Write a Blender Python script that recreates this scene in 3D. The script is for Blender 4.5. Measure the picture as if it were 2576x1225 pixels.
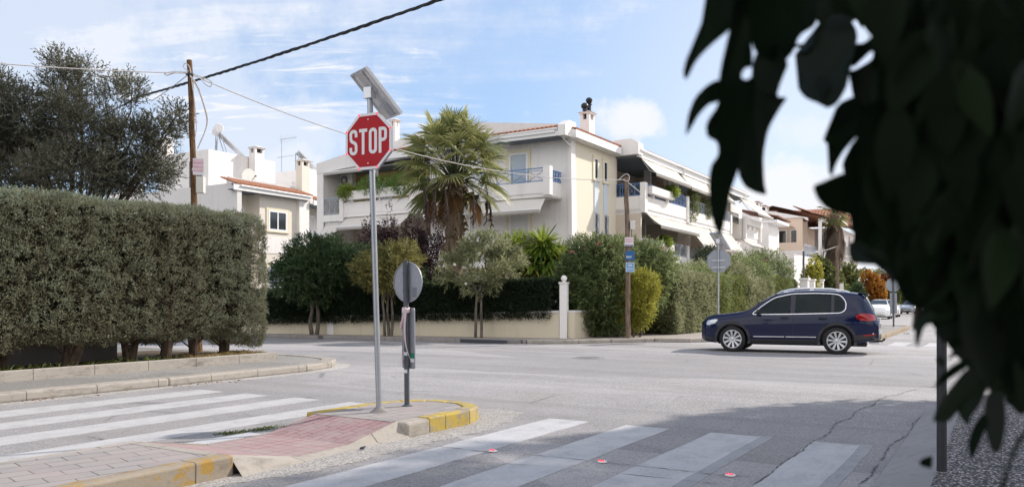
import bpy, bmesh, math, random
import numpy as np
from mathutils import Vector, Matrix, noise as mn

for o in list(bpy.data.objects):
    bpy.data.objects.remove(o)
scene = bpy.context.scene
COL = scene.collection
R = math.radians
rng = np.random.default_rng(7)
random.seed(7)

# ------------------------------------------------------------- camera
cam_data = bpy.data.cameras.new("camera")
cam = bpy.data.objects.new("camera", cam_data)
COL.objects.link(cam)
cam.location = (0, 0, 1.35)
cam.rotation_euler = (R(90), 0, 0)
cam_data.sensor_width = 36.0
cam_data.lens = 36.0 * 2010 / 2576
cam_data.shift_y = 145.5 / 2576
cam_data.clip_start = 0.05
cam_data.clip_end = 3000
cam_data.dof.use_dof = True
cam_data.dof.focus_distance = 11.0
cam_data.dof.aperture_fstop = 3.8
scene.camera = cam

# ------------------------------------------------------------- sun, sky, exposure
SUN_AZ, SUN_EL = R(60.5), R(35)
SUN_DIR = Vector((math.sin(SUN_AZ) * math.cos(SUN_EL), math.cos(SUN_AZ) * math.cos(SUN_EL), math.sin(SUN_EL)))
sun_data = bpy.data.lights.new("sun", 'SUN')
sun_data.energy = 2.6
sun_data.angle = R(1.2)
sun_data.color = (1.0, 0.925, 0.83)
sun = bpy.data.objects.new("sun", sun_data)
COL.objects.link(sun)
sun.location = (20, 12, 30)
sun.rotation_euler = (-SUN_DIR).to_track_quat('-Z', 'Y').to_euler()

scene.view_settings.view_transform = 'Standard'
scene.view_settings.look = 'None'
scene.view_settings.gamma = 1.0
scene.view_settings.use_curve_mapping = False
scene.view_settings.exposure = 1.1
scene.cycles.max_bounces = 6
scene.cycles.transparent_max_bounces = 8
scene.cycles.use_denoising = True
scene.cycles.sample_clamp_indirect = 6


class NT:
    """small helper to write shader node trees"""
    def __init__(self, tree):
        self.t = tree
        tree.nodes.clear()

    def n(self, typ, **kw):
        nd = self.t.nodes.new(typ)
        for k, v in kw.items():
            setattr(nd, k, v)
        return nd

    def set(self, sock, v):
        if isinstance(v, bpy.types.NodeSocket):
            self.t.links.new(v, sock)
        elif isinstance(v, (tuple, list)) and len(v) == 3 and sock.type == 'RGBA':
            sock.default_value = (*v, 1)
        else:
            sock.default_value = v

    def m(self, op, a, b=0.0, c=None, clamp=False):
        nd = self.n('ShaderNodeMath', operation=op)
        nd.use_clamp = clamp
        self.set(nd.inputs[0], a)
        self.set(nd.inputs[1], b)
        if c is not None:
            self.set(nd.inputs[2], c)
        return nd.outputs[0]

    def vm(self, op, a, b=(0, 0, 0)):
        nd = self.n('ShaderNodeVectorMath', operation=op)
        self.set(nd.inputs[0], a)
        self.set(nd.inputs[1], b)
        return nd.outputs['Value'] if op in ('DOT_PRODUCT', 'LENGTH', 'DISTANCE') else nd.outputs[0]

    def mix(self, f, a, b, blend='MIX'):
        nd = self.n('ShaderNodeMix', data_type='RGBA', blend_type=blend)
        self.set(nd.inputs[0], f)
        self.set(nd.inputs[6], a)
        self.set(nd.inputs[7], b)
        return nd.outputs[2]

    def ramp(self, f, stops):
        nd = self.n('ShaderNodeValToRGB')
        cr = nd.color_ramp
        while len(cr.elements) < len(stops):
            cr.elements.new(0.5)
        for e, (p, c) in zip(cr.elements, stops):
            e.position = p
            e.color = (c, c, c, 1) if isinstance(c, (int, float)) else (*c, 1)
        self.set(nd.inputs[0], f)
        return nd.outputs[0]

    def noise(self, vec, scale, detail=4, rough=0.55, dist=0.0):
        nd = self.n('ShaderNodeTexNoise')
        self.set(nd.inputs['Vector'], vec)
        nd.inputs['Scale'].default_value = scale
        nd.inputs['Detail'].default_value = detail
        nd.inputs['Roughness'].default_value = rough
        nd.inputs['Distortion'].default_value = dist
        return nd.outputs['Fac']

    def map(self, vec, scale=(1, 1, 1), loc=(0, 0, 0), rot=(0, 0, 0)):
        nd = self.n('ShaderNodeMapping')
        self.set(nd.inputs['Vector'], vec)
        nd.inputs['Scale'].default_value = scale
        nd.inputs['Location'].default_value = loc
        nd.inputs['Rotation'].default_value = rot
        return nd.outputs[0]

    def sstep(self, v, a, b):
        nd = self.n('ShaderNodeMapRange', interpolation_type='SMOOTHSTEP')
        self.set(nd.inputs[0], v)
        nd.inputs[1].default_value = a
        nd.inputs[2].default_value = b
        return nd.outputs[0]


def px_dir(u, v):
    """view direction of a spot in the sky, for placing clouds"""
    d = Vector(((u - 1288) / 2010, 1.0, (758 - v) / 2010))
    return d.normalized()


world = bpy.data.worlds.new("World")
scene.world = world
world.use_nodes = True
w = NT(world.node_tree)
sky = w.n('ShaderNodeTexSky', sky_type='NISHITA')
sky.sun_disc = False
sky.sun_elevation = SUN_EL
sky.sun_rotation = SUN_AZ
sky.altitude = 50
sky.air_density = 1.0
sky.dust_density = 0.7
sky.ozone_density = 2.5
geo = w.n('ShaderNodeTexCoord')
dirv = geo.outputs['Generated']
sep = w.n('ShaderNodeSeparateXYZ')
w.set(sep.inputs[0], dirv)
zz = w.m('ADD', w.m('MAXIMUM', sep.outputs[2], 0.0), 0.12)
comb = w.n('ShaderNodeCombineXYZ')
w.set(comb.inputs[0], w.m('DIVIDE', sep.outputs[0], zz))
w.set(comb.inputs[1], w.m('DIVIDE', sep.outputs[1], zz))
plane = comb.outputs[0]           # flat cloud layer seen in perspective
# thin high cloud in bands
warp = w.noise(plane, 0.7, 3, 0.5)
bands = w.noise(w.map(plane, (0.55, 1.15, 1), (3.1, 0.4, 0), (0, 0, R(-18))), 0.85, 7, 0.60, 0.4)
fine = w.noise(w.map(plane, (1.6, 4.2, 1), (0.3, 1.7, 0), (0, 0, R(-10))), 1.6, 6, 0.62, 0.8)
cirrus = w.m('MULTIPLY', w.sstep(bands, 0.47, 0.68), w.m('ADD', 0.45, w.m('MULTIPLY', fine, 0.95)))


def blob(u, v, r0, r1, amp, sx=1.0):
    """soft patch of cloud round one direction, with ragged edge"""
    d = px_dir(u, v)
    right = Vector((d.y, -d.x, 0)).normalized()
    up = right.cross(d)
    a = w.m('DIVIDE', w.vm('DOT_PRODUCT', dirv, tuple(right)), sx)
    b = w.vm('DOT_PRODUCT', dirv, tuple(up))
    rr = w.m('SQRT', w.m('ADD', w.m('MULTIPLY', a, a), w.m('MULTIPLY', b, b)))
    rr = w.m('ADD', rr, w.m('MULTIPLY', w.m('SUBTRACT', puff, 0.5), r1 * 2.0))
    front = w.m('GREATER_THAN', w.vm('DOT_PRODUCT', dirv, tuple(d)), 0.0)
    return w.m('MULTIPLY', w.m('MULTIPLY', w.m('SUBTRACT', 1.0, w.sstep(rr, r0, r1)), amp), front)


puff = w.noise(dirv, 11.0, 9, 0.66)
left_area = blob(330, 120, 0.05, 0.36, 0.85, 2.2)
streaks = blob(640, 310, 0.03, 0.14, 1.25, 2.6)
cirrus = w.m('MULTIPLY', cirrus, w.m('ADD', w.m('ADD', 0.12, left_area), streaks), clamp=True)
cumulus = blob(1602, 298, 0.014, 0.046, 0.95, 1.35)
cumulus = w.m('MAXIMUM', cumulus, blob(2000, 500, 0.03, 0.085, 1.0, 1.5))
cumulus = w.m('MAXIMUM', cumulus, blob(2040, 330, 0.01, 0.05, 0.7, 1.8))
cumulus = w.m('MAXIMUM', cumulus, blob(735, 425, 0.015, 0.05, 0.75, 1.6))
cumulus = w.m('MAXIMUM', cumulus, blob(640, 335, 0.02, 0.07, 0.6, 3.2))
cumulus = w.m('MAXIMUM', cumulus, blob(2300, 640, 0.02, 0.09, 0.9, 2.5))
cumulus = w.m('MAXIMUM', cumulus, blob(150, 60, 0.03, 0.22, 0.55, 1.8))
veil = w.m('MULTIPLY', w.sstep(w.vm('DOT_PRODUCT', dirv, tuple(px_dir(2700, 300))), 0.80, 1.0), 0.55)
streak2 = w.m('MULTIPLY', w.sstep(w.noise(w.map(plane, (1.3, 5.0, 1), (1.3, 0.2, 0), (0, 0, R(-8))), 1.5, 8, 0.66, 0.7), 0.40, 0.74), w.m('ADD', blob(680, 310, 0.05, 0.15, 0.9, 2.0), blob(420, 60, 0.04, 0.14, 0.6, 3.0)))
cover = w.m('MAXIMUM', w.m('MAXIMUM', w.m('MAXIMUM', w.m('MULTIPLY', cirrus, 0.82), streak2), cumulus), veil)
cover = w.m('MULTIPLY', cover, w.sstep(sep.outputs[2], -0.02, 0.03), clamp=True)
# bright cloud bank added in unseen sky behind the camera to fill shaded walls
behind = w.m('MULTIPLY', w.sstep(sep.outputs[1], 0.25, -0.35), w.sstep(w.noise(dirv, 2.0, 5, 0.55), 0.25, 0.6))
sky_soft = w.mix(0.6, sky.outputs[0], (2.15, 3.0, 4.45))
sky_col = w.mix(cover, sky_soft, (4.75, 4.85, 5.15))
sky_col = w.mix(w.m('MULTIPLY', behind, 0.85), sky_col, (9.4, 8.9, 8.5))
bg = w.n('ShaderNodeBackground')
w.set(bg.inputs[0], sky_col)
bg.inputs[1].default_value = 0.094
wo = w.n('ShaderNodeOutputWorld')
w.t.links.new(bg.outputs[0], wo.inputs[0])

# ------------------------------------------------------------- street frame
# s runs along the street the camera stands in, t to the left across it
D1 = (0.5226, 0.8526)
ROT = math.atan2(D1[1], D1[0])


def ST(s, t, z=0.0):
    return Vector((s * D1[0] - t * D1[1], s * D1[1] + t * D1[0], z))


def toST(X, Y):
    return (X * D1[0] + Y * D1[1], -X * D1[1] + Y * D1[0])


# ------------------------------------------------------------- mesh helpers
class MB:
    def __init__(self):
        self.v = []
        self.f = []
        self.mi = []
        self.cur = 0

    def add(self, vs, fs):
        b = len(self.v)
        self.v.extend(tuple(p) for p in vs)
        for f in fs:
            self.f.append(tuple(i + b for i in f))
            self.mi.append(self.cur)
        return self

    def box(self, x0, x1, y0, y1, z0, z1):
        x0, x1 = min(x0, x1), max(x0, x1)
        y0, y1 = min(y0, y1), max(y0, y1)
        z0, z1 = min(z0, z1), max(z0, z1)
        return self.add([(x0, y0, z0), (x1, y0, z0), (x1, y1, z0), (x0, y1, z0), (x0, y0, z1), (x1, y0, z1), (x1, y1, z1), (x0, y1, z1)],
                        [(0, 3, 2, 1), (4, 5, 6, 7), (0, 1, 5, 4), (1, 2, 6, 5), (2, 3, 7, 6), (3, 0, 4, 7)])

    def bar(self, p, q, w_=0.03, h=None):
        """square bar from p to q"""
        p, q = Vector(p), Vector(q)
        d = (q - p).normalized()
        a = Vector((0, 0, 1)) if abs(d.z) < 0.9 else Vector((1, 0, 0))
        s = d.cross(a).normalized() * w_ / 2
        u = s.cross(d).normalized() * (h or w_) / 2
        vs = [p - s - u, p + s - u, p + s + u, p - s + u, q - s - u, q + s - u, q + s + u, q - s + u]
        return self.add(vs, [(0, 1, 2, 3), (7, 6, 5, 4), (0, 4, 5, 1), (1, 5, 6, 2), (2, 6, 7, 3), (3, 7, 4, 0)])

    def tube(self, pts, r, n=8, caps=True):
        pts = [Vector(p) for p in pts]
        rs = [r] * len(pts) if isinstance(r, (int, float)) else list(r)
        d0 = (pts[1] - pts[0]).normalized()
        a = Vector((0, 0, 1)) if abs(d0.z) < 0.9 else Vector((1, 0, 0))
        s = d0.cross(a).normalized()
        vs, fs = [], []
        for i, p in enumerate(pts):
            d = (pts[min(i + 1, len(pts) - 1)] - pts[max(i - 1, 0)]).normalized()
            s = (s - d * s.dot(d)).normalized()
            u = d.cross(s)
            for k in range(n):
                an = 2 * math.pi * k / n
                vs.append(p + (s * math.cos(an) + u * math.sin(an)) * rs[i])
        for i in range(len(pts) - 1):
            for k in range(n):
                k2 = (k + 1) % n
                fs.append((i * n + k, i * n + k2, (i + 1) * n + k2, (i + 1) * n + k))
        if caps:
            fs.append(tuple(reversed(range(n))))
            fs.append(tuple(range((len(pts) - 1) * n, len(pts) * n)))
        return self.add(vs, fs)

    def prism(self, poly, f0, f1):
        """poly of 2-D points, f0/f1 map (a, b) -> 3-D for the two caps"""
        n = len(poly)
        vs = [f0(a, b) for a, b in poly] + [f1(a, b) for a, b in poly]
        fs = [tuple(reversed(range(n))), tuple(range(n, 2 * n))]
        for i in range(n):
            j = (i + 1) % n
            fs.append((i, j, n + j, n + i))
        return self.add(vs, fs)

    def flat(self, poly, z0, z1):
        return self.prism(poly, lambda a, b: (a, b, z0), lambda a, b: (a, b, z1))

    def lathe(self, prof, c=(0, 0, 0), n=16, axis='z', ring=False):
        vs, fs = [], []
        for r, h in prof:
            for k in range(n):
                an = 2 * math.pi * k / n
                a, b = r * math.cos(an), r * math.sin(an)
                if axis == 'z':
                    vs.append((c[0] + a, c[1] + b, c[2] + h))
                elif axis == 'y':
                    vs.append((c[0] + a, c[1] + h, c[2] + b))
                else:
                    vs.append((c[0] + h, c[1] + a, c[2] + b))
        for i in range(len(prof) - 1):
            for k in range(n):
                k2 = (k + 1) % n
                fs.append((i * n + k, i * n + k2, (i + 1) * n + k2, (i + 1) * n + k))
        if ring:
            i = len(prof) - 1
            for k in range(n):
                k2 = (k + 1) % n
                fs.append((i * n + k, i * n + k2, k2, k))
        else:
            fs.append(tuple(reversed(range(n))))
            fs.append(tuple(range((len(prof) - 1) * n, len(prof) * n)))
        return self.add(vs, fs)

    def xf(self, fn, start=0):
        for i in range(start, len(self.v)):
            self.v[i] = tuple(fn(Vector(self.v[i])))
        return self

    def build(self, name, mat, parent=None, smooth=False, bevel=0.0, seg=2, fix=True):
        me = bpy.data.meshes.new(name)
        me.from_pydata(self.v, [], self.f)
        mats = mat if isinstance(mat, (list, tuple)) else [mat]
        for m_ in mats:
            me.materials.append(m_)
        if len(mats) > 1:
            me.polygons.foreach_set('material_index', self.mi)
        if fix:
            bm = bmesh.new()
            bm.from_mesh(me)
            bmesh.ops.recalc_face_normals(bm, faces=bm.faces)
            bm.to_mesh(me)
            bm.free()
        o = bpy.data.objects.new(name, me)
        COL.objects.link(o)
        if parent is not None:
            o.parent = parent
        if smooth:
            me.polygons.foreach_set('use_smooth', [True] * len(me.polygons))
            try:
                me.set_sharp_from_angle(angle=R(40))
            except Exception:
                pass
        if bevel:
            b = o.modifiers.new('bevel', 'BEVEL')
            b.width = bevel
            b.segments = seg
            b.limit_method = 'ANGLE'
            b.angle_limit = R(40)
        return o


def thing(name, label, cat, loc=(0, 0, 0), rotz=0.0, group=None):
    o = bpy.data.objects.new(name, None)
    o.empty_display_size = 0.3
    COL.objects.link(o)
    o.location = loc
    o.rotation_euler = (0, 0, rotz)
    return tag(o, label, cat, group)


def tag(o, label, cat, group=None, kind=None):
    o['label'] = label
    o['category'] = cat
    if group:
        o['group'] = group
    if kind:
        o['kind'] = kind
    return o


def struct(o, label, cat):
    return tag(o, label, cat, kind='structure')


def street(o):
    """put a mesh written in (s, t, z) into the world"""
    o.rotation_euler = (0, 0, ROT)
    return o


def stroke(mb, pts, wd, d, fn, closed=False):
    """ribbon of width wd following 2-D pts with mitred corners, fn(a, b, h) -> 3-D, extruded by d"""
    P = [Vector(p) for p in pts]
    P = [p for i, p in enumerate(P) if i == 0 or (p - P[i - 1]).length > 1e-5]
    if closed and (P[0] - P[-1]).length < 1e-5:
        P.pop()
    n = len(P)
    L, Rr = [], []
    for i in range(n):
        a = P[(i - 1) % n] if (closed or i > 0) else None
        c = P[(i + 1) % n] if (closed or i < n - 1) else None
        d0 = (P[i] - a).normalized() if a is not None else None
        d1_ = (c - P[i]).normalized() if c is not None else None
        d0 = d0 or d1_
        d1_ = d1_ or d0
        n0 = Vector((-d0.y, d0.x))
        n1 = Vector((-d1_.y, d1_.x))
        nn = (n0 + n1).normalized()
        k = wd / 2 / max(0.35, nn.dot(n0))
        L.append(P[i] + nn * k)
        Rr.append(P[i] - nn * k)
    m_ = n if closed else n - 1
    for i in range(m_):
        j = (i + 1) % n
        q = [L[i], L[j], Rr[j], Rr[i]]
        mb.add([fn(p.x, p.y, 0) for p in q] + [fn(p.x, p.y, d) for p in q],
               [(0, 1, 2, 3), (7, 6, 5, 4), (0, 4, 5, 1), (1, 5, 6, 2), (2, 6, 7, 3), (3, 7, 4, 0)])


def arc(cx, cy, rx, ry, a0, a1, n=8):
    return [(cx + rx * math.cos(R(a0 + (a1 - a0) * i / n)), cy + ry * math.sin(R(a0 + (a1 - a0) * i / n))) for i in range(n + 1)]


def text_mesh(txt, size, name, mat, parent, matrix, ext=0.002, bold=0.0, sx=1.0, align='CENTER'):
    cu = bpy.data.curves.new(name, 'FONT')
    cu.body = txt
    cu.size = size
    cu.align_x = align
    cu.align_y = 'CENTER'
    cu.extrude = ext
    cu.offset = bold
    tmp = bpy.data.objects.new(name, cu)
    COL.objects.link(tmp)
    bpy.context.view_layer.update()
    dg = bpy.context.evaluated_depsgraph_get()
    me = bpy.data.meshes.new_from_object(tmp.evaluated_get(dg))
    bpy.data.objects.remove(tmp)
    me.transform(matrix @ Matrix.Diagonal((sx, 1, 1, 1)))
    me.materials.clear()
    me.materials.append(mat)
    o = bpy.data.objects.new(name, me)
    COL.objects.link(o)
    if parent is not None:
        o.parent = parent
    return o


def copy_tree(o, parent=None):
    c = o.copy()
    COL.objects.link(c)
    if parent is not None:
        c.parent = parent
    for ch in [x for x in bpy.data.objects if x.parent == o]:
        copy_tree(ch, c)
    return c


# ------------------------------------------------------------- materials
def new_mat(name):
    m_ = bpy.data.materials.new(name)
    m_.use_nodes = True
    return m_, NT(m_.node_tree)


def out(nt, shader):
    o = nt.n('ShaderNodeOutputMaterial')
    nt.t.links.new(shader, o.inputs[0])


def bsdf(nt, col, rough=0.6, metal=0.0, spec=0.5, bump=None, bump_s=0.2, bump_d=0.01, coat=0.0):
    b = nt.n('ShaderNodeBsdfPrincipled')
    nt.set(b.inputs['Base Color'], col)
    nt.set(b.inputs['Roughness'], rough)
    nt.set(b.inputs['Metallic'], metal)
    nt.set(b.inputs['Specular IOR Level'], spec)
    if coat:
        b.inputs['Coat Weight'].default_value = coat
        b.inputs['Coat Roughness'].default_value = 0.03
    if bump is not None:
        bp = nt.n('ShaderNodeBump')
        bp.inputs['Strength'].default_value = bump_s
        bp.inputs['Distance'].default_value = bump_d
        nt.set(bp.inputs['Height'], bump)
        nt.t.links.new(bp.outputs[0], b.inputs['Normal'])
    return b.outputs[0]


def simple(name, col, rough=0.5, metal=0.0, var=0.12, scale=6.0, spec=0.5, coat=0.0, bump_s=0.0):
    m_, nt = new_mat(name)
    tc = nt.n('ShaderNodeTexCoord').outputs['Object']
    nz = nt.noise(tc, scale, 5, 0.6)
    c = nt.mix(nz, tuple(x * (1 - var) for x in col), tuple(min(1, x * (1 + var)) for x in col))
    out(nt, bsdf(nt, c, rough, metal, spec, nz if bump_s else None, bump_s, 0.01, coat))
    return m_


def wall_mat(name, col, dirt=0.25, stucco=0.25, dirt_col=None, scale=1.0):
    """painted render with faint streaks and grime"""
    m_, nt = new_mat(name)
    tc = nt.n('ShaderNodeTexCoord').outputs['Object']
    big = nt.noise(tc, 0.55 * scale, 5, 0.6)
    streak = nt.noise(nt.map(tc, (2.2, 2.2, 0.22)), 1.6 * scale, 5, 0.65)
    fine_ = nt.noise(tc, 60, 3, 0.6)
    dc = dirt_col or tuple(x * 0.62 for x in col)
    f = nt.m('MULTIPLY', nt.sstep(nt.m('MULTIPLY', nt.m('ADD', big, streak), 0.5), 0.47, 0.75), dirt, clamp=True)
    c = nt.mix(f, col, dc)
    c = nt.mix(nt.m('MULTIPLY', fine_, 0.10), c, tuple(x * 0.6 for x in col))
    out(nt, bsdf(nt, c, 0.85, 0, 0.25, fine_, stucco, 0.01))
    return m_


def asphalt_mat(name, base, warm=(1.03, 0.985, 0.985), bands_=True, speck=0.5):
    m_, nt = new_mat(name)
    tc = nt.n('ShaderNodeTexCoord').outputs['Object']
    big = nt.noise(tc, 0.22, 4, 0.6, 0.6)
    mid = nt.noise(tc, 1.6, 5, 0.65)
    grit = nt.n('ShaderNodeTexVoronoi')
    nt.set(grit.inputs['Vector'], tc)
    grit.inputs['Scale'].default_value = 75
    gcol = nt.n('ShaderNodeSeparateColor')
    nt.set(gcol.inputs[0], grit.outputs['Color'])
    fine_ = nt.noise(tc, 28, 3, 0.7)
    k = nt.m('ADD', nt.m('MULTIPLY', big, 0.55), nt.m('MULTIPLY', mid, 0.35))
    if bands_:
        bn = nt.noise(nt.map(tc, (1.0, 0.045, 1), (0, 0, 0), (0, 0, R(3))), 0.95, 3, 0.45)
        k = nt.m('ADD', k, nt.m('MULTIPLY', nt.m('SUBTRACT', nt.sstep(bn, 0.40, 0.60), 0.5), 0.15))
    lo = tuple(base * x * 0.62 for x in warm)
    hi = tuple(base * x * 1.38 for x in warm)
    c = nt.mix(nt.sstep(k, 0.12, 0.80), lo, hi)
    c = nt.mix(nt.m('MULTIPLY', gcol.outputs[0], speck), c, tuple(base * 2.1 * x for x in warm), 'MIX')
    c = nt.mix(nt.m('MULTIPLY', nt.sstep(gcol.outputs[1], 0.62, 0.9), speck), c, tuple(base * 0.35 * x for x in warm))
    # hairline cracks
    vo = nt.n('ShaderNodeTexVoronoi', feature='DISTANCE_TO_EDGE')
    nt.set(vo.inputs['Vector'], nt.vm('ADD', tc, nt.vm('SCALE', nt.n('ShaderNodeTexNoise').outputs['Color'])))
    vo.inputs['Scale'].default_value = 0.33
    cr = nt.m('SUBTRACT', 1.0, nt.sstep(vo.outputs['Distance'], 0.0, 0.012))
    cr = nt.m('MULTIPLY', cr, nt.sstep(nt.noise(tc, 0.5, 2), 0.50, 0.62))
    c = nt.mix(nt.m('MULTIPLY', cr, 0.5), c, tuple(base * 0.3 for _ in warm))
    tan = nt.sstep(nt.noise(nt.map(tc, (0.5, 0.5, 1), (4.0, 2.0, 0)), 0.55, 4, 0.6), 0.52, 0.72)
    c = nt.mix(nt.m('MULTIPLY', tan, 0.30), c, (base * 1.15, base * 1.0, base * 0.84))
    patch = nt.n('ShaderNodeTexVoronoi')
    nt.set(patch.inputs['Vector'], nt.map(tc, (0.30, 0.10, 1), (0.4, 0.2, 0), (0, 0, R(4))))
    patch.inputs['Scale'].default_value = 1.0
    ps = nt.n('ShaderNodeSeparateColor')
    nt.set(ps.inputs[0], patch.outputs['Color'])
    c = nt.mix(nt.m('MULTIPLY', nt.m('GREATER_THAN', ps.outputs[0], 0.62), 0.32), c, tuple(base * 0.70 * x for x in warm))
    c = nt.mix(nt.m('MULTIPLY', nt.m('LESS_THAN', ps.outputs[0], 0.22), 0.28), c, tuple(base * 1.6 * x for x in warm))
    # oil and rubber stains
    st_ = nt.sstep(nt.noise(nt.map(tc, (0.8, 0.25, 1)), 0.9, 4, 0.6), 0.60, 0.78)
    c = nt.mix(nt.m('MULTIPLY', st_, 0.30), c, tuple(base * 0.55 * x for x in warm))
    hgt = nt.m('ADD', nt.m('MULTIPLY', grit.outputs['Distance'], 0.8), nt.m('MULTIPLY', fine_, 0.6))
    out(nt, bsdf(nt, c, 0.82, 0, 0.3, hgt, 0.35, 0.01))
    return m_


def paint_mat(name, col, wear=0.45, under=0.2):
    m_, nt = new_mat(name)
    tc = nt.n('ShaderNodeTexCoord').outputs['Object']
    a = nt.noise(tc, 3.2, 6, 0.7)
    b_ = nt.noise(tc, 30, 4, 0.75)
    c_ = nt.noise(nt.map(tc, (0.35, 3.0, 1)), 2.2, 4, 0.6)
    f = nt.m('ADD', nt.m('MULTIPLY', a, 0.5), nt.m('ADD', nt.m('MULTIPLY', b_, 0.42), nt.m('MULTIPLY', c_, 0.18)))
    f = nt.m('MULTIPLY', nt.sstep(f, 0.50, 0.68), wear)
    c = nt.mix(f, col, (under, under * 0.98, under * 1.0))
    c = nt.mix(nt.m('MULTIPLY', a, 0.25), c, tuple(x * 0.72 for x in col))
    out(nt, bsdf(nt, c, 0.7, 0, 0.3, b_, 0.25, 0.006))
    return m_


def concrete_mat(name, col, paint=None, cover=0.55, joints=True, warm_dirt=(0.16, 0.13, 0.10)):
    m_, nt = new_mat(name)
    tc = nt.n('ShaderNodeTexCoord').outputs['Object']
    a = nt.noise(tc, 1.5, 6, 0.65)
    b_ = nt.noise(tc, 9, 5, 0.7)
    f_ = nt.noise(tc, 70, 3, 0.7)
    c = nt.mix(a, tuple(x * 0.75 for x in col), tuple(min(1, x * 1.22) for x in col))
    c = nt.mix(nt.m('MULTIPLY', nt.sstep(b_, 0.50, 0.80), 0.6), c, warm_dirt)
    if paint:
        pm = nt.m('ADD', nt.m('MULTIPLY', a, 0.55), nt.m('MULTIPLY', b_, 0.55))
        pm = nt.m('SUBTRACT', 1.0, nt.sstep(pm, cover - 0.03, cover + 0.05))
        pc = nt.mix(nt.m('MULTIPLY', b_, 0.6), paint, tuple(x * 0.45 for x in paint))
        c = nt.mix(pm, c, pc)
    c = nt.mix(nt.m('MULTIPLY', f_, 0.28), c, tuple(x * 0.42 for x in col))
    if joints:
        sp = nt.n('ShaderNodeSeparateXYZ')
        nt.set(sp.inputs[0], tc)
        grime = nt.sstep(nt.noise(nt.map(tc, (0.7, 2.5, 2.5)), 2.4, 5, 0.7), 0.48, 0.74)
        c = nt.mix(nt.m('MULTIPLY', grime, 0.7), c, (0.12, 0.105, 0.09))
        fr = nt.m('FRACT', nt.m('ADD', nt.m('DIVIDE', nt.m('ADD', sp.outputs[0], nt.m('MULTIPLY', a, 0.03)), 1.0), 0.18))
        j = nt.m('LESS_THAN', fr, 0.014)
        c = nt.mix(nt.m('MULTIPLY', j, 0.75), c, (0.05, 0.045, 0.04))
    hgt = nt.m('ADD', nt.m('MULTIPLY', b_, 0.7), nt.m('MULTIPLY', f_, 0.3))
    out(nt, bsdf(nt, c, 0.88, 0, 0.2, hgt, 0.5, 0.012))
    return m_


def brick_floor(name, c1, c2, mortar, scale, bw=0.5, rh=0.25, offset=0.5, rot=0.0, msize=0.02):
    m_, nt = new_mat(name)
    tc = nt.n('ShaderNodeTexCoord').outputs['Object']
    wob = nt.n('ShaderNodeTexNoise')
    nt.set(wob.inputs['Vector'], tc)
    wob.inputs['Scale'].default_value = 5
    v = nt.vm('ADD', nt.map(tc, (1, 1, 1), (0.03, 0.02, 0), (0, 0, rot)), nt.vm('MULTIPLY', nt.vm('SUBTRACT', wob.outputs['Color'], (0.5, 0.5, 0.5)), (0.016, 0.016, 0)))
    br = nt.n('ShaderNodeTexBrick')
    br.offset = offset
    nt.set(br.inputs['Vector'], v)
    nt.set(br.inputs['Color1'], c1)
    nt.set(br.inputs['Color2'], c2)
    nt.set(br.inputs['Mortar'], mortar)
    br.inputs['Scale'].default_value = scale
    br.inputs['Mortar Size'].default_value = msize
    br.inputs['Mortar Smooth'].default_value = 0.3
    br.inputs['Brick Width'].default_value = bw
    br.inputs['Row Height'].default_value = rh
    a = nt.noise(tc, 3.0, 6, 0.65)
    f_ = nt.noise(tc, 60, 3, 0.7)
    c = nt.mix(nt.m('MULTIPLY', nt.sstep(a, 0.36, 0.70), 0.75), br.outputs['Color'], (0.36, 0.30, 0.285))
    c = nt.mix(nt.m('MULTIPLY', f_, 0.3), c, tuple(x * 0.4 for x in c1))
    hgt = nt.m('ADD', nt.m('MULTIPLY', br.outputs['Fac'], -1.0), nt.m('MULTIPLY', f_, 0.25))
    out(nt, bsdf(nt, c, 0.85, 0, 0.25, hgt, 0.5, 0.012))
    return m_


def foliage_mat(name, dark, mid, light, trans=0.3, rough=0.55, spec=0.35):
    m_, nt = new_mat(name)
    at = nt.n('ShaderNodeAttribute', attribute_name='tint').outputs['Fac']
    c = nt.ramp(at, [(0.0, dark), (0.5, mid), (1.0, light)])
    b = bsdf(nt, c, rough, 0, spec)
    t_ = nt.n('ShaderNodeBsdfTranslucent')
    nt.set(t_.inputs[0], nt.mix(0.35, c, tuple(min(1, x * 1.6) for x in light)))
    mx = nt.n('ShaderNodeMixShader')
    mx.inputs[0].default_value = trans
    nt.t.links.new(b, mx.inputs[1])
    nt.t.links.new(t_.outputs[0], mx.inputs[2])
    out(nt, mx.outputs[0])
    return m_


def bark_mat(name, dark, light, scale=14):
    m_, nt = new_mat(name)
    tc = nt.n('ShaderNodeTexCoord').outputs['Object']
    a = nt.noise(nt.map(tc, (1, 1, 0.16)), scale, 6, 0.7)
    b_ = nt.noise(tc, 1.3, 3, 0.5)
    c = nt.mix(nt.sstep(a, 0.3, 0.7), dark, light)
    c = nt.mix(nt.m('MULTIPLY', b_, 0.4), c, dark)
    out(nt, bsdf(nt, c, 0.9, 0, 0.15, a, 0.7, 0.02))
    return m_


def glass_mat(name, tint, alpha=0.5, rough=0.03):
    m_, nt = new_mat(name)
    g = nt.n('ShaderNodeBsdfPrincipled')
    nt.set(g.inputs['Base Color'], tint)
    g.inputs['Roughness'].default_value = rough
    g.inputs['Specular IOR Level'].default_value = 0.3
    t_ = nt.n('ShaderNodeBsdfTransparent')
    nt.set(t_.inputs[0], (0.55, 0.62, 0.62))
    mx = nt.n('ShaderNodeMixShader')
    mx.inputs[0].default_value = alpha
    nt.t.links.new(t_.outputs[0], mx.inputs[1])
    nt.t.links.new(g.outputs[0], mx.inputs[2])
    out(nt, mx.outputs[0])
    return m_


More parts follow.
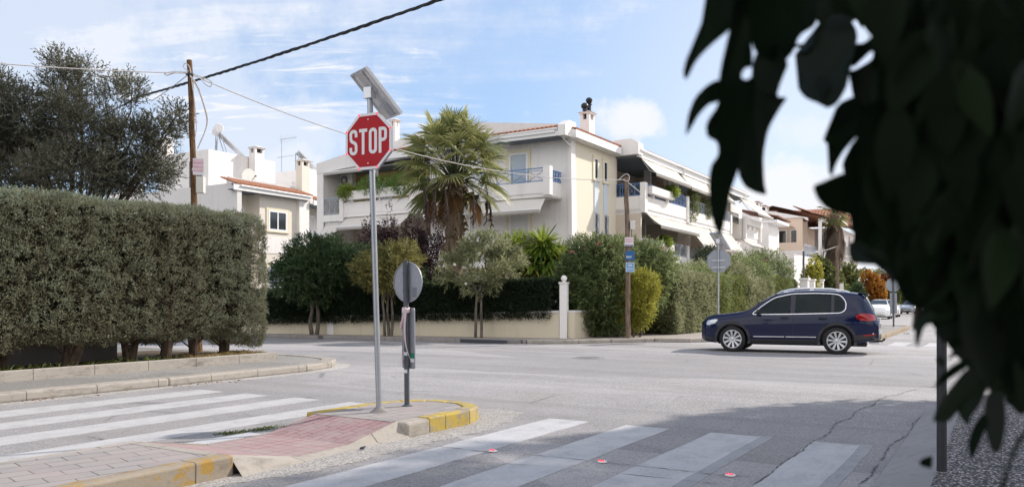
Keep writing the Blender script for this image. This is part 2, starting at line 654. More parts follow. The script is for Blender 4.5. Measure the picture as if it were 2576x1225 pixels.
def emit_mat(name, col, strength):
    m_, nt = new_mat(name)
    e = nt.n('ShaderNodeEmission')
    nt.set(e.inputs[0], col)
    e.inputs[1].default_value = strength
    out(nt, e.outputs[0])
    return m_


M = {}
M['asphalt'] = asphalt_mat('old asphalt', 0.25)
M['verge'] = asphalt_mat('worn gravel asphalt', 0.20, (1.0, 0.96, 0.9), False, 0.6)
M['far_walk'] = concrete_mat('pale pavement', (0.36, 0.32, 0.29), joints=False)
M['paint'] = paint_mat('worn white road paint', (0.45, 0.44, 0.438), 0.65, 0.26)
M['paint_old'] = paint_mat('faded road paint', (0.47, 0.465, 0.475), 0.5, 0.24)
M['kerb'] = concrete_mat('kerb concrete', (0.38, 0.345, 0.305))
M['kerb_dark'] = concrete_mat('dull kerb concrete', (0.28, 0.26, 0.25))
M['kerb_yellow'] = concrete_mat('kerb with chipped yellow paint', (0.36, 0.31, 0.24), (0.56, 0.41, 0.085), 0.545)
M['kerb_ochre'] = concrete_mat('kerb with worn ochre paint', (0.33, 0.28, 0.22), (0.44, 0.27, 0.06), 0.50)
M['gutter'] = concrete_mat('gutter concrete', (0.33, 0.32, 0.32), joints=False)
M['paver'] = brick_floor('grey interlocking pavers', (0.34, 0.315, 0.30), (0.28, 0.265, 0.26), (0.10, 0.09, 0.085), 2.0, 0.62, 0.36, 0.5, R(14), 0.012)
M['pink'] = brick_floor('pink paving bricks', (0.385, 0.265, 0.26), (0.335, 0.215, 0.215), (0.17, 0.085, 0.09), 2.0, 0.26, 0.26, 0.0, 0.0, 0.011)
M['pink2'] = brick_floor('pink ribbed paving', (0.365, 0.235, 0.235), (0.305, 0.185, 0.19), (0.16, 0.08, 0.085), 2.0, 0.42, 0.20, 0.35, R(8), 0.012)
M['soil'] = simple('dry soil', (0.10, 0.075, 0.05), 0.95, 0, 0.5, 4, 0.1, 0, 0.5)
M['crack'] = simple('crack', (0.13, 0.125, 0.122), 0.95, 0, 0.4, 20, 0.1)
M['white'] = wall_mat('white render', (0.82, 0.79, 0.765), 0.55)
M['white2'] = wall_mat('grey weathered render', (0.66, 0.645, 0.635), 0.6)
M['gable'] = wall_mat('blotched pale render', (0.77, 0.745, 0.73), 0.40, 0.5)
M['cream'] = wall_mat('cream render', (0.72, 0.665, 0.545), 0.2)
M['yellow_wall'] = wall_mat('yellow ochre render', (0.72, 0.58, 0.27), 0.2)
M['fence_wall'] = wall_mat('cream garden wall render', (0.64, 0.575, 0.44), 0.55, 0.3, (0.36, 0.30, 0.22))
M['beige'] = wall_mat('beige render', (0.60, 0.53, 0.45), 0.25)
M['peach'] = wall_mat('peach render', (0.72, 0.57, 0.45), 0.2)
M['stone'] = wall_mat('rough sandy render', (0.74, 0.69, 0.61), 0.35, 0.8)
M['garden_wall'] = wall_mat('stained concrete wall', (0.22, 0.20, 0.19), 0.6, 0.4)
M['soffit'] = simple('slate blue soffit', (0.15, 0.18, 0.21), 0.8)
M['trim'] = simple('white painted trim', (0.78, 0.775, 0.77), 0.55, 0, 0.06)
M['cream_trim'] = simple('cream painted trim', (0.70, 0.64, 0.47), 0.6, 0, 0.08)
M['panel_blue'] = simple('pale blue panel', (0.60, 0.65, 0.72), 0.5, 0, 0.05)
M['blue_rail'] = simple('blue painted iron', (0.09, 0.20, 0.42), 0.45)
M['grey_rail'] = simple('grey blue painted iron', (0.33, 0.38, 0.45), 0.5)
M['dark_rail'] = simple('dark iron', (0.03, 0.035, 0.045), 0.5)
M['metal'] = simple('galvanised steel', (0.40, 0.42, 0.45), 0.42, 0.85, 0.15, 9)
M['sign_back'] = simple('dull grey sign back', (0.30, 0.32, 0.36), 0.55, 0.3, 0.08)
M['grey_pole'] = simple('dark grey pole paint', (0.085, 0.092, 0.11), 0.5, 0.3, 0.2, 14)
M['alu'] = simple('aluminium', (0.62, 0.63, 0.66), 0.35, 0.6, 0.08)
M['panel_under'] = simple('solar panel backsheet', (0.66, 0.66, 0.68), 0.6, 0, 0.05)
M['cell'] = simple('solar cell glass', (0.02, 0.03, 0.08), 0.12, 0, 0.1, 5, 0.8)
M['red'] = simple('red reflective sheeting', (0.36, 0.002, 0.010), 0.75, 0, 0.10, 5)
M['signwhite'] = simple('white reflective sheeting', (0.66, 0.67, 0.69), 0.45, 0, 0.04)
M['led'] = emit_mat('red lamp', (1.0, 0.025, 0.05), 1.2)
M['led_core'] = emit_mat('red lamp core', (1.0, 0.25, 0.32), 2.4)
M['stud'] = simple('stud lens', (0.66, 0.64, 0.64), 0.3)
M['awning'] = simple('beige awning cloth', (0.50, 0.465, 0.41), 0.85, 0, 0.05, 2)
M['awning_dark'] = simple('grey beige awning cloth', (0.60, 0.57, 0.53), 0.85, 0, 0.05, 2)
M['pane'] = simple('dark window glass', (0.03, 0.035, 0.04), 0.08, 0, 0.3, 1, 0.8)
M['pane_blue'] = simple('window glass with sky tone painted in', (0.30, 0.36, 0.42), 0.1, 0, 0.1, 1, 0.8)  # pale sky reflection is put into the base colour
M['shutter'] = None
M['tile'] = None
M['terracotta_dark'] = simple('weathered roof tile', (0.22, 0.09, 0.055), 0.85, 0, 0.4, 8)
M['dark_wood'] = simple('dark varnished wood', (0.055, 0.03, 0.022), 0.6, 0, 0.3, 8)
M['wood_slat'] = simple('brown timber slats', (0.22, 0.11, 0.05), 0.7, 0, 0.3, 8)
M['black_iron'] = simple('black cowl', (0.02, 0.02, 0.025), 0.35, 0.4)
M['plastic'] = simple('cream plastic box', (0.58, 0.57, 0.52), 0.5, 0, 0.08)
M['ac'] = simple('air conditioner casing', (0.60, 0.59, 0.55), 0.5, 0, 0.06)
M['ac_dark'] = simple('air conditioner grille', (0.12, 0.12, 0.12), 0.6)
M['cable'] = simple('black cable', (0.012, 0.012, 0.014), 0.6)
M['post_dark'] = simple('near black post paint', (0.03, 0.032, 0.038), 0.5, 0.2, 0.3, 14)
M['wire'] = simple('pale telephone wire', (0.50, 0.47, 0.45), 0.7)
M['pole_wood'] = bark_mat('brown timber pole', (0.055, 0.032, 0.018), (0.23, 0.13, 0.065), 16)
M['pole_grey'] = bark_mat('weathered timber pole', (0.09, 0.065, 0.05), (0.27, 0.20, 0.155), 16)
M['bark'] = bark_mat('grey bark', (0.055, 0.045, 0.038), (0.22, 0.19, 0.16))
M['bark_dark'] = bark_mat('dark cypress bark', (0.025, 0.018, 0.014), (0.13, 0.09, 0.065))
M['palm_bark'] = bark_mat('fibrous palm bark', (0.06, 0.04, 0.025), (0.30, 0.23, 0.16), 9)
M['tape'] = simple('pink white plastic tape', (0.70, 0.58, 0.60), 0.4, 0, 0.2, 40)


def tile_mat():
    m_, nt = new_mat('terracotta roof tiles')
    tc = nt.n('ShaderNodeTexCoord').outputs['Object']
    a = nt.noise(tc, 5.0, 5, 0.7)
    b_ = nt.noise(tc, 0.8, 4, 0.6)
    c = nt.ramp(a, [(0.2, (0.17, 0.07, 0.04)), (0.5, (0.36, 0.155, 0.09)), (0.85, (0.50, 0.29, 0.19))])
    c = nt.mix(nt.m('MULTIPLY', b_, 0.4), c, (0.25, 0.15, 0.11))
    out(nt, bsdf(nt, c, 0.85, 0, 0.2, a, 0.3, 0.01))
    return m_


def shutter_mat(name, col):
    m_, nt = new_mat(name)
    tc = nt.n('ShaderNodeTexCoord').outputs['Object']
    sp = nt.n('ShaderNodeSeparateXYZ')
    nt.set(sp.inputs[0], tc)
    fr = nt.m('FRACT', nt.m('MULTIPLY', sp.outputs[2], 14.0))
    c = nt.mix(nt.sstep(fr, 0.72, 0.98), col, tuple(x * 0.55 for x in col))
    out(nt, bsdf(nt, c, 0.5, 0, 0.4, fr, 0.6, 0.01))
    return m_


M['tile'] = tile_mat()
M['shutter'] = shutter_mat('white roller shutter', (0.72, 0.72, 0.71))


def terrazzo_mat():
    m_, nt = new_mat('exposed aggregate paving')
    tc = nt.n('ShaderNodeTexCoord').outputs['Object']
    vo = nt.n('ShaderNodeTexVoronoi')
    nt.set(vo.inputs['Vector'], tc)
    vo.inputs['Scale'].default_value = 48
    sc_ = nt.n('ShaderNodeSeparateColor')
    nt.set(sc_.inputs[0], vo.outputs['Color'])
    edge = nt.sstep(vo.outputs['Distance'], 0.38, 0.60)
    c = nt.ramp(sc_.outputs[0], [(0.0, (0.07, 0.06, 0.065)), (0.45, (0.22, 0.19, 0.185)), (0.8, (0.50, 0.45, 0.43)), (1.0, (0.66, 0.62, 0.60))])
    c = nt.mix(edge, c, (0.05, 0.047, 0.05))
    sp = nt.n('ShaderNodeSeparateXYZ')
    nt.set(sp.inputs[0], tc)
    for k in (0, 1):
        j = nt.m('LESS_THAN', nt.m('FRACT', nt.m('DIVIDE', sp.outputs[k], 0.5)), 0.016)
        c = nt.mix(nt.m('MULTIPLY', j, 0.7), c, (0.05, 0.045, 0.045))
    out(nt, bsdf(nt, c, 0.8, 0, 0.3, vo.outputs['Distance'], 0.4, 0.01))
    return m_


M['terrazzo'] = terrazzo_mat()

# ============================================================= GROUND
def ground_at(u, v, z=0.0):
    """point of the level ground that the survey of the photograph gives for one sighting"""
    Y = 2010.0 * (1.35 - z) / (v - 758.0)
    return ((u - 1288.0) / 2010.0 * Y, Y)


def sight(u, v, Y):
    """point at distance Y on one sighting line"""
    return Vector(((u - 1288.0) / 2010.0 * Y, Y, 1.35 - (v - 758.0) / 2010.0 * Y))


M['paint_ghost'] = paint_mat('ghost of old road paint', (0.33, 0.33, 0.34), 0.95, 0.24)
M['grit'] = asphalt_mat('gritty cement and gravel', 0.29, (1.04, 0.98, 0.92), False, 0.75)
g = MB()
g.add([(-900, -900, -0.06), (900, -900, -0.06), (900, 900, -0.06), (-900, 900, -0.06)], [(0, 1, 2, 3)])
struct(g.build('ground', M['soil'], fix=False), 'bare soil under gardens beyond the streets', 'ground')

r = MB()
for (s0, s1, t0, t1) in ((-30, 12.9, -2.0, 12.6), (12.9, 26.0, -90, 90), (26.0, 240, -8.0, 12.0)):
    r.add([(s0, t0, 0), (s1, t0, 0), (s1, t1, 0), (s0, t1, 0)], [(0, 1, 2, 3)])
struct(street(r.build('road', M['asphalt'], fix=False)), 'worn pale asphalt of the road junction', 'road')

# left corner: pavement, kerb, planter
KL = [(-12, 11.45), (4, 11.45), (8, 11.46), (11.0, 11.52), (11.9, 11.78), (12.5, 12.25), (12.85, 12.95), (13.0, 14.2), (13.2, 42)]
mb = MB()
mb.flat([(a + (0.08 if a > 11.5 else 0), b + 0.1) for a, b in KL[:4]] + [(11.8, 11.9), (12.4, 12.4), (12.7, 13.0), (12.85, 14.2), (13.05, 42), (-12, 42)], -0.05, 0.115)
struct(street(mb.build('pavement', M['verge'])), 'grey gravelly pavement strip in front of the cypress hedge', 'pavement')
mb = MB()
stroke(mb, [(a, b - 0.27) if a < 11.2 else (a + 0.2, b - 0.2) for a, b in KL[:7]], 0.34, 0.008, lambda a, b, h: (a, b, h - 0.004))
struct(street(mb.build('gutter', M['grit'])), 'pale gritty gutter strip along the left kerb', 'gutter')
mb = MB()
stroke(mb, KL, 0.30, 0.135, lambda a, b, h: (a, b, h - 0.005))
struct(street(mb.build('kerb', M['kerb'], bevel=0.035, seg=3)), 'pale concrete kerb curving round the hedge corner', 'kerb')
mb = MB()
stroke(mb, [(-12, 13.05), (11.75, 13.12), (11.75, 14.6)], 0.13, 0.27, lambda a, b, h: (a, b, h + 0.01))
struct(street(mb.build('planter_kerb', M['kerb'], bevel=0.012)), 'low pale planter edging under the cypress hedge', 'kerb')
mb = MB()
mb.flat([(-12, 13.1), (11.7, 13.15), (11.7, 14.55), (11.2, 16.5), (-12, 16.5)], 0.0, 0.235)
struct(street(mb.build('planter_soil', M['soil'])), 'dark soil in the planter under the hedge', 'soil')

# far corner: pavement and kerb
KF = [(19.9, 60), (20.75, 24), (21.1, 17.5), (21.5, 14.9), (21.95, 12.9), (22.7, 11.7), (23.9, 10.9), (25.2, 9.9), (25.5, 8.8), (26.4, 8.2), (29.5, 8.2), (31.5, 9.8), (60, 9.9), (235, 9.9)]
mb = MB()
mb.flat([(a + 0.06, b + 0.03) for a, b in KF] + [(235, 14), (34, 14), (27, 14), (24.3, 14), (23.5, 24), (22.8, 60)], -0.05, 0.115)
struct(street(mb.build('far_pavement', M['far_walk'])), 'pale pavement round the garden wall across the junction', 'pavement')
mb = MB()
stroke(mb, KF[:5], 0.22, 0.135, lambda a, b, h: (a, b, h - 0.005))
struct(street(mb.build('far_kerb', M['kerb_dark'], bevel=0.02)), 'dull grey kerb below the cream garden wall', 'kerb')
mb = MB()
stroke(mb, KF[4:], 0.22, 0.135, lambda a, b, h: (a, b, h - 0.005))
struct(street(mb.build('far_kerb', M['kerb'], bevel=0.03)), 'rough pale kerb past the timber pole and the oleander hedge', 'kerb')
# a narrow dark strip set into the far kerb
mb = MB()
mb.box(21.36, 21.42, 13.3, 15.3, 0.02, 0.125)
struct(street(mb.build('kerb_strip', M['dark_rail'])), 'long dark strip in the far kerb', 'drain')

# right side: gutter strip and aggregate pavement
KR = [(-12, 0.8), (11.0, 0.8), (12.6, 0.62), (13.8, 0.0), (14.6, -1.2), (15.0, -3.0), (15.1, -60)]
inner = [(-12, 0.41), (10.6, 0.41), (12.2, 0.25), (13.3, -0.35), (14.05, -1.5), (14.45, -3.1), (14.55, -60)]
mb = MB()
n_ = len(KR)
vs = [(a, b, -0.03) for a, b in KR] + [(a, b, 0.012) for a, b in KR] + [(a * 0.5 + c * 0.5, b * 0.5 + d * 0.5, 0.075) for (a, b), (c, d) in zip(KR, inner)] + [(c, d, 0.10) for c, d in inner]
fs = []
for k in range(3):
    for i in range(n_ - 1):
        fs.append((k * n_ + i, k * n_ + i + 1, (k + 1) * n_ + i + 1, (k + 1) * n_ + i))
mb.add(vs, fs)
struct(street(mb.build('gutter', M['gutter'], smooth=True)), 'worn concrete gutter edge beside the speckled pavement', 'gutter')
mb = MB()
mb.flat(inner + [(-12, -60)], -0.05, 0.104)
struct(street(mb.build('speckled_pavement', M['terrazzo'])), 'speckled aggregate pavement under the dark leaves', 'pavement')
# right side beyond the junction
mb = MB()
mb.flat([(26.0, -60), (26.0, -2.6), (27.5, -1.2), (30, -0.9), (235, -0.9), (235, -60)], -0.05, 0.115)
struct(street(mb.build('opposite_pavement', M['far_walk'])), 'pavement on the right of the far street', 'pavement')


# ------------------------------------------------------------- markings
def stripe(s0, s1, t0, t1, mat, z, lab):
    mb = MB()
    n = 14
    vs = []
    for i in range(n + 1):
        s = s0 + (s1 - s0) * i / n
        vs.append((s, t0 + random.uniform(-0.008, 0.008), z))
        vs.append((s, t1 + random.uniform(-0.008, 0.008), z))
    m_ = len(vs)
    fs = [(2 * i, 2 * i + 2, 2 * i + 3, 2 * i + 1) for i in range(n)]
    ring = [2 * i for i in range(n + 1)] + [2 * i + 1 for i in range(n, -1, -1)]
    vs += [(a, b, -0.003) for a, b, c in vs]
    fs += [(p, q, q + m_, p + m_) for p, q in zip(ring, ring[1:] + ring[:1])]
    mb.add(vs, fs)
    o = street(mb.build('crossing_stripe', mat))
    struct(o, lab, 'road marking')
    o['group'] = 'zebra crossing stripes'
    return o


words = ['farthest from the median', 'second from the cypress hedge kerb', 'second from the median', 'touching the median']
for (t0, t1), wd in zip(((9.93, 10.47), (8.97, 9.45), (7.99, 8.47), (7.0, 7.45)), words):
    stripe(2.0, 7.96 - (t1 - 9) * 0.02, t0, t1, M['paint'], 0.004, 'white crossing stripe on the hedge side, ' + wd)
stripe(2.0, 5.6, 6.42, 6.62, M['paint_old'], 0.004, 'thin white edge stripe against the paved median')
words = ['nearest the yellow kerb', 'second from the yellow kerb', 'second from the gutter', 'nearest the concrete gutter']
for (t0, t1), wd in zip(((3.95, 4.45), (3.0, 3.49), (2.05, 2.55), (1.13, 1.55)), words):
    stripe(2.0, 8.08, t0, t1, M['paint_old'], 0.005, 'faded crossing stripe with red studs across it, ' + wd)
    if t0 < 3:
        stripe(2.0, 8.16, t0 - 0.11, t0 + 0.03, M['paint_ghost'], 0.003, 'ghost of older paint along the faded stripe ' + wd)
for t0, wd in ((4.0, 'hidden behind the car'), (3.0, 'first right of the car'), (2.0, 'second right of the car'), (1.0, 'behind the dark pole'), (0.0, 'right of the dark pole')):
    stripe(26.6, 29.2, t0 - 0.5, t0, M['paint'], 0.004, 'far crossing stripe across the junction, ' + wd)
mb = MB()
mb.add([(29.5, 4.0, 0.004), (60, 3.75, 0.004), (60, 3.87, 0.004), (29.5, 4.12, 0.004)], [(0, 1, 2, 3)])
struct(street(mb.build('lane_line', M['paint_old'], fix=False)), 'thin white edge line along the far median', 'road marking')


def crack(pts, wd, lab, seed=0):
    rr = random.Random(seed)
    P = []
    for (a, b), (c, d) in zip(pts[:-1], pts[1:]):
        L = math.hypot(c - a, d - b)
        n = max(3, int(L / 0.06))
        for i in range(n):
            f = i / n
            q_ = mn.noise(Vector((a * 0.9 + (c - a) * f * 1.3, b * 1.3 + (d - b) * f * 1.3, seed))) * 0.05
            P.append((a + (c - a) * f + q_ + rr.uniform(-1, 1) * 0.010, b + (d - b) * f - q_ + rr.uniform(-1, 1) * 0.010))
    P.append(pts[-1])
    mb = MB()
    vs = []
    for i, p in enumerate(P):
        q = P[min(i + 1, len(P) - 1)]
        o_ = P[max(0, i - 1)]
        dx, dy = q[0] - o_[0], q[1] - o_[1]
        l = math.hypot(dx, dy) or 1
        h = wd * 0.55 * rr.uniform(0.1, 1.0) / 2 * (0.2 if rr.random() < 0.18 else 1)
        vs += [(p[0] - dy / l * h, p[1] + dx / l * h, 0.008), (p[0] + dy / l * h, p[1] - dx / l * h, 0.008)]
    mb.add(vs, [(2 * i, 2 * i + 1, 2 * i + 3, 2 * i + 2) for i in range(len(P) - 1)])
    o = mb.build('road_crack', M['crack'], fix=False)
    struct(o, lab, 'crack')


crack([ground_at(1060, 1117), ground_at(1200, 1135), ground_at(1400, 1152), ground_at(1600, 1172), ground_at(1800, 1195), ground_at(1900, 1200)], 0.030, 'crack running past the three red studs', 1)
crack([ground_at(1130, 1157), ground_at(1400, 1178), ground_at(1660, 1202), ground_at(1850, 1222)], 0.022, 'crack on the near side of the red studs', 2)
crack([ground_at(2357, 970), ground_at(2227, 997), ground_at(2167, 1032), ground_at(2102, 1072), ground_at(2057, 1105), ground_at(1975, 1163), ground_at(1892, 1225)], 0.036, 'long crack curving along the last faded stripe', 3)
crack([ground_at(2360, 1010), ground_at(2300, 1062), ground_at(2255, 1110), ground_at(2210, 1165), ground_at(2162, 1225)], 0.035, 'dark gap between asphalt and gutter', 4)
crack([ground_at(1400, 914), ground_at(1631, 926), ground_at(1950, 940), ground_at(2270, 953)], 0.05, 'long seam across the junction in front of the car', 5)
crack([ground_at(1500, 906), ground_at(1631, 911), ground_at(1904, 920)], 0.035, 'short seam nearest the car', 6)
crack([ground_at(1101, 924), ground_at(1276, 937), ground_at(1401, 942), ground_at(1651, 957)], 0.045, 'ragged seam right of the round sign', 7)
crack([ground_at(851, 920), ground_at(960, 924), ground_at(1071, 915)], 0.06, 'seam behind the stop sign pole', 8)
crack([ground_at(1790, 1087), ground_at(1835, 1083), ground_at(1862, 1064)], 0.022, 'forked crack at the end of the third faded stripe', 9)
crack([ground_at(1230, 1040), ground_at(1330, 1047), ground_at(1480, 1052)], 0.022, 'fine crack off the yellow kerb nose', 10)
crack([ground_at(130, 1102), ground_at(225, 1098), ground_at(262, 1107)], 0.03, 'small crack between two hedge side stripes', 11)

# ------------------------------------------------------------- median with ramp and nose
TOP = 0.15
prof_s = [(-12, TOP), (4.14, TOP)]
mb = MB()
mb.flat([(-12, 5.25), (4.05, 5.25), (4.05, 6.28), (-12, 6.28)], 0.0, TOP + 0.004)
struct(street(mb.build('median_paving', M['paver'])), 'grey interlocking pavers on the near median', 'median')
mb = MB()
mb.box(-12, 4.16, 5.08, 5.255, -0.02, TOP + 0.008)
struct(street(mb.build('median_kerb', M['kerb_ochre'], bevel=0.018)), 'near median kerb with worn ochre paint', 'kerb')
mb = MB()
mb.box(-12, 4.16, 6.275, 6.36, -0.02, TOP + 0.006)
mb.box(4.045, 4.16, 5.255, 6.275, 0.0, TOP + 0.009)
struct(street(mb.build('median_edge', M['kerb'], bevel=0.01)), 'thin pale edging round the near median pavers', 'kerb')
# dropped crossing point: two ramps and a low middle
sec = [(4.16, TOP + 0.004), (4.75, 0.03), (5.5, 0.03), (6.18, TOP + 0.004)]
for (i, mat, nm, lab) in ((0, 'pink', 'ramp_paving', 'pink brick ramp falling from the near median'), (1, 'pink', 'low_paving', 'pink brick strip at the dropped crossing point'), (2, 'pink2', 'ramp_paving', 'darker pink brick ramp rising to the sign island')):
    mb = MB()
    (a, za), (b, zb) = sec[i], sec[i + 1]
    t0, t1 = 5.14, 6.24
    mb.add([(a, t0, za), (b, t0, zb), (b, t1, zb), (a, t1, za), (a, t0, -0.02), (b, t0, -0.02), (b, t1, -0.02), (a, t1, -0.02)],
           [(0, 1, 2, 3), (0, 4, 5, 1), (1, 5, 6, 2), (2, 6, 7, 3), (3, 7, 4, 0)])
    struct(street(mb.build(nm, M[mat], fix=False)), lab, 'ramp')
# concrete flanks of the ramps
mb = MB()
for (t0, t1) in ((4.98, 5.14), (6.24, 6.40)):
    lo_t, hi_t = (t0, t1) if t0 < 5.5 else (t1, t0)
    for (a, b, c, d) in ((4.16, TOP, 4.85, 0.018), (4.85, 0.018, 5.45, 0.018), (5.45, 0.018, 6.2, TOP)):
        mb.add([(a, hi_t, b + 0.006), (c, hi_t, d + 0.012), (c, lo_t, 0.0), (a, lo_t, 0.0 if b > 0.1 else 0.0), (a, hi_t, -0.02), (c, hi_t, -0.02)],
               [(0, 1, 2, 3), (0, 4, 5, 1)])
struct(street(mb.build('ramp_flank', M['kerb'])), 'crumbling concrete flanks of the pink ramp', 'kerb')
NOSE = [(6.18, 5.03), (7.25, 4.98), (7.6, 5.10), (7.8, 5.35), (7.86, 5.65), (7.78, 5.98), (7.55, 6.24), (7.2, 6.36), (6.18, 6.38)]
mb = MB()
mb.flat([(6.16, 5.2), (7.15, 5.15), (7.45, 5.24), (7.6, 5.42), (7.66, 5.65), (7.6, 5.9), (7.42, 6.12), (7.12, 6.22), (6.16, 6.24)], 0.0, TOP + 0.005)
struct(street(mb.build('island_paving', M['paver'])), 'grey pavers around the two sign poles', 'median')
mb = MB()
stroke(mb, [(6.55, 5.095)] + [(7.22, 5.06), (7.54, 5.17), (7.72, 5.39), (7.77, 5.65), (7.7, 5.94), (7.5, 6.17), (7.17, 6.28), (6.18, 6.31)], 0.17, 0.175, lambda a, b, h: (a, b, h - 0.015))
struct(street(mb.build('yellow_kerb', M['kerb_yellow'], bevel=0.02, seg=3)), 'chipped yellow kerb round the sign island nose', 'kerb')
mb = MB()
mb.box(6.18, 6.55, 5.0, 5.2, -0.02, TOP + 0.004)
struct(street(mb.build('island_kerb', M['kerb'], bevel=0.03)), 'broken bare kerb block before the yellow kerb', 'kerb')
mb = MB()
edge = [(3.6, 4.95), (4.4, 4.72), (5.2, 4.62), (6.1, 4.66), (6.9, 4.60), (7.7, 4.72), (8.35, 5.0), (8.5, 5.4), (8.3, 5.8), (7.95, 6.0)]
P_ = []
for (a, b), (c_, d_) in zip(edge[:-1], edge[1:]):
    for k in range(9):
        P_.append((a + (c_ - a) * k / 9 + random.uniform(-0.035, 0.035), b + (d_ - b) * k / 9 + random.uniform(-0.04, 0.04), 0.004))
inn = [(7.7, 5.95), (7.7, 5.3), (7.3, 5.0), (6.2, 5.04), (4.2, 5.10), (3.5, 5.1)]
P_ += [(a, b, 0.004) for a, b in inn]
k_ = len(P_)
mb.add(P_ + [(a, b, -0.004) for a, b, c in P_], [tuple(range(k_))] + [(i, (i + 1) % k_, (i + 1) % k_ + k_, i + k_) for i in range(k_)])
struct(street(mb.build('gutter_patch', M['grit'], fix=False)), 'pale cement patch along the sign island', 'gutter')

# far median
mb = MB()
mb.flat([(30.2, 3.75), (43.3, 4.0), (43.7, 4.4), (43.4, 5.4), (30.2, 5.3)], 0.0, 0.14)
struct(street(mb.build('far_median', M['verge'])), 'grey far median behind the dark blue car', 'median')
mb = MB()
stroke(mb, [(30.0, 5.35), (30.0, 3.62), (43.2, 3.88), (43.75, 4.2), (43.85, 4.6), (43.5, 5.5), (30.0, 5.35)], 0.16, 0.165, lambda a, b, h: (a, b, h - 0.005))
struct(street(mb.build('far_median_kerb', M['kerb_ochre'], bevel=0.02)), 'far median kerb with a yellow tip', 'kerb')

# ------------------------------------------------------------- studs and manhole covers
words = ['nearest the yellow kerb', 'in the middle of the three', 'nearest the concrete gutter']
for (u, v), wd in zip(((1240, 1136), (1515, 1163), (1837, 1197)), words):
    x, y = ground_at(u, v)
    t_ = thing('road_stud', 'red lit road stud in the crossing, ' + wd, 'road stud', (x, y, 0.006), ROT, 'red road studs in the crossing')
    mb = MB()
    mb.lathe([(0.042, 0.0), (0.040, 0.006), (0.030, 0.012)], n=20)
    mb.build('stud_housing', M['stud'], t_, True)
    mb = MB()
    for k in range(3):
        mb.lathe([(0.008, 0.012), (0.007, 0.018), (0.003, 0.021)], (-0.016, (k - 1) * 0.018, 0), 10)
    mb.build('stud_lamp', M['led'], t_, True)
for (u, v), lab in (((1480, 900), 'round manhole cover in front of the timber pole'),):
    x, y = ground_at(u, v)
    t_ = thing('manhole_cover', lab, 'manhole cover', (x, y, 0.0), ROT)
    mb = MB()
    mb.lathe([(0.40, 0.001), (0.40, 0.006), (0.34, 0.007)], n=32)
    mb.build('rim', M['verge'], t_)
    mb = MB()
    mb.lathe([(0.325, 0.006), (0.325, 0.010), (0.1, 0.011)], n=32)
    for k in range(-4, 5):
        h = math.sqrt(max(0.0, 0.29 ** 2 - (k * 0.065) ** 2))
        mb.box(k * 0.065 - 0.012, k * 0.065 + 0.012, -h, h, 0.010, 0.015)
    mb.build('lid', M['asphalt'], t_)

# ============================================================= BUILDINGS
def railing(mb, p, q, z0, z1, step=0.45, r=0.022, cross=True):
    """iron railing between two plan points with crossed bars"""
    (x0, y0), (x1, y1) = p, q
    L = math.hypot(x1 - x0, y1 - y0)
    n = max(1, round(L / step))
    at = lambda f, z: (x0 + (x1 - x0) * f, y0 + (y1 - y0) * f, z)
    mb.bar(at(0, z1), at(1, z1), r * 2.2)
    mb.bar(at(0, z0 + 0.06), at(1, z0 + 0.06), r * 1.6)
    mb.bar(at(0, z1 - 0.11), at(1, z1 - 0.11), r * 1.2)
    for i in range(n + 1):
        mb.bar(at(i / n, z0), at(i / n, z1), r * 1.5)
        if i < n and cross:
            mb.bar(at(i / n, z0 + 0.06), at((i + 1) / n, z1 - 0.11), r)
            mb.bar(at(i / n, z1 - 0.11), at((i + 1) / n, z0 + 0.06), r)


def tiles(mb, p, q, up, w_, pitch=0.24, r=0.075, rows=1):
    """a run of rounded roof tiles: eave line p->q, tiles run from the eave along up (3-D), length |up|"""
    p, q, up = Vector(p), Vector(q), Vector(up)
    L = (q - p).length
    n = max(2, int(L / pitch))
    e = (q - p) / n
    ed = e.normalized()
    nn = ed.cross(up).normalized()
    if nn.z < 0:
        nn = -nn
    for i in range(n):
        c0 = p + e * (i + 0.5)
        vs = []
        k = 6
        for end, (off, rr) in enumerate(((Vector((0, 0, 0)), r), (up, r * 0.9))):
            for j in range(k + 1):
                a = math.pi * j / k
                vs.append(c0 + off + ed * math.cos(a) * pitch * 0.5 * (rr / r) + nn * math.sin(a) * rr)
        fs = [(j, j + 1, k + 1 + j + 1, k + 1 + j) for j in range(k)]
        fs.append(tuple(range(k + 1)))
        mb.add(vs, fs)
    # pan under the covers
    mb.add([p, q, q + up, p + up, p - nn * 0.03, q - nn * 0.03, q + up - nn * 0.03, p + up - nn * 0.03], [(0, 1, 2, 3), (7, 6, 5, 4), (0, 4, 5, 1)])


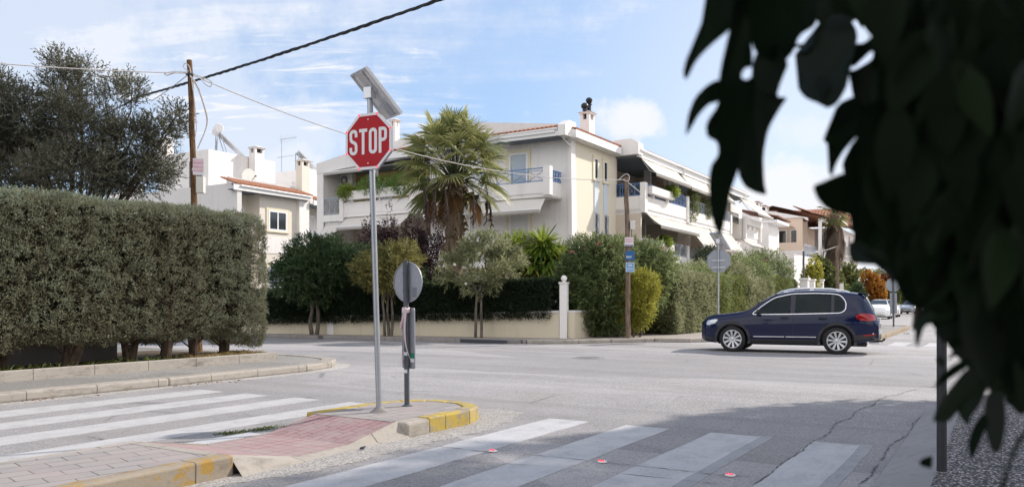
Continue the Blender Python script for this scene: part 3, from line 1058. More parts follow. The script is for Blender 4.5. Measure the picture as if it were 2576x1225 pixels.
def awning(b, name, top, bot, side_a, side_b, axis, mat, label=None, scallop=True):
    """cloth from (offset, z) top to bot along axis 's' or 't' from side_a to side_b; valance with scallops"""
    (o0, z0), (o1, z1) = top, bot
    n = max(6, int(abs(side_b - side_a) / 0.16))
    P = lambda c, o, z: (c, o, z) if axis == 's' else (o, c, z)
    vs, fs = [], []
    m_ = 6
    for i in range(n + 1):
        c = side_a + (side_b - side_a) * i / n
        for j in range(m_ + 1):
            f = j / m_
            sag = 0.035 * math.sin(math.pi * f) + 0.012 * math.sin(c * 2.1 + f * 3)
            vs.append(P(c, o0 + (o1 - o0) * f, z0 + (z1 - z0) * f - sag))
        drop = 0.17 + (0.045 * abs(math.sin(i * math.pi / 2)) if scallop else 0.0)
        vs.append(P(c, o1 + (o1 - o0) * 0.01, z1 - drop))
    k = m_ + 2
    for i in range(n):
        for j in range(m_ + 1):
            fs.append((i * k + j, i * k + j + 1, (i + 1) * k + j + 1, (i + 1) * k + j))
    mb = MB()
    mb.add(vs, fs)
    o = mb.build(name, mat, b, True, fix=False)
    sm = o.modifiers.new('cloth', 'SOLIDIFY')
    sm.thickness = 0.012
    mb = MB()
    mb.tube([P(side_a, o1, z1), P(side_b, o1, z1)], 0.035, 8)
    mb.tube([P(side_a, o0, z0 + 0.02), P(side_b, o0, z0 + 0.02)], 0.06, 8)
    for c in (side_a + 0.25, side_b - 0.25):
        mb.bar(P(c, o0, z0 - 0.1), P(c, (o0 + o1) / 2, z1 + (z0 - z1) * 0.2), 0.04)
        mb.bar(P(c, (o0 + o1) / 2, z1 + (z0 - z1) * 0.2), P(c, o1, z1), 0.04)
    mb.build('awning_frame', M['trim'], o)
    if label:
        o['label'] = label
    return o


def window_on(b, name, axis, off, a0, a1, z0, z1, out_, frame=0.09, pane='pane', surround=None, mull=1, depth=0.06):
    """window on a wall plane. axis 's': wall runs along s at t=off; axis 't': runs along t at s=off; out_ = outward sign"""
    def bx(mb, c0, c1, d0, d1, zz0, zz1):
        if axis == 's':
            mb.box(c0, c1, off + d0 * out_, off + d1 * out_, zz0, zz1)
        else:
            mb.box(off + d0 * out_, off + d1 * out_, c0, c1, zz0, zz1)
    mb = MB()
    f = frame
    bx(mb, a0, a0 + f, 0.0, depth, z0, z1)
    bx(mb, a1 - f, a1, 0.0, depth, z0, z1)
    bx(mb, a0 + f, a1 - f, 0.0, depth, z0, z0 + f)
    bx(mb, a0 + f, a1 - f, 0.0, depth, z1 - f, z1)
    for k in range(mull):
        c = a0 + (a1 - a0) * (k + 1) / (mull + 1)
        bx(mb, c - f * 0.4, c + f * 0.4, 0.0, depth * 0.9, z0 + f, z1 - f)
    w_ = mb.build(name, M['trim'], b)
    mb = MB()
    bx(mb, a0 + f, a1 - f, 0.004, 0.016, z0 + f, z1 - f)
    mb.build('pane', M[pane], w_)
    if surround:
        mb = MB()
        g_ = 0.16
        bx(mb, a0 - g_, a0, 0.0, 0.05, z0, z1 + g_)
        bx(mb, a1, a1 + g_, 0.0, 0.05, z0, z1 + g_)
        bx(mb, a0, a1, 0.0, 0.05, z1, z1 + g_)
        bx(mb, a0 - g_, a1 + g_, 0.0, 0.09, z0 - 0.1, z0)
        mb.build('surround', M[surround], w_)
    return w_


def chimney(b, s, t, w1, w2, z0, z1, mat='white', pots=True, tiled=False):
    mb = MB()
    mb.box(s - w1, s + w1, t - w2, t + w2, z0, z1 - 0.42)
    for (a, c) in ((-1, -1), (1, -1), (-1, 1), (1, 1)):
        mb.box(s + a * (w1 - 0.08) - 0.08, s + a * (w1 - 0.08) + 0.08, t + c * (w2 - 0.08) - 0.08, t + c * (w2 - 0.08) + 0.08, z1 - 0.42, z1 - 0.12)
    mb.box(s - w1 - 0.05, s + w1 + 0.05, t - w2 - 0.05, t + w2 + 0.05, z1 - 0.12, z1 - 0.04)
    o = mb.build('chimney', M[mat], b)
    mb = MB()
    mb.box(s - w1 + 0.165, s + w1 - 0.165, t - w2 + 0.165, t + w2 - 0.165, z1 - 0.41, z1 - 0.125)
    mb.build('flue', M['black_iron'], o)
    mb = MB()
    h = 0.16 if tiled else 0.10
    mb.add([(s - w1 - 0.1, t - w2 - 0.1, z1 - 0.038), (s + w1 + 0.1, t - w2 - 0.1, z1 - 0.038), (s + w1 + 0.1, t + w2 + 0.1, z1 - 0.038), (s - w1 - 0.1, t + w2 + 0.1, z1 - 0.038), (s, t - w2 * 0.4, z1 + h), (s, t + w2 * 0.4, z1 + h)],
           [(0, 3, 2, 1), (0, 1, 4), (2, 3, 5), (1, 2, 5, 4), (3, 0, 4, 5)])
    mb.build('chimney_cap', M['terracotta_dark'] if tiled else M['white2'], o)
    return o


C0 = (2.85, 38.4, 0.0)
B = thing('apartment_building', 'three storey white and cream apartment building with awnings and balconies behind the palm', 'building', C0, ROT)

# main walls: each floor of the street front, recess on the left, cream flank
mb = MB()
mb.box(0.0, 0.3, 0.05, 8.5, 0, 9.3)                      # front, right half
mb.box(1.25, 1.5, 8.5, 15.1, 0, 9.0)                     # set back behind the left balcony
mb.box(0.3, 1.25, 8.3, 8.5, 0, 9.3)
mb.box(-1.25, 1.5, 15.1, 15.6, 0, 9.1)                  # end wing
mb.box(1.5, 6.5, 15.35, 15.6, 0, 9.3)
mb.box(6.3, 6.5, 8.0, 15.35, 0, 9.3)
mb.box(6.5, 11, 8.0, 8.2, 0, 9.3)
mb.box(10.8, 11, 1.8, 8.0, 0, 9.3)
mb.build('street_wall', M['white'], B)
mb = MB()
mb.box(1.22, 1.25, 8.5, 15.1, 6.2, 9.0)
mb.build('recess_wall', M['yellow_wall'], B)
mb = MB()
mb.prism([(15.6, 9.0), (15.6, 9.12), (8.9, 10.45), (6.6, 10.62), (4.6, 10.42), (0.3, 9.85), (0.3, 9.2)],
         lambda a, z: (-0.32, a, z), lambda a, z: (-0.02, a, z))
mb.prism([(15.62, 8.58), (15.62, 9.17), (10.65, 9.94), (10.65, 8.95)], lambda a, z: (-1.27, a, z), lambda a, z: (-1.05, a, z))
mb.prism([(10.65, 9.98), (8.9, 10.30), (6.6, 10.50), (6.6, 10.3), (10.65, 9.5)], lambda a, z: (-0.42, a, z), lambda a, z: (-0.33, a, z))
mb.build('gable', M['gable'], B)
mb = MB()
mb.box(0.3, 5.2, -0.002, 0.3, 0, 9.2)
mb.build('flank_wall', M['cream'], B)
mb = MB()
mb.add([(-0.14, -0.06, 9.25), (0.28, -0.06, 9.25), (0.28, 0.1, 9.25), (-0.14, 0.1, 9.25), (-0.06, -0.12, 0), (0.62, -0.12, 0), (0.62, 0.1, 0), (-0.06, 0.1, 0)],
       [(0, 1, 2, 3), (7, 6, 5, 4), (0, 4, 5, 1), (1, 5, 6, 2), (2, 6, 7, 3), (3, 7, 4, 0)])
mb.build('corner_buttress', M['white'], B)

# roof slopes behind the parapet and the tiled eaves
mb = MB()
mb.add([(-0.3, 0.3, 9.75), (10.5, 0.3, 9.6), (10.5, 6.8, 10.4), (-0.0, 6.8, 10.4), (6.6, 15.5, 9.05), (0.0, 15.5, 9.05), (6.6, 6.8, 10.4)], [(0, 1, 2, 3), (3, 6, 4, 5)])
mb.build('roof', M['tile'], B, fix=False)
mb = MB()
tiles(mb, (-1.08, 0.15, 9.56), (-1.08, 8.0, 9.50), (1.0, 0, 0.28), 0)
tiles(mb, (-1.08, 8.6, 9.44), (-1.08, 10.6, 9.40), (0.9, 0, 0.26), 0)
tiles(mb, (-0.5, -0.52, 9.50), (4.75, -0.52, 9.50), (0, 1.0, 0.22), 0)
tiles(mb, (6.3, -1.32, 9.42), (26.6, -1.32, 9.42), (0, 1.3, 0.36), 0)
mb.build('eave_tiles', M['tile'], B)
mb = MB()
mb.box(-1.02, -0.05, 0.12, 8.0, 9.16, 9.22)
mb.box(-1.02, 0.0, 8.6, 15.1, 8.66, 8.72)
mb.box(0.001, 1.2, 8.5, 15.1, 8.80, 8.88)
mb.box(5.22, 26.6, -1.2, 1.6, 9.0, 9.08)
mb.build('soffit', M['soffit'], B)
mb = MB()
mb.box(-1.09, -1.02, 0.12, 8.0, 9.14, 9.48)
mb.box(-1.16, -1.09, 0.3, 7.9, 9.30, 9.42)
mb.box(-1.09, -1.02, 8.55, 10.62, 9.0, 9.36)
mb.box(-0.52, 4.76, -0.52, -0.40, 9.10, 9.46)
mb.box(-0.50, 4.74, -0.40, -0.005, 9.08, 9.14)
mb.box(-0.52, -0.45, -0.40, 0.0, 9.14, 9.50)
mb.box(5.2, 26.6, -1.33, -1.2, 8.98, 9.36)
mb.build('fascia', M['trim'], B)
mb = MB()
mb.tube([(-1.13, 0.15, 9.47), (-1.13, 8.0, 9.44)], 0.055, 8)
mb.tube([(5.2, -1.42, 9.33), (26.7, -1.42, 9.33)], 0.07, 8)
mb.tube([(-1.1, 0.2, 9.4), (-0.8, 0.1, 9.15), (-0.15, -0.05, 8.75)], 0.035, 8)
mb.tube([(12.0, -1.42, 9.3), (12.0, -1.42, 9.05), (12.0, -0.95, 8.7)], 0.05, 8)
mb.tube([(25.4, -1.42, 9.3), (25.4, -1.42, 9.0), (25.4, -0.95, 8.7)], 0.05, 8)
mb.build('gutter', M['trim'], B, True)
mb = MB()   # pentagon ends of the roof beams
pent = [(-1.15, 9.12), (-1.15, 9.62), (-0.75, 9.88), (-0.05, 9.88), (-0.05, 9.12)]
mb.prism(pent, lambda a, z: (a, -0.28, z), lambda a, z: (a, 0.12, z))
mb.build('roof_beam_end', M['white'], B)
mb = MB()
pent2 = [(-1.40, 9.08), (-1.40, 9.70), (-1.0, 9.92), (0.0, 9.92), (0.0, 9.08)]
mb.prism(pent2, lambda a, z: (4.95, a, z), lambda a, z: (5.6, a, z))
mb.build('roof_beam_end', M['white'], B)

# chimneys
ch = chimney(B, 4.2, 1.2, 0.34, 0.27, 9.5, 11.40, 'white')
mb = MB()
mb.lathe([(0.12, 11.3), (0.12, 11.42), (0.17, 11.44), (0.2, 11.52), (0.19, 11.62), (0.11, 11.7)], (3.98, 1.25, 0.16), 14)
mb.lathe([(0.11, 11.3), (0.11, 11.68), (0.17, 11.7), (0.12, 11.74), (0.14, 11.82), (0.18, 11.9), (0.17, 12.0), (0.09, 12.07)], (4.40, 1.2, 0.16), 14)
mb.build('cowl', M['black_iron'], ch, True)
chimney(B, 14.0, 2.9, 0.24, 0.22, 9.6, 10.55)
chimney(B, 18.0, 2.4, 0.26, 0.22, 9.6, 10.35)
chimney(B, 26.2, 0.6, 0.3, 0.26, 9.3, 10.05, 'stone', True, True)
chimney(B, 2.2, 12.78, 0.2, 0.2, 9.4, 12.0)

# ---- street front, left balcony
mb = MB()
mb.box(-1.28, 1.25, 8.55, 15.1, 6.0, 6.18)
mb.box(-1.30, -1.12, 8.8, 13.5, 6.18, 6.80)
mb.box(-1.30, -1.12, 13.7, 15.1, 5.82, 6.2)
mb.box(-1.38, -1.08, 8.52, 8.82, 5.95, 7.55)
mb.box(-1.38, -1.08, 13.48, 13.76, 5.78, 7.55)
mb.box(-1.1, 0.0, 8.56, 8.72, 6.0, 7.2)
mb.build('left_balcony', M['white'], B)
mb = MB()
mb.box(-1.52, -1.20, 8.84, 13.44, 6.92, 7.40)
for t in (9.3, 10.8, 12.8):
    mb.box(-1.36, -1.26, t, t + 0.12, 6.78, 6.93)
mb.build('planter_box', M['white'], B)
mb = MB()
railing(mb, (-1.2, 13.8), (-1.2, 15.1), 6.22, 7.15)
mb.build('railing', M['grey_rail'], B)
mb = MB()
mb.box(-0.95, -0.70, 11.5, 11.8, 6.18, 8.74)
mb.build('column', M['trim'], B)
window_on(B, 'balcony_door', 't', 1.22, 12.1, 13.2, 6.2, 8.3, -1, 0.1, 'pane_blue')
window_on(B, 'balcony_door', 't', 1.22, 9.0, 10.2, 6.2, 8.3, -1, 0.1, 'pane')
awning(B, 'awning', (-1.15, 6.02), (-2.05, 5.38), 8.85, 13.35, 't', M['awning_dark'], scallop=False)
awning(B, 'awning', (-1.15, 5.72), (-1.7, 5.05), 13.8, 15.0, 't', M['awning_dark'], scallop=False)
awning(B, 'awning', (-1.05, 8.72), (-1.45, 8.58), 12.0, 14.9, 't', M['awning_dark'], scallop=False)
mb = MB()
mb.box(1.2, 1.25, 8.5, 15.1, 3.1, 5.95)
mb.build('lower_recess_wall', M['beige'], B)
mb = MB()
mb.box(1.12, 1.2, 8.9, 10.2, 3.2, 5.3)
mb.build('wooden_door', M['dark_wood'], B)
mb = MB()
mb.box(-1.28, 1.25, 8.55, 15.1, 3.0, 3.18)
mb.box(-1.30, -1.12, 8.8, 15.1, 3.18, 3.75)
mb.build('lower_balcony', M['white'], B)
mb = MB()
tiles(mb, (-1.0, 6.4, 5.92), (-1.0, 8.2, 5.92), (0.9, 0, 0.25), 0)
mb.build('canopy_tiles', M['tile'], B)
mb = MB()
mb.box(-1.0, -0.001, 6.4, 8.2, 5.66, 5.9)
mb.build('canopy', M['white'], B)

# ---- street front, right balcony
mb = MB()
mb.box(-1.28, 0.0, 0.55, 6.2, 6.28, 6.46)
mb.box(-1.32, -1.16, 0.8, 6.2, 6.46, 7.0)
mb.box(-1.36, -1.06, 0.44, 0.80, 6.36, 7.74)
mb.box(-1.06, 0.35, 0.50, 0.66, 6.34, 7.02)
mb.box(-1.16, 0.0, 6.04, 6.2, 6.46, 7.0)
mb.build('right_balcony', M['white'], B)
mb = MB()
railing(mb, (-1.24, 0.8), (-1.24, 6.1), 7.0, 7.66, 0.9)
railing(mb, (-1.06, 0.58), (0.3, 0.58), 7.02, 7.55, 0.30, 0.03)
mb.build('railing', M['blue_rail'], B)
awning(B, 'awning', (-1.15, 6.30), (-1.70, 5.66), 0.75, 5.8, 't', M['awning_dark'])
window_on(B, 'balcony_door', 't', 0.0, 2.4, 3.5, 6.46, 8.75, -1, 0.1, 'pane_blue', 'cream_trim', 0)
for (a, c) in ((4.75, 5.95), (2.3, 3.5)):
    window_on(B, 'shuttered_door', 't', 0.0, a, c, 3.25, 5.75, -1, 0.09, 'shutter', 'cream_trim', 0)
mb = MB()
mb.box(-1.28, 0.0, 0.55, 7.6, 3.0, 3.18)
mb.box(-1.38, -1.1, 7.3, 7.6, 3.0, 4.75)
mb.build('lower_slab', M['white'], B)
mb = MB()
railing(mb, (-1.24, 0.7), (-1.24, 7.3), 3.6, 4.62, 0.9)
mb.build('railing', M['grey_rail'], B)

# ---- cream flank: slit windows, blue panels, iron grilles
for (a, c) in ((2.49, 2.93), (3.62, 4.08)):
    window_on(B, 'slit_window', 's', 0.0, a, c, 7.55, 8.62, -1, 0.06, 'pane', 'cream_trim', 0, 0.05)
    mb = MB()
    mb.box(a, c, -0.045, -0.003, 5.86, 7.44)
    mb.build('window_panel', M['panel_blue'], B)
    wn = window_on(B, 'grille_window', 's', 0.0, a, c, 4.72, 5.80, -1, 0.05, 'pane', None, 0, 0.05)
    mb = MB()
    railing(mb, (a, -0.09), (c, -0.09), 4.74, 5.78, 0.45, 0.014)
    mb.build('grille', M['grey_rail'], wn)

# ---- long flank with balconies
mb = MB()
mb.box(5.2, 26.6, 1.6, 1.8, 0, 9.1)
mb.box(5.2, 5.35, -1.42, 1.6, 0.0, 6.0)
mb.box(5.2, 5.35, 0.0, 1.6, 6.0, 9.1)
mb.box(12.05, 12.22, -1.0, 1.6, 0, 9.0)
mb.box(22.0, 22.2, -1.0, 1.6, 0, 9.0)
mb.box(26.4, 26.6, 0.0, 10, 0, 9.3)
mb.build('flank_recess_wall', M['beige'], B)
mb = MB()
for z in (3.06, 6.05):
    mb.box(5.2, 12.2, -1.5, 1.6, z, z + 0.2)
    mb.box(12.2, 21.2, -1.5, 1.6, z, z + 0.2)
mb.box(5.20, 5.36, -1.42, 0.0, 6.0, 6.92)
for z in (3.1, 6.05):
    mb.box(5.25, 5.62, -1.64, -1.36, z - 0.02, z + 1.58)
    mb.box(5.62, 12.0, -1.56, -1.42, z + 0.2, z + 0.88)
    mb.box(12.0, 12.36, -1.62, -1.38, z, z + 1.58)
    mb.box(12.36, 21.0, -1.56, -1.42, z + 0.2, z + 0.78)
    mb.box(21.0, 21.3, -1.62, -1.38, z, z + 1.3)
mb.build('flank_balcony', M['white'], B)
for z in (3.1, 6.05):
    mb = MB()
    mb.box(5.75, 9.1, -1.86, -1.5, z + 1.02, z + 1.42)
    for s in (6.3, 8.5):
        mb.box(s, s + 0.14, -1.7, -1.56, z + 0.8, z + 1.03)
    mb.build('planter_box', M['white'], B)
    mb = MB()
    railing(mb, (5.62, -1.49), (12.0, -1.49), z + 0.88, z + 1.55, 0.5)
    mb.build('railing', M['blue_rail' if z > 5 else 'grey_rail'], B)
    mb = MB()
    railing(mb, (12.36, -1.49), (21.0, -1.49), z + 0.78, z + 1.45, 0.5)
    mb.build('railing', M['grey_rail'], B)
mb = MB()
railing(mb, (5.28, -1.4), (5.28, 0.0), 6.92, 7.58, 0.35)
mb.build('railing', M['blue_rail'], B)
for (a, c, z0, z1) in ((5.6, 7.0, 6.25, 8.4), (8.4, 10.2, 6.25, 8.4), (13.2, 15.0, 6.25, 8.3), (17.0, 19.0, 6.25, 8.3), (6.2, 7.6, 3.3, 5.4), (9.2, 10.6, 3.3, 5.4), (13.0, 15.0, 3.3, 5.4), (17.0, 19.0, 3.3, 5.4)):
    window_on(B, 'balcony_door', 's', 1.6, a, c, z0, z1, -1, 0.12, 'pane', None, 1)
mb = MB()
for k in range(9):
    mb.box(10.4, 12.0, -0.4 + 0.0, -0.36, 7.0 + k * 0.17, 7.12 + k * 0.17)
mb.build('timber_screen', M['wood_slat'], B)
mb = MB()
mb.box(9.9, 10.05, -1.3, 1.6, 3.3, 4.9)
mb.box(9.6, 9.8, -0.2, 0.2, 6.25, 9.0)
mb.box(8.8, 9.0, -0.2, 0.2, 3.3, 6.0)
mb.build('partition', M['white2'], B)
awning(B, 'awning', (-1.25, 9.02), (-2.15, 8.12), 5.55, 11.0, 's', M['awning'])
awning(B, 'awning', (-1.25, 9.0), (-1.95, 8.15), 11.75, 16.6, 's', M['awning'])
awning(B, 'awning', (-1.25, 9.0), (-1.95, 8.2), 16.8, 20.9, 's', M['awning'])
awning(B, 'awning', (-1.5, 6.02), (-2.3, 5.38), 5.85, 12.2, 's', M['awning'])
awning(B, 'awning', (-1.5, 6.02), (-2.45, 4.75), 12.3, 16.4, 's', M['awning'])
awning(B, 'awning', (-1.5, 6.02), (-2.45, 4.75), 16.6, 21.4, 's', M['awning'])
# hanging sun curtains closing the bays
for s in (11.25, 21.6):
    mb = MB()
    for k in range(6):
        mb.add([(s + 0.03 * (k % 2), -1.35 + k * 0.16, 6.9), (s + 0.03 * ((k + 1) % 2), -1.35 + (k + 1) * 0.16, 6.9), (s + 0.03 * ((k + 1) % 2), -1.35 + (k + 1) * 0.16, 8.98), (s + 0.03 * (k % 2), -1.35 + k * 0.16, 8.98)], [(0, 1, 2, 3)])
    mb.build('sun_curtain', M['awning_dark'], B, fix=False)
# boxy end balcony
mb = MB()
mb.box(24.3, 28.7, -1.55, 0.6, 5.95, 6.1)
mb.box(24.3, 24.5, -1.55, 0.5, 6.1, 7.4)
mb.box(24.3, 24.55, -1.75, -1.45, 5.9, 7.55)
mb.box(28.5, 28.75, -1.75, -1.45, 5.9, 7.4)
mb.box(24.5, 28.5, -1.6, -1.45, 6.1, 6.75)
mb.box(26.6, 29.6, 0.0, 9, 0, 8.7)
mb.box(22.0, 30.5, -1.4, 0.5, 3.0, 4.6)
mb.build('end_balcony', M['white'], B)
mb = MB()
mb.box(24.6, 28.45, -1.9, -1.5, 6.95, 7.4)
for s in (25.2, 26.4, 27.6):
    mb.box(s, s + 0.12, -1.75, -1.6, 6.7, 6.96)
mb.build('planter_box', M['white'], B)
mb = MB()
railing(mb, (22.2, -1.2), (24.3, -1.2), 7.0, 7.7, 0.3)
mb.build('railing', M['dark_rail'], B)
awning(B, 'awning', (-1.2, 9.0), (-2.6, 7.75), 24.4, 28.9, 's', M['awning'], scallop=False)
awning(B, 'awning', (-1.5, 5.9), (-2.0, 5.5), 24.4, 28.5, 's', M['awning'], scallop=False)
awning(B, 'awning', (-1.3, 5.6), (-1.9, 4.2), 21.8, 23.6, 's', M['awning'], scallop=False)
mb = MB()
mb.box(22.3, 24.2, -0.1, 0.0, 6.2, 9.0)
mb.build('cloth_screen', M['yellow_wall'], B)

# air conditioners on the left recess
bs = lambda s, t, z: Vector((C0[0], C0[1], 0)) + ST(s, t, z)
for i, z in enumerate((7.95, 7.0)):
    t_ = thing('air_conditioner', ('upper' if i == 0 else 'lower') + ' of two white air conditioner units in the left balcony recess', 'air conditioner', bs(0.15, 14.55, z), ROT, 'air conditioners on the left balcony')
    mb = MB()
    mb.box(-0.17, 0.17, -0.48, 0.48, 0, 0.72)
    mb.build('casing', M['ac'], t_, bevel=0.02)
    mb = MB()
    mb.lathe([(0.28, -0.185), (0.28, -0.172)], (0, 0.12, 0.36), 20, 'x')
    mb.build('fan_grille', M['ac_dark'], t_)
    mb = MB()
    mb.lathe([(0.10, -0.2), (0.10, -0.185)], (0, 0.12, 0.36), 12, 'x')
    for k in range(4):
        an = k * math.pi / 4
        mb.bar((-0.19, 0.12 - 0.27 * math.cos(an), 0.36 - 0.27 * math.sin(an)), (-0.19, 0.12 + 0.27 * math.cos(an), 0.36 + 0.27 * math.sin(an)), 0.015)
    mb.build('fan_guard', M['ac'], t_)

# ------------------------------------------------------------- white house on the left
HC = ST(33.4, 41.0)
HB = thing('terraced_house', 'white and sandy two storey house with roof terrace seen over the cypress hedge', 'house', (HC.x, HC.y, 0), ROT)
mb = MB()
mb.box(0.0, 0.35, 0.0, 9.5, 0, 8.75)
mb.box(0.0, 0.35, -0.5, 0.0, 0, 8.6)
mb.build('end_wall', M['white2'], HB)
mb = MB()
mb.prism([(9.5, 6.9), (9.5, 7.6), (13.3, 8.9), (9.5, 9.1)], lambda a, z: (-0.1, a, z), lambda a, z: (0.3, a, z))
mb.box(-1.6, 0.3, 9.2, 14.5, 7.1, 7.6)
mb.box(-0.5, 0.1, 6.0, 8.2, 0, 7.45)
mb.build('end_wing', M['white'], HB)
mb = MB()
mb.box(0.35, 2.2, 1.2, 1.4, 0, 8.3)
mb.box(2.2, 5.4, 0.0, 0.3, 0, 8.3)
mb.box(2.2, 2.4, 0.3, 1.4, 0, 8.3)
mb.box(5.4, 8.5, 1.2, 1.4, 0, 8.3)
mb.build('street_wall', M['stone'], HB)
mb = MB()
mb.box(5.4, 6.3, -0.25, 0.4, 0, 8.35)
mb.box(2.15, 5.45, -0.03, 0.0, 4.5, 5.6)
mb.box(6.3, 9.5, -0.4, 1.2, 4.4, 5.3)
mb.build('white_band', M['white'], HB)
mb = MB()
mb.box(-0.3, 6.2, -0.5, 0.0, 8.28, 8.34)
mb.box(0.36, 2.2, 0.0, 1.2, 8.28, 8.34)
mb.box(6.6, 10.5, -0.4, 1.2, 8.0, 8.06)
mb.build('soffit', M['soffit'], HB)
mb = MB()
mb.box(-0.3, 6.3, -0.58, -0.5, 8.26, 8.62)
mb.box(6.5, 10.5, -0.5, -0.4, 8.0, 8.32)
mb.tube([(0.2, -0.63, 8.55), (6.2, -0.63, 8.5)], 0.06, 8)
mb.tube([(0.3, -0.6, 8.5), (0.2, -0.4, 8.2), (0.1, -0.1, 7.9)], 0.05, 8)
mb.build('fascia', M['trim'], HB)
mb = MB()
tiles(mb, (-0.2, -0.62, 8.66), (6.3, -0.62, 8.60), (0, 1.5, 0.5), 0)
tiles(mb, (6.6, -0.52, 8.36), (10.5, -0.52, 8.33), (0, 1.4, 0.45), 0)
mb.build('eave_tiles', M['tile'], HB)
mb = MB()
mb.box(0.8, 6.4, 1.2, 1.5, 8.5, 9.35)
mb.build('roof_parapet', M['white2'], HB)
mb = MB()
mb.box(0.6, 6.2, 3.0, 7.2, 8.4, 11.25)
mb.box(8.5, 14.2, 2.0, 7.0, 8.0, 11.0)
mb.box(0.6, 14, 2.0, 9.2, 8.3, 8.5)
mb.build('roof_rooms', M['white'], HB)
mb = MB()
mb.box(0.56, 0.6, 3.6, 4.9, 8.5, 10.6)
mb.build('roof_door', M['pane'], HB)
mb = MB()
for k in range(6):
    mb.box(8.44, 8.47, 2.8 + k * 0.18, 2.85 + k * 0.18, 8.9, 10.2)
mb.build('roof_gate', M['trim'], HB)
chimney(HB, 0.9, 7.8, 0.32, 0.36, 8.4, 12.5)
chimney(HB, 4.2, 2.6, 0.4, 0.3, 8.4, 11.9)
chimney(HB, 7.0, 1.1, 0.36, 0.3, 8.0, 11.3, 'stone')
window_on(HB, 'window', 's', 1.2, 0.75, 1.9, 5.7, 7.5, -1, 0.12, 'pane', None, 0)
window_on(HB, 'window', 's', 0.0, 2.9, 4.5, 6.0, 7.35, -1, 0.12, 'pane', 'cream_trim', 1)
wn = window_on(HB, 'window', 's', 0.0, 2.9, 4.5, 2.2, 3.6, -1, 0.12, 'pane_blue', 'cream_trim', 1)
mb = MB()
railing(mb, (2.9, -0.1), (4.5, -0.1), 2.2, 3.6, 0.4, 0.02)
mb.build('grille', M['grey_rail'], wn)
window_on(HB, 'shuttered_door', 's', 1.2, 6.7, 8.2, 5.3, 7.5, -1, 0.1, 'shutter', None, 0)
mb = MB()
railing(mb, (6.3, -0.35), (9.5, -0.35), 5.3, 6.2, 0.5)
mb.build('railing', M['grey_rail'], HB)
hb = lambda s, t, z: Vector((HC.x, HC.y, 0)) + ST(s, t, z)
t_ = thing('air_conditioner', 'small air conditioner on the sandy house wall above the hedge', 'air conditioner', hb(0.42, 0.9, 7.2), ROT)
mb = MB()
mb.box(-0.03, 0.3, -0.5, 0.28, 0, 0.75)
mb.build('casing', M['ac'], t_, bevel=0.02)
mb = MB()
mb.lathe([(0.26, -0.52), (0.26, -0.5)], (0.14, 0, 0.38), 16, 'y')
mb.build('fan_grille', M['ac_dark'], t_)

for (s, t, z, lab, tank) in ((3.2, 4.6, 11.25, 'solar water heater with white tank on the roof terrace room', True), (10.6, 4.6, 11.0, 'solar collector frame on the farther roof room, tank hidden', False)):
    t_ = thing('solar_heater', lab, 'solar heater', hb(s, t, z), ROT + R(58))
    mb = MB()
    if tank:
        for a in (-0.55, 0.55):
            mb.bar((a, 0.6, 0), (a, 0.55, 1.5), 0.05)
            mb.bar((a, -0.1, 0), (a, 0.35, 1.5), 0.05)
        mb.bar((-0.55, 0.6, 0.1), (0.55, 0.55, 1.4), 0.04)
        mb.bar((0.55, 0.6, 0.1), (-0.55, 0.55, 1.4), 0.04)
    else:
        for a in (-0.55, 0.55):
            mb.bar((a, 0.6, 0), (a, 0.6, 1.75), 0.06)
            mb.bar((a, 0.6, 1.0), (a, -0.5, 1.0), 0.04)
    mb.bar((-0.6, 0.58, 0.8), (0.6, 0.58, 0.8), 0.05)
    mb.build('stand', M['metal'], t_)
    mb = MB()
    k0 = len(mb.v)
    mb.box(-0.6, 0.6, -0.02, 2.3, -0.05, 0.05)
    mb.xf(lambda p: Vector((p.x, 0.55 - p.y * 0.76, 1.72 - p.y * 0.70 + p.z)), k0)
    mb.build('collector', M['alu'], t_)
    if tank:
        mb = MB()
        mb.lathe([(0.05, -0.85), (0.27, -0.83), (0.30, -0.75), (0.30, 0.75), (0.27, 0.83), (0.05, 0.85)], (0, 0.5, 1.85), 18, 'x')
        mb.build('tank', M['trim'], t_, True)
t_ = thing('satellite_dish', 'grey white satellite dish in front of the roof terrace room', 'satellite dish', hb(3.0, 2.2, 8.6), ROT)
mb = MB()
mb.lathe([(0.02, 0.0), (0.3, -0.06), (0.5, -0.16), (0.62, -0.28)], (0, 0, 1.0), 20, 'y')
mb.build('dish', M['ac'], t_, True)
mb = MB()
mb.bar((0, 0.05, 0), (0, 0.05, 1.0), 0.06)
mb.bar((0, -0.1, 0.5), (0.1, -0.75, 1.1), 0.03)
mb.lathe([(0.05, -0.05), (0.05, 0.06)], (0.1, -0.78, 1.1), 8, 'y')
mb.build('arm', M['dark_rail'], t_)
for (s, t, z, h, lab) in ((1.0, 6.4, 11.25, 2.6, 'tall thin television aerial left of the solar tank'), (8.8, 5.2, 11.0, 2.6, 'television aerial between the two roof rooms')):
    t_ = thing('television_aerial', lab, 'aerial', hb(s, t, z), ROT)
    mb = MB()
    mb.tube([(0, 0, 0), (0, 0, h)], 0.025, 6)
    mb.build('mast', M['metal'], t_)
    mb = MB()
    mb.bar((0, 0.2, h - 0.08), (0, -1.6, h - 0.08), 0.03)
    for k in range(8):
        L = 0.36 - k * 0.03
        mb.bar((0, 0.1 - k * 0.22, h - 0.08 - L), (0, 0.1 - k * 0.22, h - 0.08 + L), 0.02)
    mb.build('antenna_rods', M['metal'], t_)
    mb = MB()
    mb.bar((0, 0.5, h - 1.4), (0, -1.4, h - 1.4), 0.03)
    mb.build('cross_arm', M['metal'], t_)

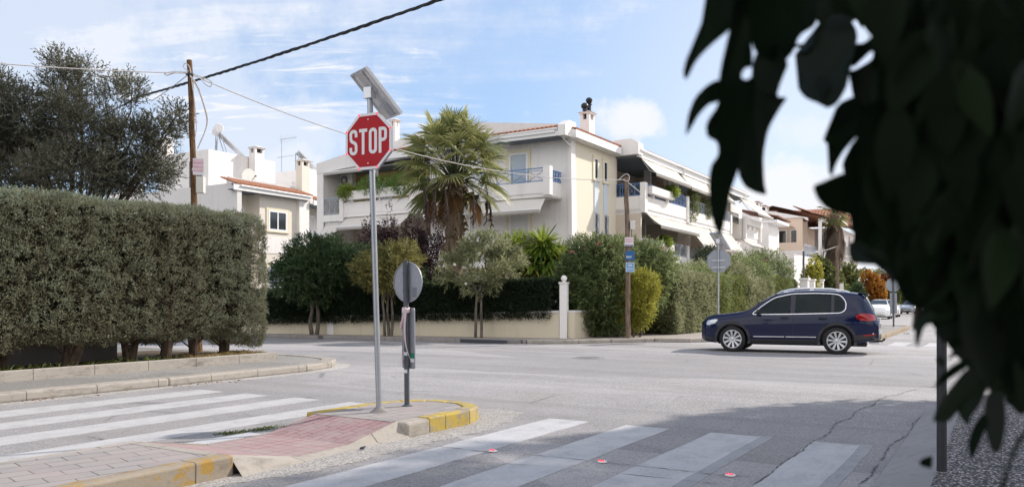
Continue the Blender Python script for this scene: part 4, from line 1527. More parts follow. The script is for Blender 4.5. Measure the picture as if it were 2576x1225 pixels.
# ------------------------------------------------------------- houses farther along the street
HC2 = ST(78.0, 15.9)
PB = thing('corner_house', 'peach house with arched loggia and iron balconies beyond the apartment building', 'house', (HC2.x, HC2.y, 0), ROT)
mb = MB()


def arch_wall(z0, zs, zt, za):
    """front wall with an arched opening: t from 0 to 6"""
    left = [(6.0, z0), (6.0, zt), (0.0, zt), (0.0, z0), (0.55, z0), (0.55, zs)]
    ar = [(1.65 + 1.1 * math.cos(R(180 - a)), zs + (za - zs) * math.sin(R(180 - a))) for a in range(0, 181, 15)]
    poly = left + ar + [(2.75, z0)]
    mb.prism(poly, lambda a, z: (0, a, z), lambda a, z: (0.3, a, z))


arch_wall(6.9, 7.9, 9.2, 8.6)
arch_wall(0.3, 4.2, 5.3, 4.9)
mb.box(0.3, 12, 5.7, 6.0, 0, 9.2)
mb.box(2.2, 2.4, 0.0, 5.7, 0, 9.0)
mb.box(0.0, 0.3, 0.0, 6.0, 5.3, 6.9)
mb.box(2.4, 12, 1.2, 1.4, 0, 9.0)
mb.build('wall', M['peach'], PB)
mb = MB()
mb.prism([(-0.5, 8.85), (-0.5, 9.15), (2.9, 9.95), (6.4, 9.95), (6.4, 9.2), (0.0, 9.2)], lambda a, z: (-0.12, a, z), lambda a, z: (0.2, a, z))
mb.box(-0.03, 0.0, 0.0, 6.0, 5.3, 6.1)
mb.box(0.0, 9.0, -1.7, 1.2, 5.85, 6.05)
mb.box(0.0, 9.0, -1.75, -1.6, 5.3, 6.3)
mb.box(0.0, 0.2, -1.7, -1.4, 0.2, 9.0)
mb.box(4.4, 4.7, -1.75, -1.5, 6.0, 7.6)
mb.box(8.7, 9.0, -1.75, -1.5, 6.0, 7.6)
mb.box(0.2, 10, -1.75, -1.6, 8.7, 9.15)
mb.build('white_band', M['white'], PB)
mb = MB()
railing(mb, (0.2, -1.65), (8.8, -1.65), 6.3, 7.5, 0.6, 0.035)
mb.build('railing', M['dark_rail'], PB)
awning(PB, 'awning', (-1.7, 5.2), (-2.3, 4.5), 0.3, 8.6, 's', M['awning'], scallop=False)
mb = MB()
mb.add([(-0.3, -1.9, 9.12), (14, -1.9, 9.12), (14, 3.2, 10.7), (2.0, 3.2, 10.7), (14, 8, 9.3), (-0.3, 8, 9.3)], [(0, 1, 2, 3), (3, 2, 4, 5)])
mb.build('roof', M['tile'], PB, fix=False)
mb = MB()
tiles(mb, (-0.3, -1.95, 9.2), (12, -1.95, 9.2), (0, 1.2, 0.38), 0, 0.3, 0.09)
mb.build('eave_tiles', M['terracotta_dark'], PB)
for t in (0.7, 1.9):
    window_on(PB, 'loggia_door', 't', 2.2, t, t + 0.9, 6.2, 8.3, -1, 0.1, 'pane_blue' if t > 2 else 'pane', None, 0)
for s in (4.0, 7.0):
    window_on(PB, 'balcony_door', 's', 1.2, s, s + 1.4, 6.1, 8.3, -1, 0.1, 'pane', None, 1)
# low white block between it and the apartment building
LB = ST(66.5, 16.2)
LW = thing('garden_house', 'low white house with brown tiled eave left of the peach house', 'house', (LB.x, LB.y, 0), ROT)
mb = MB()
mb.box(0, 3.5, 0, 6, 0, 7.5)
mb.box(0.5, 9.5, -1.9, 0, 0, 5.2)
mb.build('wall', M['white'], LW)
mb = MB()
tiles(mb, (-0.2, -0.8, 8.2), (4.4, -0.8, 8.1), (0, 3.4, 0.8), 0, 0.3, 0.09)
mb.build('roof', M['terracotta_dark'], LW)
mb = MB()
mb.box(-0.1, 4.2, -0.7, 3.0, 7.75, 7.98)
mb.box(0.0, 3.5, 0.05, 5.0, 7.5, 7.75)
mb.build('eave', M['trim'], LW)
mb = MB()
railing(mb, (4.5, -1.85), (9.5, -1.85), 5.2, 6.2, 0.9, 0.03)
mb.build('railing', M['grey_rail'], LW)
chimney(LW, 9.5, 3.4, 0.42, 0.36, 5.2, 10.6, 'white', True, True)
chimney(LW, 13.0, 3.6, 0.42, 0.36, 5.2, 10.6, 'white', True, True)
chimney(LW, 14.0, 2.9, 0.36, 0.30, 5.2, 10.2, 'white', True, True)
RB = ST(92, 15.0)
RW = thing('red_roofed_house', 'white house with red tiled roof behind the dead fronded palm', 'house', (RB.x, RB.y, 0), ROT)
mb = MB()
mb.box(0, 14, 0, 10, 0, 9.3)
mb.build('wall', M['white'], RW)
mb = MB()
for z in (3.2, 6.3):
    mb.box(-0.9, 0, 0.0, 9, z, z + 0.9)
    mb.box(0, 14, -1.3, 0, z, z + 0.9)
mb.build('balcony', M['trim'], RW)
for z in (4.2, 7.2):
    for t in (1.0, 4.0, 7.0):
        window_on(RW, 'window', 't', 0.0, t, t + 1.2, z, z + 1.7, -1, 0.12, 'pane', None, 1)
    for s in (2.0, 6.0, 10.0):
        window_on(RW, 'window', 's', 0.0, s, s + 1.3, z, z + 1.7, -1, 0.12, 'pane', None, 1)
mb = MB()
tiles(mb, (-1, -1.4, 9.4), (-1, 11, 9.4), (5.0, 0, 2.4), 0, 0.34, 0.1)
tiles(mb, (-1, -1.4, 9.4), (15, -1.4, 9.4), (0, 6.0, 2.4), 0, 0.34, 0.1)
mb.build('roof', M['tile'], RW)

# ============================================================= VEGETATION
M['cypress'] = foliage_mat('cypress sprays', (0.066, 0.055, 0.034), (0.205, 0.188, 0.118), (0.24, 0.29, 0.21), 0.24, 0.7, 0.2)
M['ivy'] = foliage_mat('clipped dark hedge leaves', (0.006, 0.011, 0.006), (0.018, 0.033, 0.014), (0.055, 0.085, 0.030), 0.15, 0.5, 0.3)
M['oleaster'] = foliage_mat('grey green narrow leaves', (0.026, 0.028, 0.019), (0.090, 0.092, 0.062), (0.22, 0.215, 0.155), 0.22, 0.6, 0.3)
M['oleander_dark'] = foliage_mat('dark oleander leaves', (0.014, 0.028, 0.012), (0.045, 0.082, 0.032), (0.12, 0.17, 0.065), 0.3)
M['oleander'] = foliage_mat('oleander leaves', (0.028, 0.046, 0.014), (0.115, 0.165, 0.050), (0.36, 0.39, 0.19), 0.38)
M['oleander_olive'] = foliage_mat('yellowish oleander leaves', (0.050, 0.056, 0.014), (0.19, 0.18, 0.050), (0.40, 0.36, 0.15), 0.4)
M['oleander_pale'] = foliage_mat('pale oleander leaves', (0.036, 0.048, 0.018), (0.17, 0.19, 0.078), (0.46, 0.45, 0.28), 0.4)
M['plum'] = foliage_mat('purple plum leaves', (0.010, 0.005, 0.007), (0.034, 0.014, 0.019), (0.095, 0.035, 0.040), 0.2)
M['yucca'] = foliage_mat('yucca leaves', (0.025, 0.055, 0.010), (0.12, 0.20, 0.030), (0.42, 0.46, 0.07), 0.35, 0.4, 0.4)
M['palm_green'] = foliage_mat('palm frond green', (0.026, 0.042, 0.013), (0.125, 0.155, 0.045), (0.46, 0.44, 0.18), 0.38, 0.4, 0.45)
M['palm_dead'] = foliage_mat('dead palm fronds', (0.05, 0.026, 0.012), (0.20, 0.105, 0.045), (0.40, 0.25, 0.11), 0.25, 0.7)
M['geranium'] = foliage_mat('bright geranium leaves', (0.03, 0.06, 0.012), (0.10, 0.19, 0.035), (0.25, 0.36, 0.09), 0.35)
M['palm_dead_grey'] = foliage_mat('grey brown dead palm fronds', (0.05, 0.036, 0.026), (0.16, 0.12, 0.09), (0.30, 0.24, 0.19), 0.2, 0.8)
M['shrub_yellow'] = foliage_mat('yellow green shrub leaves', (0.060, 0.070, 0.008), (0.25, 0.25, 0.030), (0.52, 0.48, 0.10), 0.42)
M['shrub_green'] = foliage_mat('mid green shrub leaves', (0.020, 0.030, 0.009), (0.080, 0.100, 0.030), (0.23, 0.25, 0.08), 0.35)
M['autumn'] = foliage_mat('orange autumn leaves', (0.10, 0.03, 0.008), (0.34, 0.13, 0.02), (0.55, 0.30, 0.05), 0.35)
M['rust'] = foliage_mat('rust red leaves', (0.06, 0.015, 0.008), (0.20, 0.055, 0.022), (0.34, 0.13, 0.05), 0.3)
M['straw'] = foliage_mat('dry grass', (0.14, 0.10, 0.04), (0.34, 0.24, 0.10), (0.50, 0.40, 0.20), 0.2, 0.8)
M['grass'] = foliage_mat('weed grass', (0.03, 0.05, 0.01), (0.11, 0.14, 0.03), (0.22, 0.25, 0.08), 0.3)
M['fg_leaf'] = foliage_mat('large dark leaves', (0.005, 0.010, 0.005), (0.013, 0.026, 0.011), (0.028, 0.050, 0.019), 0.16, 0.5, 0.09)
M['flower'] = simple('pink oleander flowers', (0.72, 0.20, 0.24), 0.6, 0, 0.3, 8)
M['flower_white'] = simple('white flowers', (0.75, 0.73, 0.68), 0.6, 0, 0.1, 8)


def mesh_from(name, V, tris, tint, mat, parent=None, smooth=False):
    me = bpy.data.meshes.new(name)
    nv, nf = len(V), len(tris)
    me.vertices.add(nv)
    me.vertices.foreach_set('co', np.ascontiguousarray(V, dtype=np.float32).ravel())
    me.loops.add(nf * 3)
    me.loops.foreach_set('vertex_index', np.ascontiguousarray(tris, dtype=np.int32).ravel())
    me.polygons.add(nf)
    me.polygons.foreach_set('loop_start', np.arange(0, nf * 3, 3, dtype=np.int32))
    me.polygons.foreach_set('loop_total', np.full(nf, 3, dtype=np.int32))
    at = me.attributes.new('tint', 'FLOAT', 'POINT')
    at.data.foreach_set('value', np.clip(tint, 0, 1).astype(np.float32))
    me.materials.append(mat)
    me.update()
    me.validate()
    o = bpy.data.objects.new(name, me)
    COL.objects.link(o)
    if parent is not None:
        o.parent = parent
    return o


def unit(a):
    return a / np.maximum(np.linalg.norm(a, axis=-1, keepdims=True), 1e-9)


def leaves(P, D, L, W, tint, fold=0.25, droop=0.12, roll=None):
    """arrays of folded leaf blades: base P, direction D, length L, width W"""
    n = len(P)
    D = unit(D)
    rv = rng.normal(size=(n, 3)) if roll is None else roll
    S = unit(np.cross(D, rv))
    N = np.cross(S, D)
    L = np.broadcast_to(L, (n,))[:, None]
    W = np.broadcast_to(W, (n,))[:, None]
    mid = P + D * L * 0.45
    lft = mid - S * W / 2 + N * W * fold
    rgt = mid + S * W / 2 + N * W * fold
    tip = P + D * L - np.array([0, 0, 1.0]) * L * droop
    V = np.stack([P, rgt, tip, lft], axis=1).reshape(-1, 3)
    b = np.arange(n)[:, None] * 4
    T = np.concatenate([b + np.array([[0, 1, 2]]), b + np.array([[0, 2, 3]])], axis=1).reshape(-1, 3)
    return V, T, np.repeat(tint, 4)


def noise3(P, sc, off=0.0):
    return np.array([mn.noise(Vector((p[0] * sc + off, p[1] * sc - off, p[2] * sc + off * 0.5))) for p in P])


def crown(blobs, n_twig, per, L, W, up=0.35, spread=0.7, twig=0.25, shell=0.45, gap=0.0, gap_scale=1.2, tint_off=0.0, droop=0.12, whorl=False, min_z=None):
    """leaf cloud: twigs scattered in ellipsoids, each with several leaves; returns V, T, tint"""
    vol = np.array([b[1][0] * b[1][1] * b[1][2] for b in blobs])
    pick = rng.choice(len(blobs), size=n_twig, p=vol ** 0.75 / np.sum(vol ** 0.75))
    c = np.array([blobs[k][0] for k in pick], dtype=float)
    rad = np.array([blobs[k][1] for k in pick], dtype=float)
    u = unit(rng.normal(size=(n_twig, 3)))
    rr = (shell + (1 - shell) * rng.random(n_twig) ** 0.5)
    rr *= 1 + 0.16 * noise3(u, 2.2, 3.0)
    P = c + u * rad * rr[:, None]
    if gap > -1:
        nz = noise3(P, gap_scale, 11.0)
        keep = nz > gap - 0.55
        P, u, rr = P[keep], u[keep], rr[keep]
    if min_z is not None:
        keep = P[:, 2] > min_z
        P, u, rr = P[keep], u[keep], rr[keep]
    n = len(P)
    td = unit(u * 0.8 + np.array([0, 0, up]) + rng.normal(size=(n, 3)) * 0.45)
    f = np.tile(np.linspace(0, 1, per), n)
    base = np.repeat(P, per, axis=0) + np.repeat(td, per, axis=0) * (f * twig)[:, None]
    D = np.repeat(td, per, axis=0) + rng.normal(size=(n * per, 3)) * spread
    clump = noise3(P, 1.7, 5.0) * 0.35
    tint = np.repeat(0.45 + clump + tint_off, per) + rng.normal(size=n * per) * 0.17
    ll = L * rng.uniform(0.65, 1.25, n * per)
    return leaves(base, D, ll, W * rng.uniform(0.8, 1.2, n * per), tint, droop=droop)


def merge(parts):
    V, T, C = [], [], []
    b = 0
    for v, t, c in parts:
        V.append(v)
        T.append(t + b)
        C.append(c)
        b += len(v)
    return np.concatenate(V), np.concatenate(T), np.concatenate(C)


def limb_tree(mb, base, tips, r0, wob=0.12, split=0.45, seed=0):
    """tapered trunk from base, splitting into one limb per tip"""
    rr = random.Random(seed)
    base = Vector(base)
    for tip in tips:
        tip = Vector(tip)
        pts, rad = [], []
        for i in range(8):
            f = i / 7
            p = base.lerp(tip, f)
            bow = math.sin(f * math.pi) * wob
            p += Vector((rr.uniform(-1, 1) * wob * 0.35 + bow * 0.4, rr.uniform(-1, 1) * wob * 0.35, bow * 0.3))
            if i == 0:
                p = base.copy()
            pts.append(p)
            rad.append(r0 * (1 - 0.8 * f))
        mb.tube(pts, rad, 7)


def hedge_points(n, lo, hi, rnd, faces):
    """random points with normals on a rounded box in street coordinates"""
    lo, hi = np.array(lo, float), np.array(hi, float)
    P = []
    area = []
    for f in faces:
        ax = 'xyz'.index(f[0])
        o_ = [k for k in range(3) if k != ax]
        area.append((hi[o_[0]] - lo[o_[0]]) * (hi[o_[1]] - lo[o_[1]]))
    area = np.array(area)
    cnt = (n * area / area.sum()).astype(int)
    for f, c in zip(faces, cnt):
        ax = 'xyz'.index(f[0])
        q = lo + (hi - lo) * rng.random((c, 3))
        q[:, ax] = hi[ax] if f[1] == '+' else lo[ax]
        P.append(q)
    P = np.concatenate(P)
    q = np.clip(P, lo + rnd, hi - rnd)
    nrm = unit(P - q)
    return q + nrm * rnd, nrm


def to_world(V):
    X = V[:, 0] * D1[0] - V[:, 1] * D1[1]
    Y = V[:, 0] * D1[1] + V[:, 1] * D1[0]
    return np.stack([X, Y, V[:, 2]], axis=1)


# ---- the big clipped cypress hedge on the left
def cypress_hedge():
    lo, hi = (-3.0, 13.22, 0.44), (11.75, 14.95, 3.13)
    P, Nn = hedge_points(26000, lo, hi, 0.36, ('y-', 'z+', 'x+', 'z-'))
    top = P[:, 2] > 3.0
    # top line wanders a little
    n1 = noise3(P, 0.9, 1.0)
    n2 = noise3(P, 2.6, 4.0)
    n3 = noise3(P, 7.5, 9.0)
    n4 = noise3(P, 0.5, 44.0)
    disp = 0.05 * n1 + 0.075 * n2 + 0.065 * n3
    hole = ((noise3(P, 1.35, 21.0) + 0.5 * n2) > 0.62) & (P[:, 2] < 2.85)
    disp = np.where(hole, disp - 0.30, disp)
    low = P[:, 2] < 1.0
    disp = disp - np.where(low, 0.28 * (noise3(P * np.array([1, 0, 0]), 1.1, 31.0) + 0.25) * (1.0 - P[:, 2]) * 2.0, 0)
    P = P + Nn * disp[:, None]
    P[:, 2] += np.where(low, 0.22 * noise3(P * np.array([1.0, 0, 0]), 0.8, 33.0) * (1.0 - P[:, 2]) * 2.2, 0)
    keep = ~(((noise3(P, 1.35, 21.0) + 0.5 * n2) > 0.95) & (P[:, 2] < 2.75))
    P, Nn = P[keep], Nn[keep]
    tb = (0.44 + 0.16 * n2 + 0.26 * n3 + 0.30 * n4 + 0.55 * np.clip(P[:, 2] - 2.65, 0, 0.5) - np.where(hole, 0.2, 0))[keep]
    per = 12
    n = len(P)
    base = np.repeat(P, per, axis=0) + rng.normal(size=(n * per, 3)) * 0.028
    D = np.repeat(Nn, per, axis=0) * 0.65 + np.array([0, 0, 0.28]) + rng.normal(size=(n * per, 3)) * 0.55
    tint = np.repeat(tb, per) + rng.normal(size=n * per) * 0.13
    V, T, C = leaves(base, D, rng.uniform(0.028, 0.062, n * per), rng.uniform(0.012, 0.021, n * per), tint, droop=-0.05)
    # dense twiggy inside so that no daylight comes through
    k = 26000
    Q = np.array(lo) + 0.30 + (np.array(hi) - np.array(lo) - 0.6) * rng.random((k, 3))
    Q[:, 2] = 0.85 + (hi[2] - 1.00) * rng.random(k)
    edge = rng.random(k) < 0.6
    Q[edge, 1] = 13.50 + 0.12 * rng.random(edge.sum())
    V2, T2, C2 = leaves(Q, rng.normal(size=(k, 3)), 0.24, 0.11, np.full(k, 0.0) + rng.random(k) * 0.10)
    V, T, C = merge([(V, T, C), (V2, T2, C2)])
    h = thing('cypress_hedge', 'tall clipped grey green cypress hedge along the left pavement', 'hedge', (0, 0, 0), 0)
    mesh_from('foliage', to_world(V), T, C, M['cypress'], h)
    rr = random.Random(3)
    for i, s in enumerate((2.2, 4.3, 5.35, 6.6, 7.7, 8.85, 9.5, 10.15, 11.0)):
        mb = MB()
        b0 = ST(s, 13.55 + rr.uniform(-0.08, 0.25), 0.18)
        r0 = rr.uniform(0.07, 0.13)
        limb_tree(mb, b0, [b0 + Vector((rr.uniform(-0.3, 0.3), rr.uniform(-0.2, 0.3), 1.5)), b0 + Vector((rr.uniform(-0.6, 0.6), rr.uniform(-0.3, 0.3), 1.3))], r0, 0.10, seed=i)
        for k in range(6):
            a = rr.uniform(0, 6.28)
            mb.tube([b0 + Vector((0, 0, 0.2 + 0.07 * k)), b0 + Vector((math.cos(a) * 0.35, math.sin(a) * 0.35, 0.5 + 0.07 * k)), b0 + Vector((math.cos(a) * 0.7, math.sin(a) * 0.7, 0.62 + 0.09 * k))], [0.018, 0.012, 0.005], 5)
        mb.build('trunk', M['bark_dark'], h, True)


cypress_hedge()
mb = MB()
mb.box(-6, 9.1, 14.45, 14.65, 0.0, 1.15)
o = street(mb.build('garden_wall', M['garden_wall']))
tag(o, 'low stained concrete wall in the shade behind the cypress trunks', 'wall')


# ---- clipped dark hedge on the cream garden wall, and the wall
F0, F1 = Vector((1.62, 26.95, 0)), Vector((-13.5, 32.45, 0))
fdir = (F1 - F0).normalized()
flen = (F1 - F0).length
frot = math.atan2(fdir.y, fdir.x)
FW = thing('garden_wall', 'low cream rendered garden wall under the dark clipped hedge', 'wall', F0, frot)
topz = lambda x: 0.97 - 0.026 * x
mb = MB()
mb.add([(0, -0.12, 0.0), (flen, -0.12, 0.0), (flen, 0.12, 0.0), (0, 0.12, 0.0), (0, -0.12, topz(0)), (flen, -0.12, topz(flen)), (flen, 0.12, topz(flen)), (0, 0.12, topz(0))],
       [(0, 3, 2, 1), (4, 5, 6, 7), (0, 1, 5, 4), (1, 2, 6, 5), (2, 3, 7, 6), (3, 0, 4, 7)])
mb.build('wall', M['fence_wall'], FW)
mb = MB()
mb.add([(0, -0.16, topz(0) + 0.002), (flen, -0.16, topz(flen) + 0.002), (flen, 0.16, topz(flen) + 0.002), (0, 0.16, topz(0) + 0.002), (0, -0.16, topz(0) + 0.075), (flen, -0.16, topz(flen) + 0.075), (flen, 0.16, topz(flen) + 0.075), (0, 0.16, topz(0) + 0.075)],
       [(0, 3, 2, 1), (4, 5, 6, 7), (0, 1, 5, 4), (1, 2, 6, 5), (2, 3, 7, 6), (3, 0, 4, 7)])
mb.build('coping', M['white2'], FW)
mb = MB()
mb.box(8.75, 9.02, 0.121, 0.17, 0.05, 0.76)
mb.build('pilaster', M['white'], FW)
# the wall turns the corner towards the right
FW2 = thing('garden_wall', 'short return of the cream wall behind the white ball topped pillar', 'wall', (F0.x + 0.45, F0.y - 0.05, 0), ROT)
mb = MB()
mb.box(-0.16, 9.0, -0.12, 0.12, 0.0, 0.98)
mb.build('wall', M['fence_wall'], FW2)
mb = MB()
mb.box(-0.16, 9.0, -0.15, 0.15, 0.982, 1.05)
mb.build('coping', M['white2'], FW2)
PL = thing('gate_pillar', 'slim white pillar with a ball on top at the wall corner', 'pillar', (F0.x + 0.13, F0.y - 0.06, 0.0), frot)
mb = MB()
mb.box(-0.125, 0.125, -0.125, 0.125, 0.0, 1.95)
mb.build('shaft', M['white'], PL, bevel=0.012)
mb = MB()
mb.box(-0.15, 0.15, -0.15, 0.15, 1.952, 2.0)
mb.build('cap', M['white'], PL)
mb = MB()
prof = [(0.05, 2.002), (0.05, 2.03)] + [(0.105 * math.sin(R(a)), 2.12 - 0.105 * math.cos(R(a))) for a in range(25, 180, 15)] + [(0.01, 2.225)]
mb.lathe(prof, n=16)
mb.build('ball', M['white'], PL, True)


def dark_hedge():
    h = thing('clipped_hedge', 'dark neatly clipped hedge standing on the cream garden wall', 'hedge', F0, frot)
    lo, hi = (0.25, -0.75, 0.86), (flen, 0.28, 2.10)
    P, Nn = hedge_points(26000, lo, hi, 0.10, ('y+', 'z+'))
    x = P[:, 0]
    P[:, 2] = P[:, 2] - 0.030 * x * ((P[:, 2] - 0.86) / 1.3) - 0.026 * x * (1 - (P[:, 2] - 0.86) / 1.3)
    P += Nn * (0.03 * noise3(P, 2.2, 2.0) + 0.02 * noise3(P, 6.0, 7.0))[:, None]
    P[:, 2] -= np.where(P[:, 2] < 1.0, 0.08 * rng.random(len(P)), 0)
    per = 6
    n = len(P)
    base = np.repeat(P, per, axis=0) + rng.normal(size=(n * per, 3)) * 0.04
    D = np.repeat(Nn, per, axis=0) * 0.7 + rng.normal(size=(n * per, 3)) * 0.6
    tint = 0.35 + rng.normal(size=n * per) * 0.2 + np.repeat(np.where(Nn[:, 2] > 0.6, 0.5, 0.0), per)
    A = leaves(base, D, 0.05, 0.034, tint)
    k = 9000
    Q = np.stack([0.3 + (flen - 0.5) * rng.random(k), 0.14 - 0.7 * rng.random(k), 0.98 + 1.02 * rng.random(k)], axis=1)
    Q[:, 2] -= 0.029 * Q[:, 0]
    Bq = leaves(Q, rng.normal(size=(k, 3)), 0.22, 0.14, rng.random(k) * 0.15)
    V, T, C = merge([A, Bq])
    mesh_from('foliage', V, T, C, M['ivy'], h)
    for i in range(8):
        mb = MB()
        xx = 0.8 + i * 2.0
        mb.tube([(xx, -0.35, 0.0), (xx + 0.05, -0.33, 0.6), (xx, -0.3, 1.6)], [0.05, 0.04, 0.02], 6)
        mb.build('trunk', M['bark_dark'], h)


dark_hedge()


def small_tree(name, label, cat, base, stems, blobs, n, per, L, W, mat, r0=0.06, seed=0, group=None, flowers=None, **kw):
    t_ = thing(name, label, cat, base, 0, group)
    mb = MB()
    for i, st_ in enumerate(stems):
        rr = random.Random(seed + i)
        p0 = Vector((st_[0], st_[1], 0.0))
        fork = Vector((st_[2], st_[3], st_[4]))
        k = [p0, p0.lerp(fork, 0.3) + Vector((rr.uniform(-.07, .07), 0, 0)), p0.lerp(fork, 0.62) + Vector((rr.uniform(-.07, .07), 0, 0)), fork]
        mb.tube(k, [r0, r0 * 0.85, r0 * 0.75, r0 * 0.6], 8)
        for j in range(7):
            b = blobs[rr.randrange(len(blobs))]
            tip = Vector(b[0]) + Vector((rr.uniform(-.6, .6) * b[1][0], rr.uniform(-.6, .6) * b[1][1], rr.uniform(-.2, .7) * b[1][2]))
            limb_tree(mb, fork, [tip], r0 * 0.5, 0.08, seed=seed * 10 + j)
    mb.build('trunk', M['bark'], t_, True)
    V, T, C = crown(blobs, n, per, L, W, **kw)
    mesh_from('crown', V, T, C, mat, t_)
    if flowers:
        k, fm = flowers
        b = [blobs[random.randrange(len(blobs))] for _ in range(k)]
        for q in b:
            mb = MB()
            u = Vector(rng.normal(size=3)).normalized()
            if u.y > 0.2:
                u.y = -u.y
            p = Vector(q[0]) + Vector((u.x * q[1][0], u.y * q[1][1], abs(u.z) * q[1][2])) * 1.03
            for m_ in range(4):
                o_ = Vector(rng.normal(size=3)) * 0.03
                mb.lathe([(0.01, -0.02), (0.045, 0.0), (0.02, 0.02)], tuple(p + o_), 6)
            mb.build('flower_cluster', fm, t_)
    return t_


# three small oleander trees along the far kerb
small_tree('oleander_tree', 'dark green oleander tree with two bent trunks, nearest the cypress hedge', 'tree', (-7.35, 29.55, 0.11),
           [(-0.05, 0, -0.12, 0, 1.45), (0.12, 0.05, 0.1, 0, 1.4)],
           [((0.1, 0, 2.3), (1.25, 1.1, 0.95)), ((0.6, 0.1, 2.7), (1.0, 0.9, 0.85)), ((-0.8, 0.0, 2.1), (0.7, 0.7, 0.7)), ((0.1, 0, 1.6), (0.7, 0.6, 0.5)), ((-0.2, 0, 3.0), (0.7, 0.7, 0.55))],
           2800, 8, 0.19, 0.038, M['oleander_dark'], 0.085, 1, 'oleander trees on the far pavement', shell=0.5, gap=0.08, spread=0.55)
small_tree('oleander_tree', 'yellowish oleander tree with forked bare stems behind the stop sign pole', 'tree', (-4.42, 28.45, 0.11),
           [(-0.12, 0, -0.2, 0, 1.3), (0.12, 0, 0.12, 0.05, 1.35), (0.03, 0.1, 0.0, 0.1, 1.5)],
           [((0, 0, 2.35), (1.05, 0.95, 0.7)), ((0.45, 0, 2.75), (0.75, 0.7, 0.5)), ((-0.65, 0, 2.3), (0.6, 0.6, 0.5)), ((0.1, 0, 1.9), (0.7, 0.6, 0.45))],
           1600, 8, 0.18, 0.036, M['oleander_olive'], 0.06, 5, 'oleander trees on the far pavement', shell=0.4, gap=0.3, spread=0.5, up=0.7)
small_tree('oleander_tree', 'loose pale oleander tree leaning in front of the dark hedge', 'tree', (-1.14, 27.1, 0.11),
           [(-0.1, 0, -0.05, 0, 1.5), (0.1, 0, 0.1, 0.05, 1.4)],
           [((0.0, 0, 2.35), (1.2, 1.0, 0.72)), ((0.75, 0, 2.6), (0.85, 0.8, 0.6)), ((-0.9, 0, 2.15), (0.65, 0.6, 0.5)), ((0.35, 0, 3.0), (0.8, 0.7, 0.45)), ((0.05, 0, 1.75), (0.55, 0.5, 0.4)), ((-0.2, 0, 3.2), (0.35, 0.3, 0.35))],
           2100, 8, 0.19, 0.036, M['oleander_pale'], 0.055, 9, 'oleander trees on the far pavement', flowers=(6, M['flower_white']), shell=0.25, gap=0.56, spread=0.45, up=0.8, gap_scale=1.8)
# dark oleander mass behind the first one
small_tree('oleander_bush', 'big dark oleander bush behind the clipped hedge, left of the palm', 'bush', (-5.9, 33.2, 0.0),
           [(-0.2, 0, -0.3, 0, 1.3), (0.2, 0, 0.3, 0, 1.3)],
           [((0, 0, 2.5), (1.9, 1.0, 1.15)), ((-1.2, 0, 2.6), (1.2, 0.9, 0.95)), ((1.1, 0, 2.3), (1.2, 0.9, 0.9)), ((0, 0, 1.6), (2.2, 0.9, 0.9))],
           3400, 7, 0.18, 0.038, M['oleander_dark'], 0.07, 15, None, shell=0.5, gap=0.0)


def puff_bush(name, label, cat, base, blobs, n, per, L, W, mat, r0=0.05, seed=0, group=None, flowers=None, **kw):
    return small_tree(name, label, cat, base, [(-0.1, 0, -0.2, 0, 0.5), (0.1, 0.05, 0.2, 0, 0.5)], blobs, n, per, L, W, mat, r0, seed, group, flowers, **kw)


puff_bush('plum_tree', 'dark purple leaved plum tree in front of the left balcony', 'tree', (-4.3, 34.2, 0),
          [((-0.3, 0, 3.3), (1.7, 1.0, 1.0)), ((0.9, 0, 3.0), (1.1, 0.9, 1.2)), ((-1.4, 0, 3.6), (0.9, 0.7, 0.8)), ((1.3, 0, 4.1), (0.25, 0.25, 1.2)), ((-1.0, 0, 4.5), (0.3, 0.3, 1.0)), ((0.1, 0, 4.2), (0.35, 0.3, 0.9)), ((-1.9, 0, 4.1), (0.25, 0.3, 0.9)), ((0.3, 0, 2.0), (1.4, 0.8, 1.0))],
          3000, 7, 0.10, 0.05, M['plum'], 0.06, 25, shell=0.3, gap=0.22, up=0.8)


def yucca():
    b = Vector((0.85, 29.6, 0))
    t_ = thing('yucca', 'bright green spiky yucca clump above the dark hedge', 'yucca', b, 0)
    parts = []
    mb = MB()
    for (dx, dz, nl, L) in ((0.3, 3.4, 210, 1.25), (-0.75, 3.3, 170, 1.1), (0.35, 2.75, 200, 1.2), (0.75, 2.95, 120, 1.0), (-0.2, 2.7, 130, 1.0)):
        c = np.array([dx, random.uniform(-0.3, 0.1), dz])
        u = unit(rng.normal(size=(nl, 3)) * np.array([1, 1, 0.75]) + np.array([0, 0, 0.25]))
        Ls = L * rng.uniform(0.65, 1.1, nl)
        n_seg = 3
        side = unit(np.cross(u, np.array([0, 0, 1.0])) + 1e-6)
        tint = 0.5 + rng.normal(size=nl) * 0.2 + 0.25 * u[:, 0]
        V = []
        for k, (f, wd) in enumerate(((0, 0.035), (0.45, 0.055), (0.8, 0.035), (1.0, 0.004))):
            p = c + u * (Ls * f)[:, None] - np.array([0, 0, 1.0]) * (Ls * 0.42 * f ** 2 * (1 - 0.5 * np.abs(u[:, 2])))[:, None]
            V += [p - side * wd, p + side * wd]
        V = np.stack(V, axis=1).reshape(-1, 3)
        bb = np.arange(nl)[:, None] * 8
        T = np.concatenate([bb + np.array([[2 * k, 2 * k + 1, 2 * k + 3]]) for k in range(3)] + [bb + np.array([[2 * k, 2 * k + 3, 2 * k + 2]]) for k in range(3)], axis=1).reshape(-1, 3)
        parts.append((V, T, np.repeat(tint, 8)))
        mb.tube([(dx * 0.4, 0, 0), (dx * 0.7, 0, dz * 0.5), (dx, float(c[1]), dz)], [0.12, 0.10, 0.09], 8)
    mb.build('trunk', M['palm_bark'], t_, True)
    V, T, C = merge(parts)
    mesh_from('leaf_rosettes', V, T, C, M['yucca'], t_)


yucca()


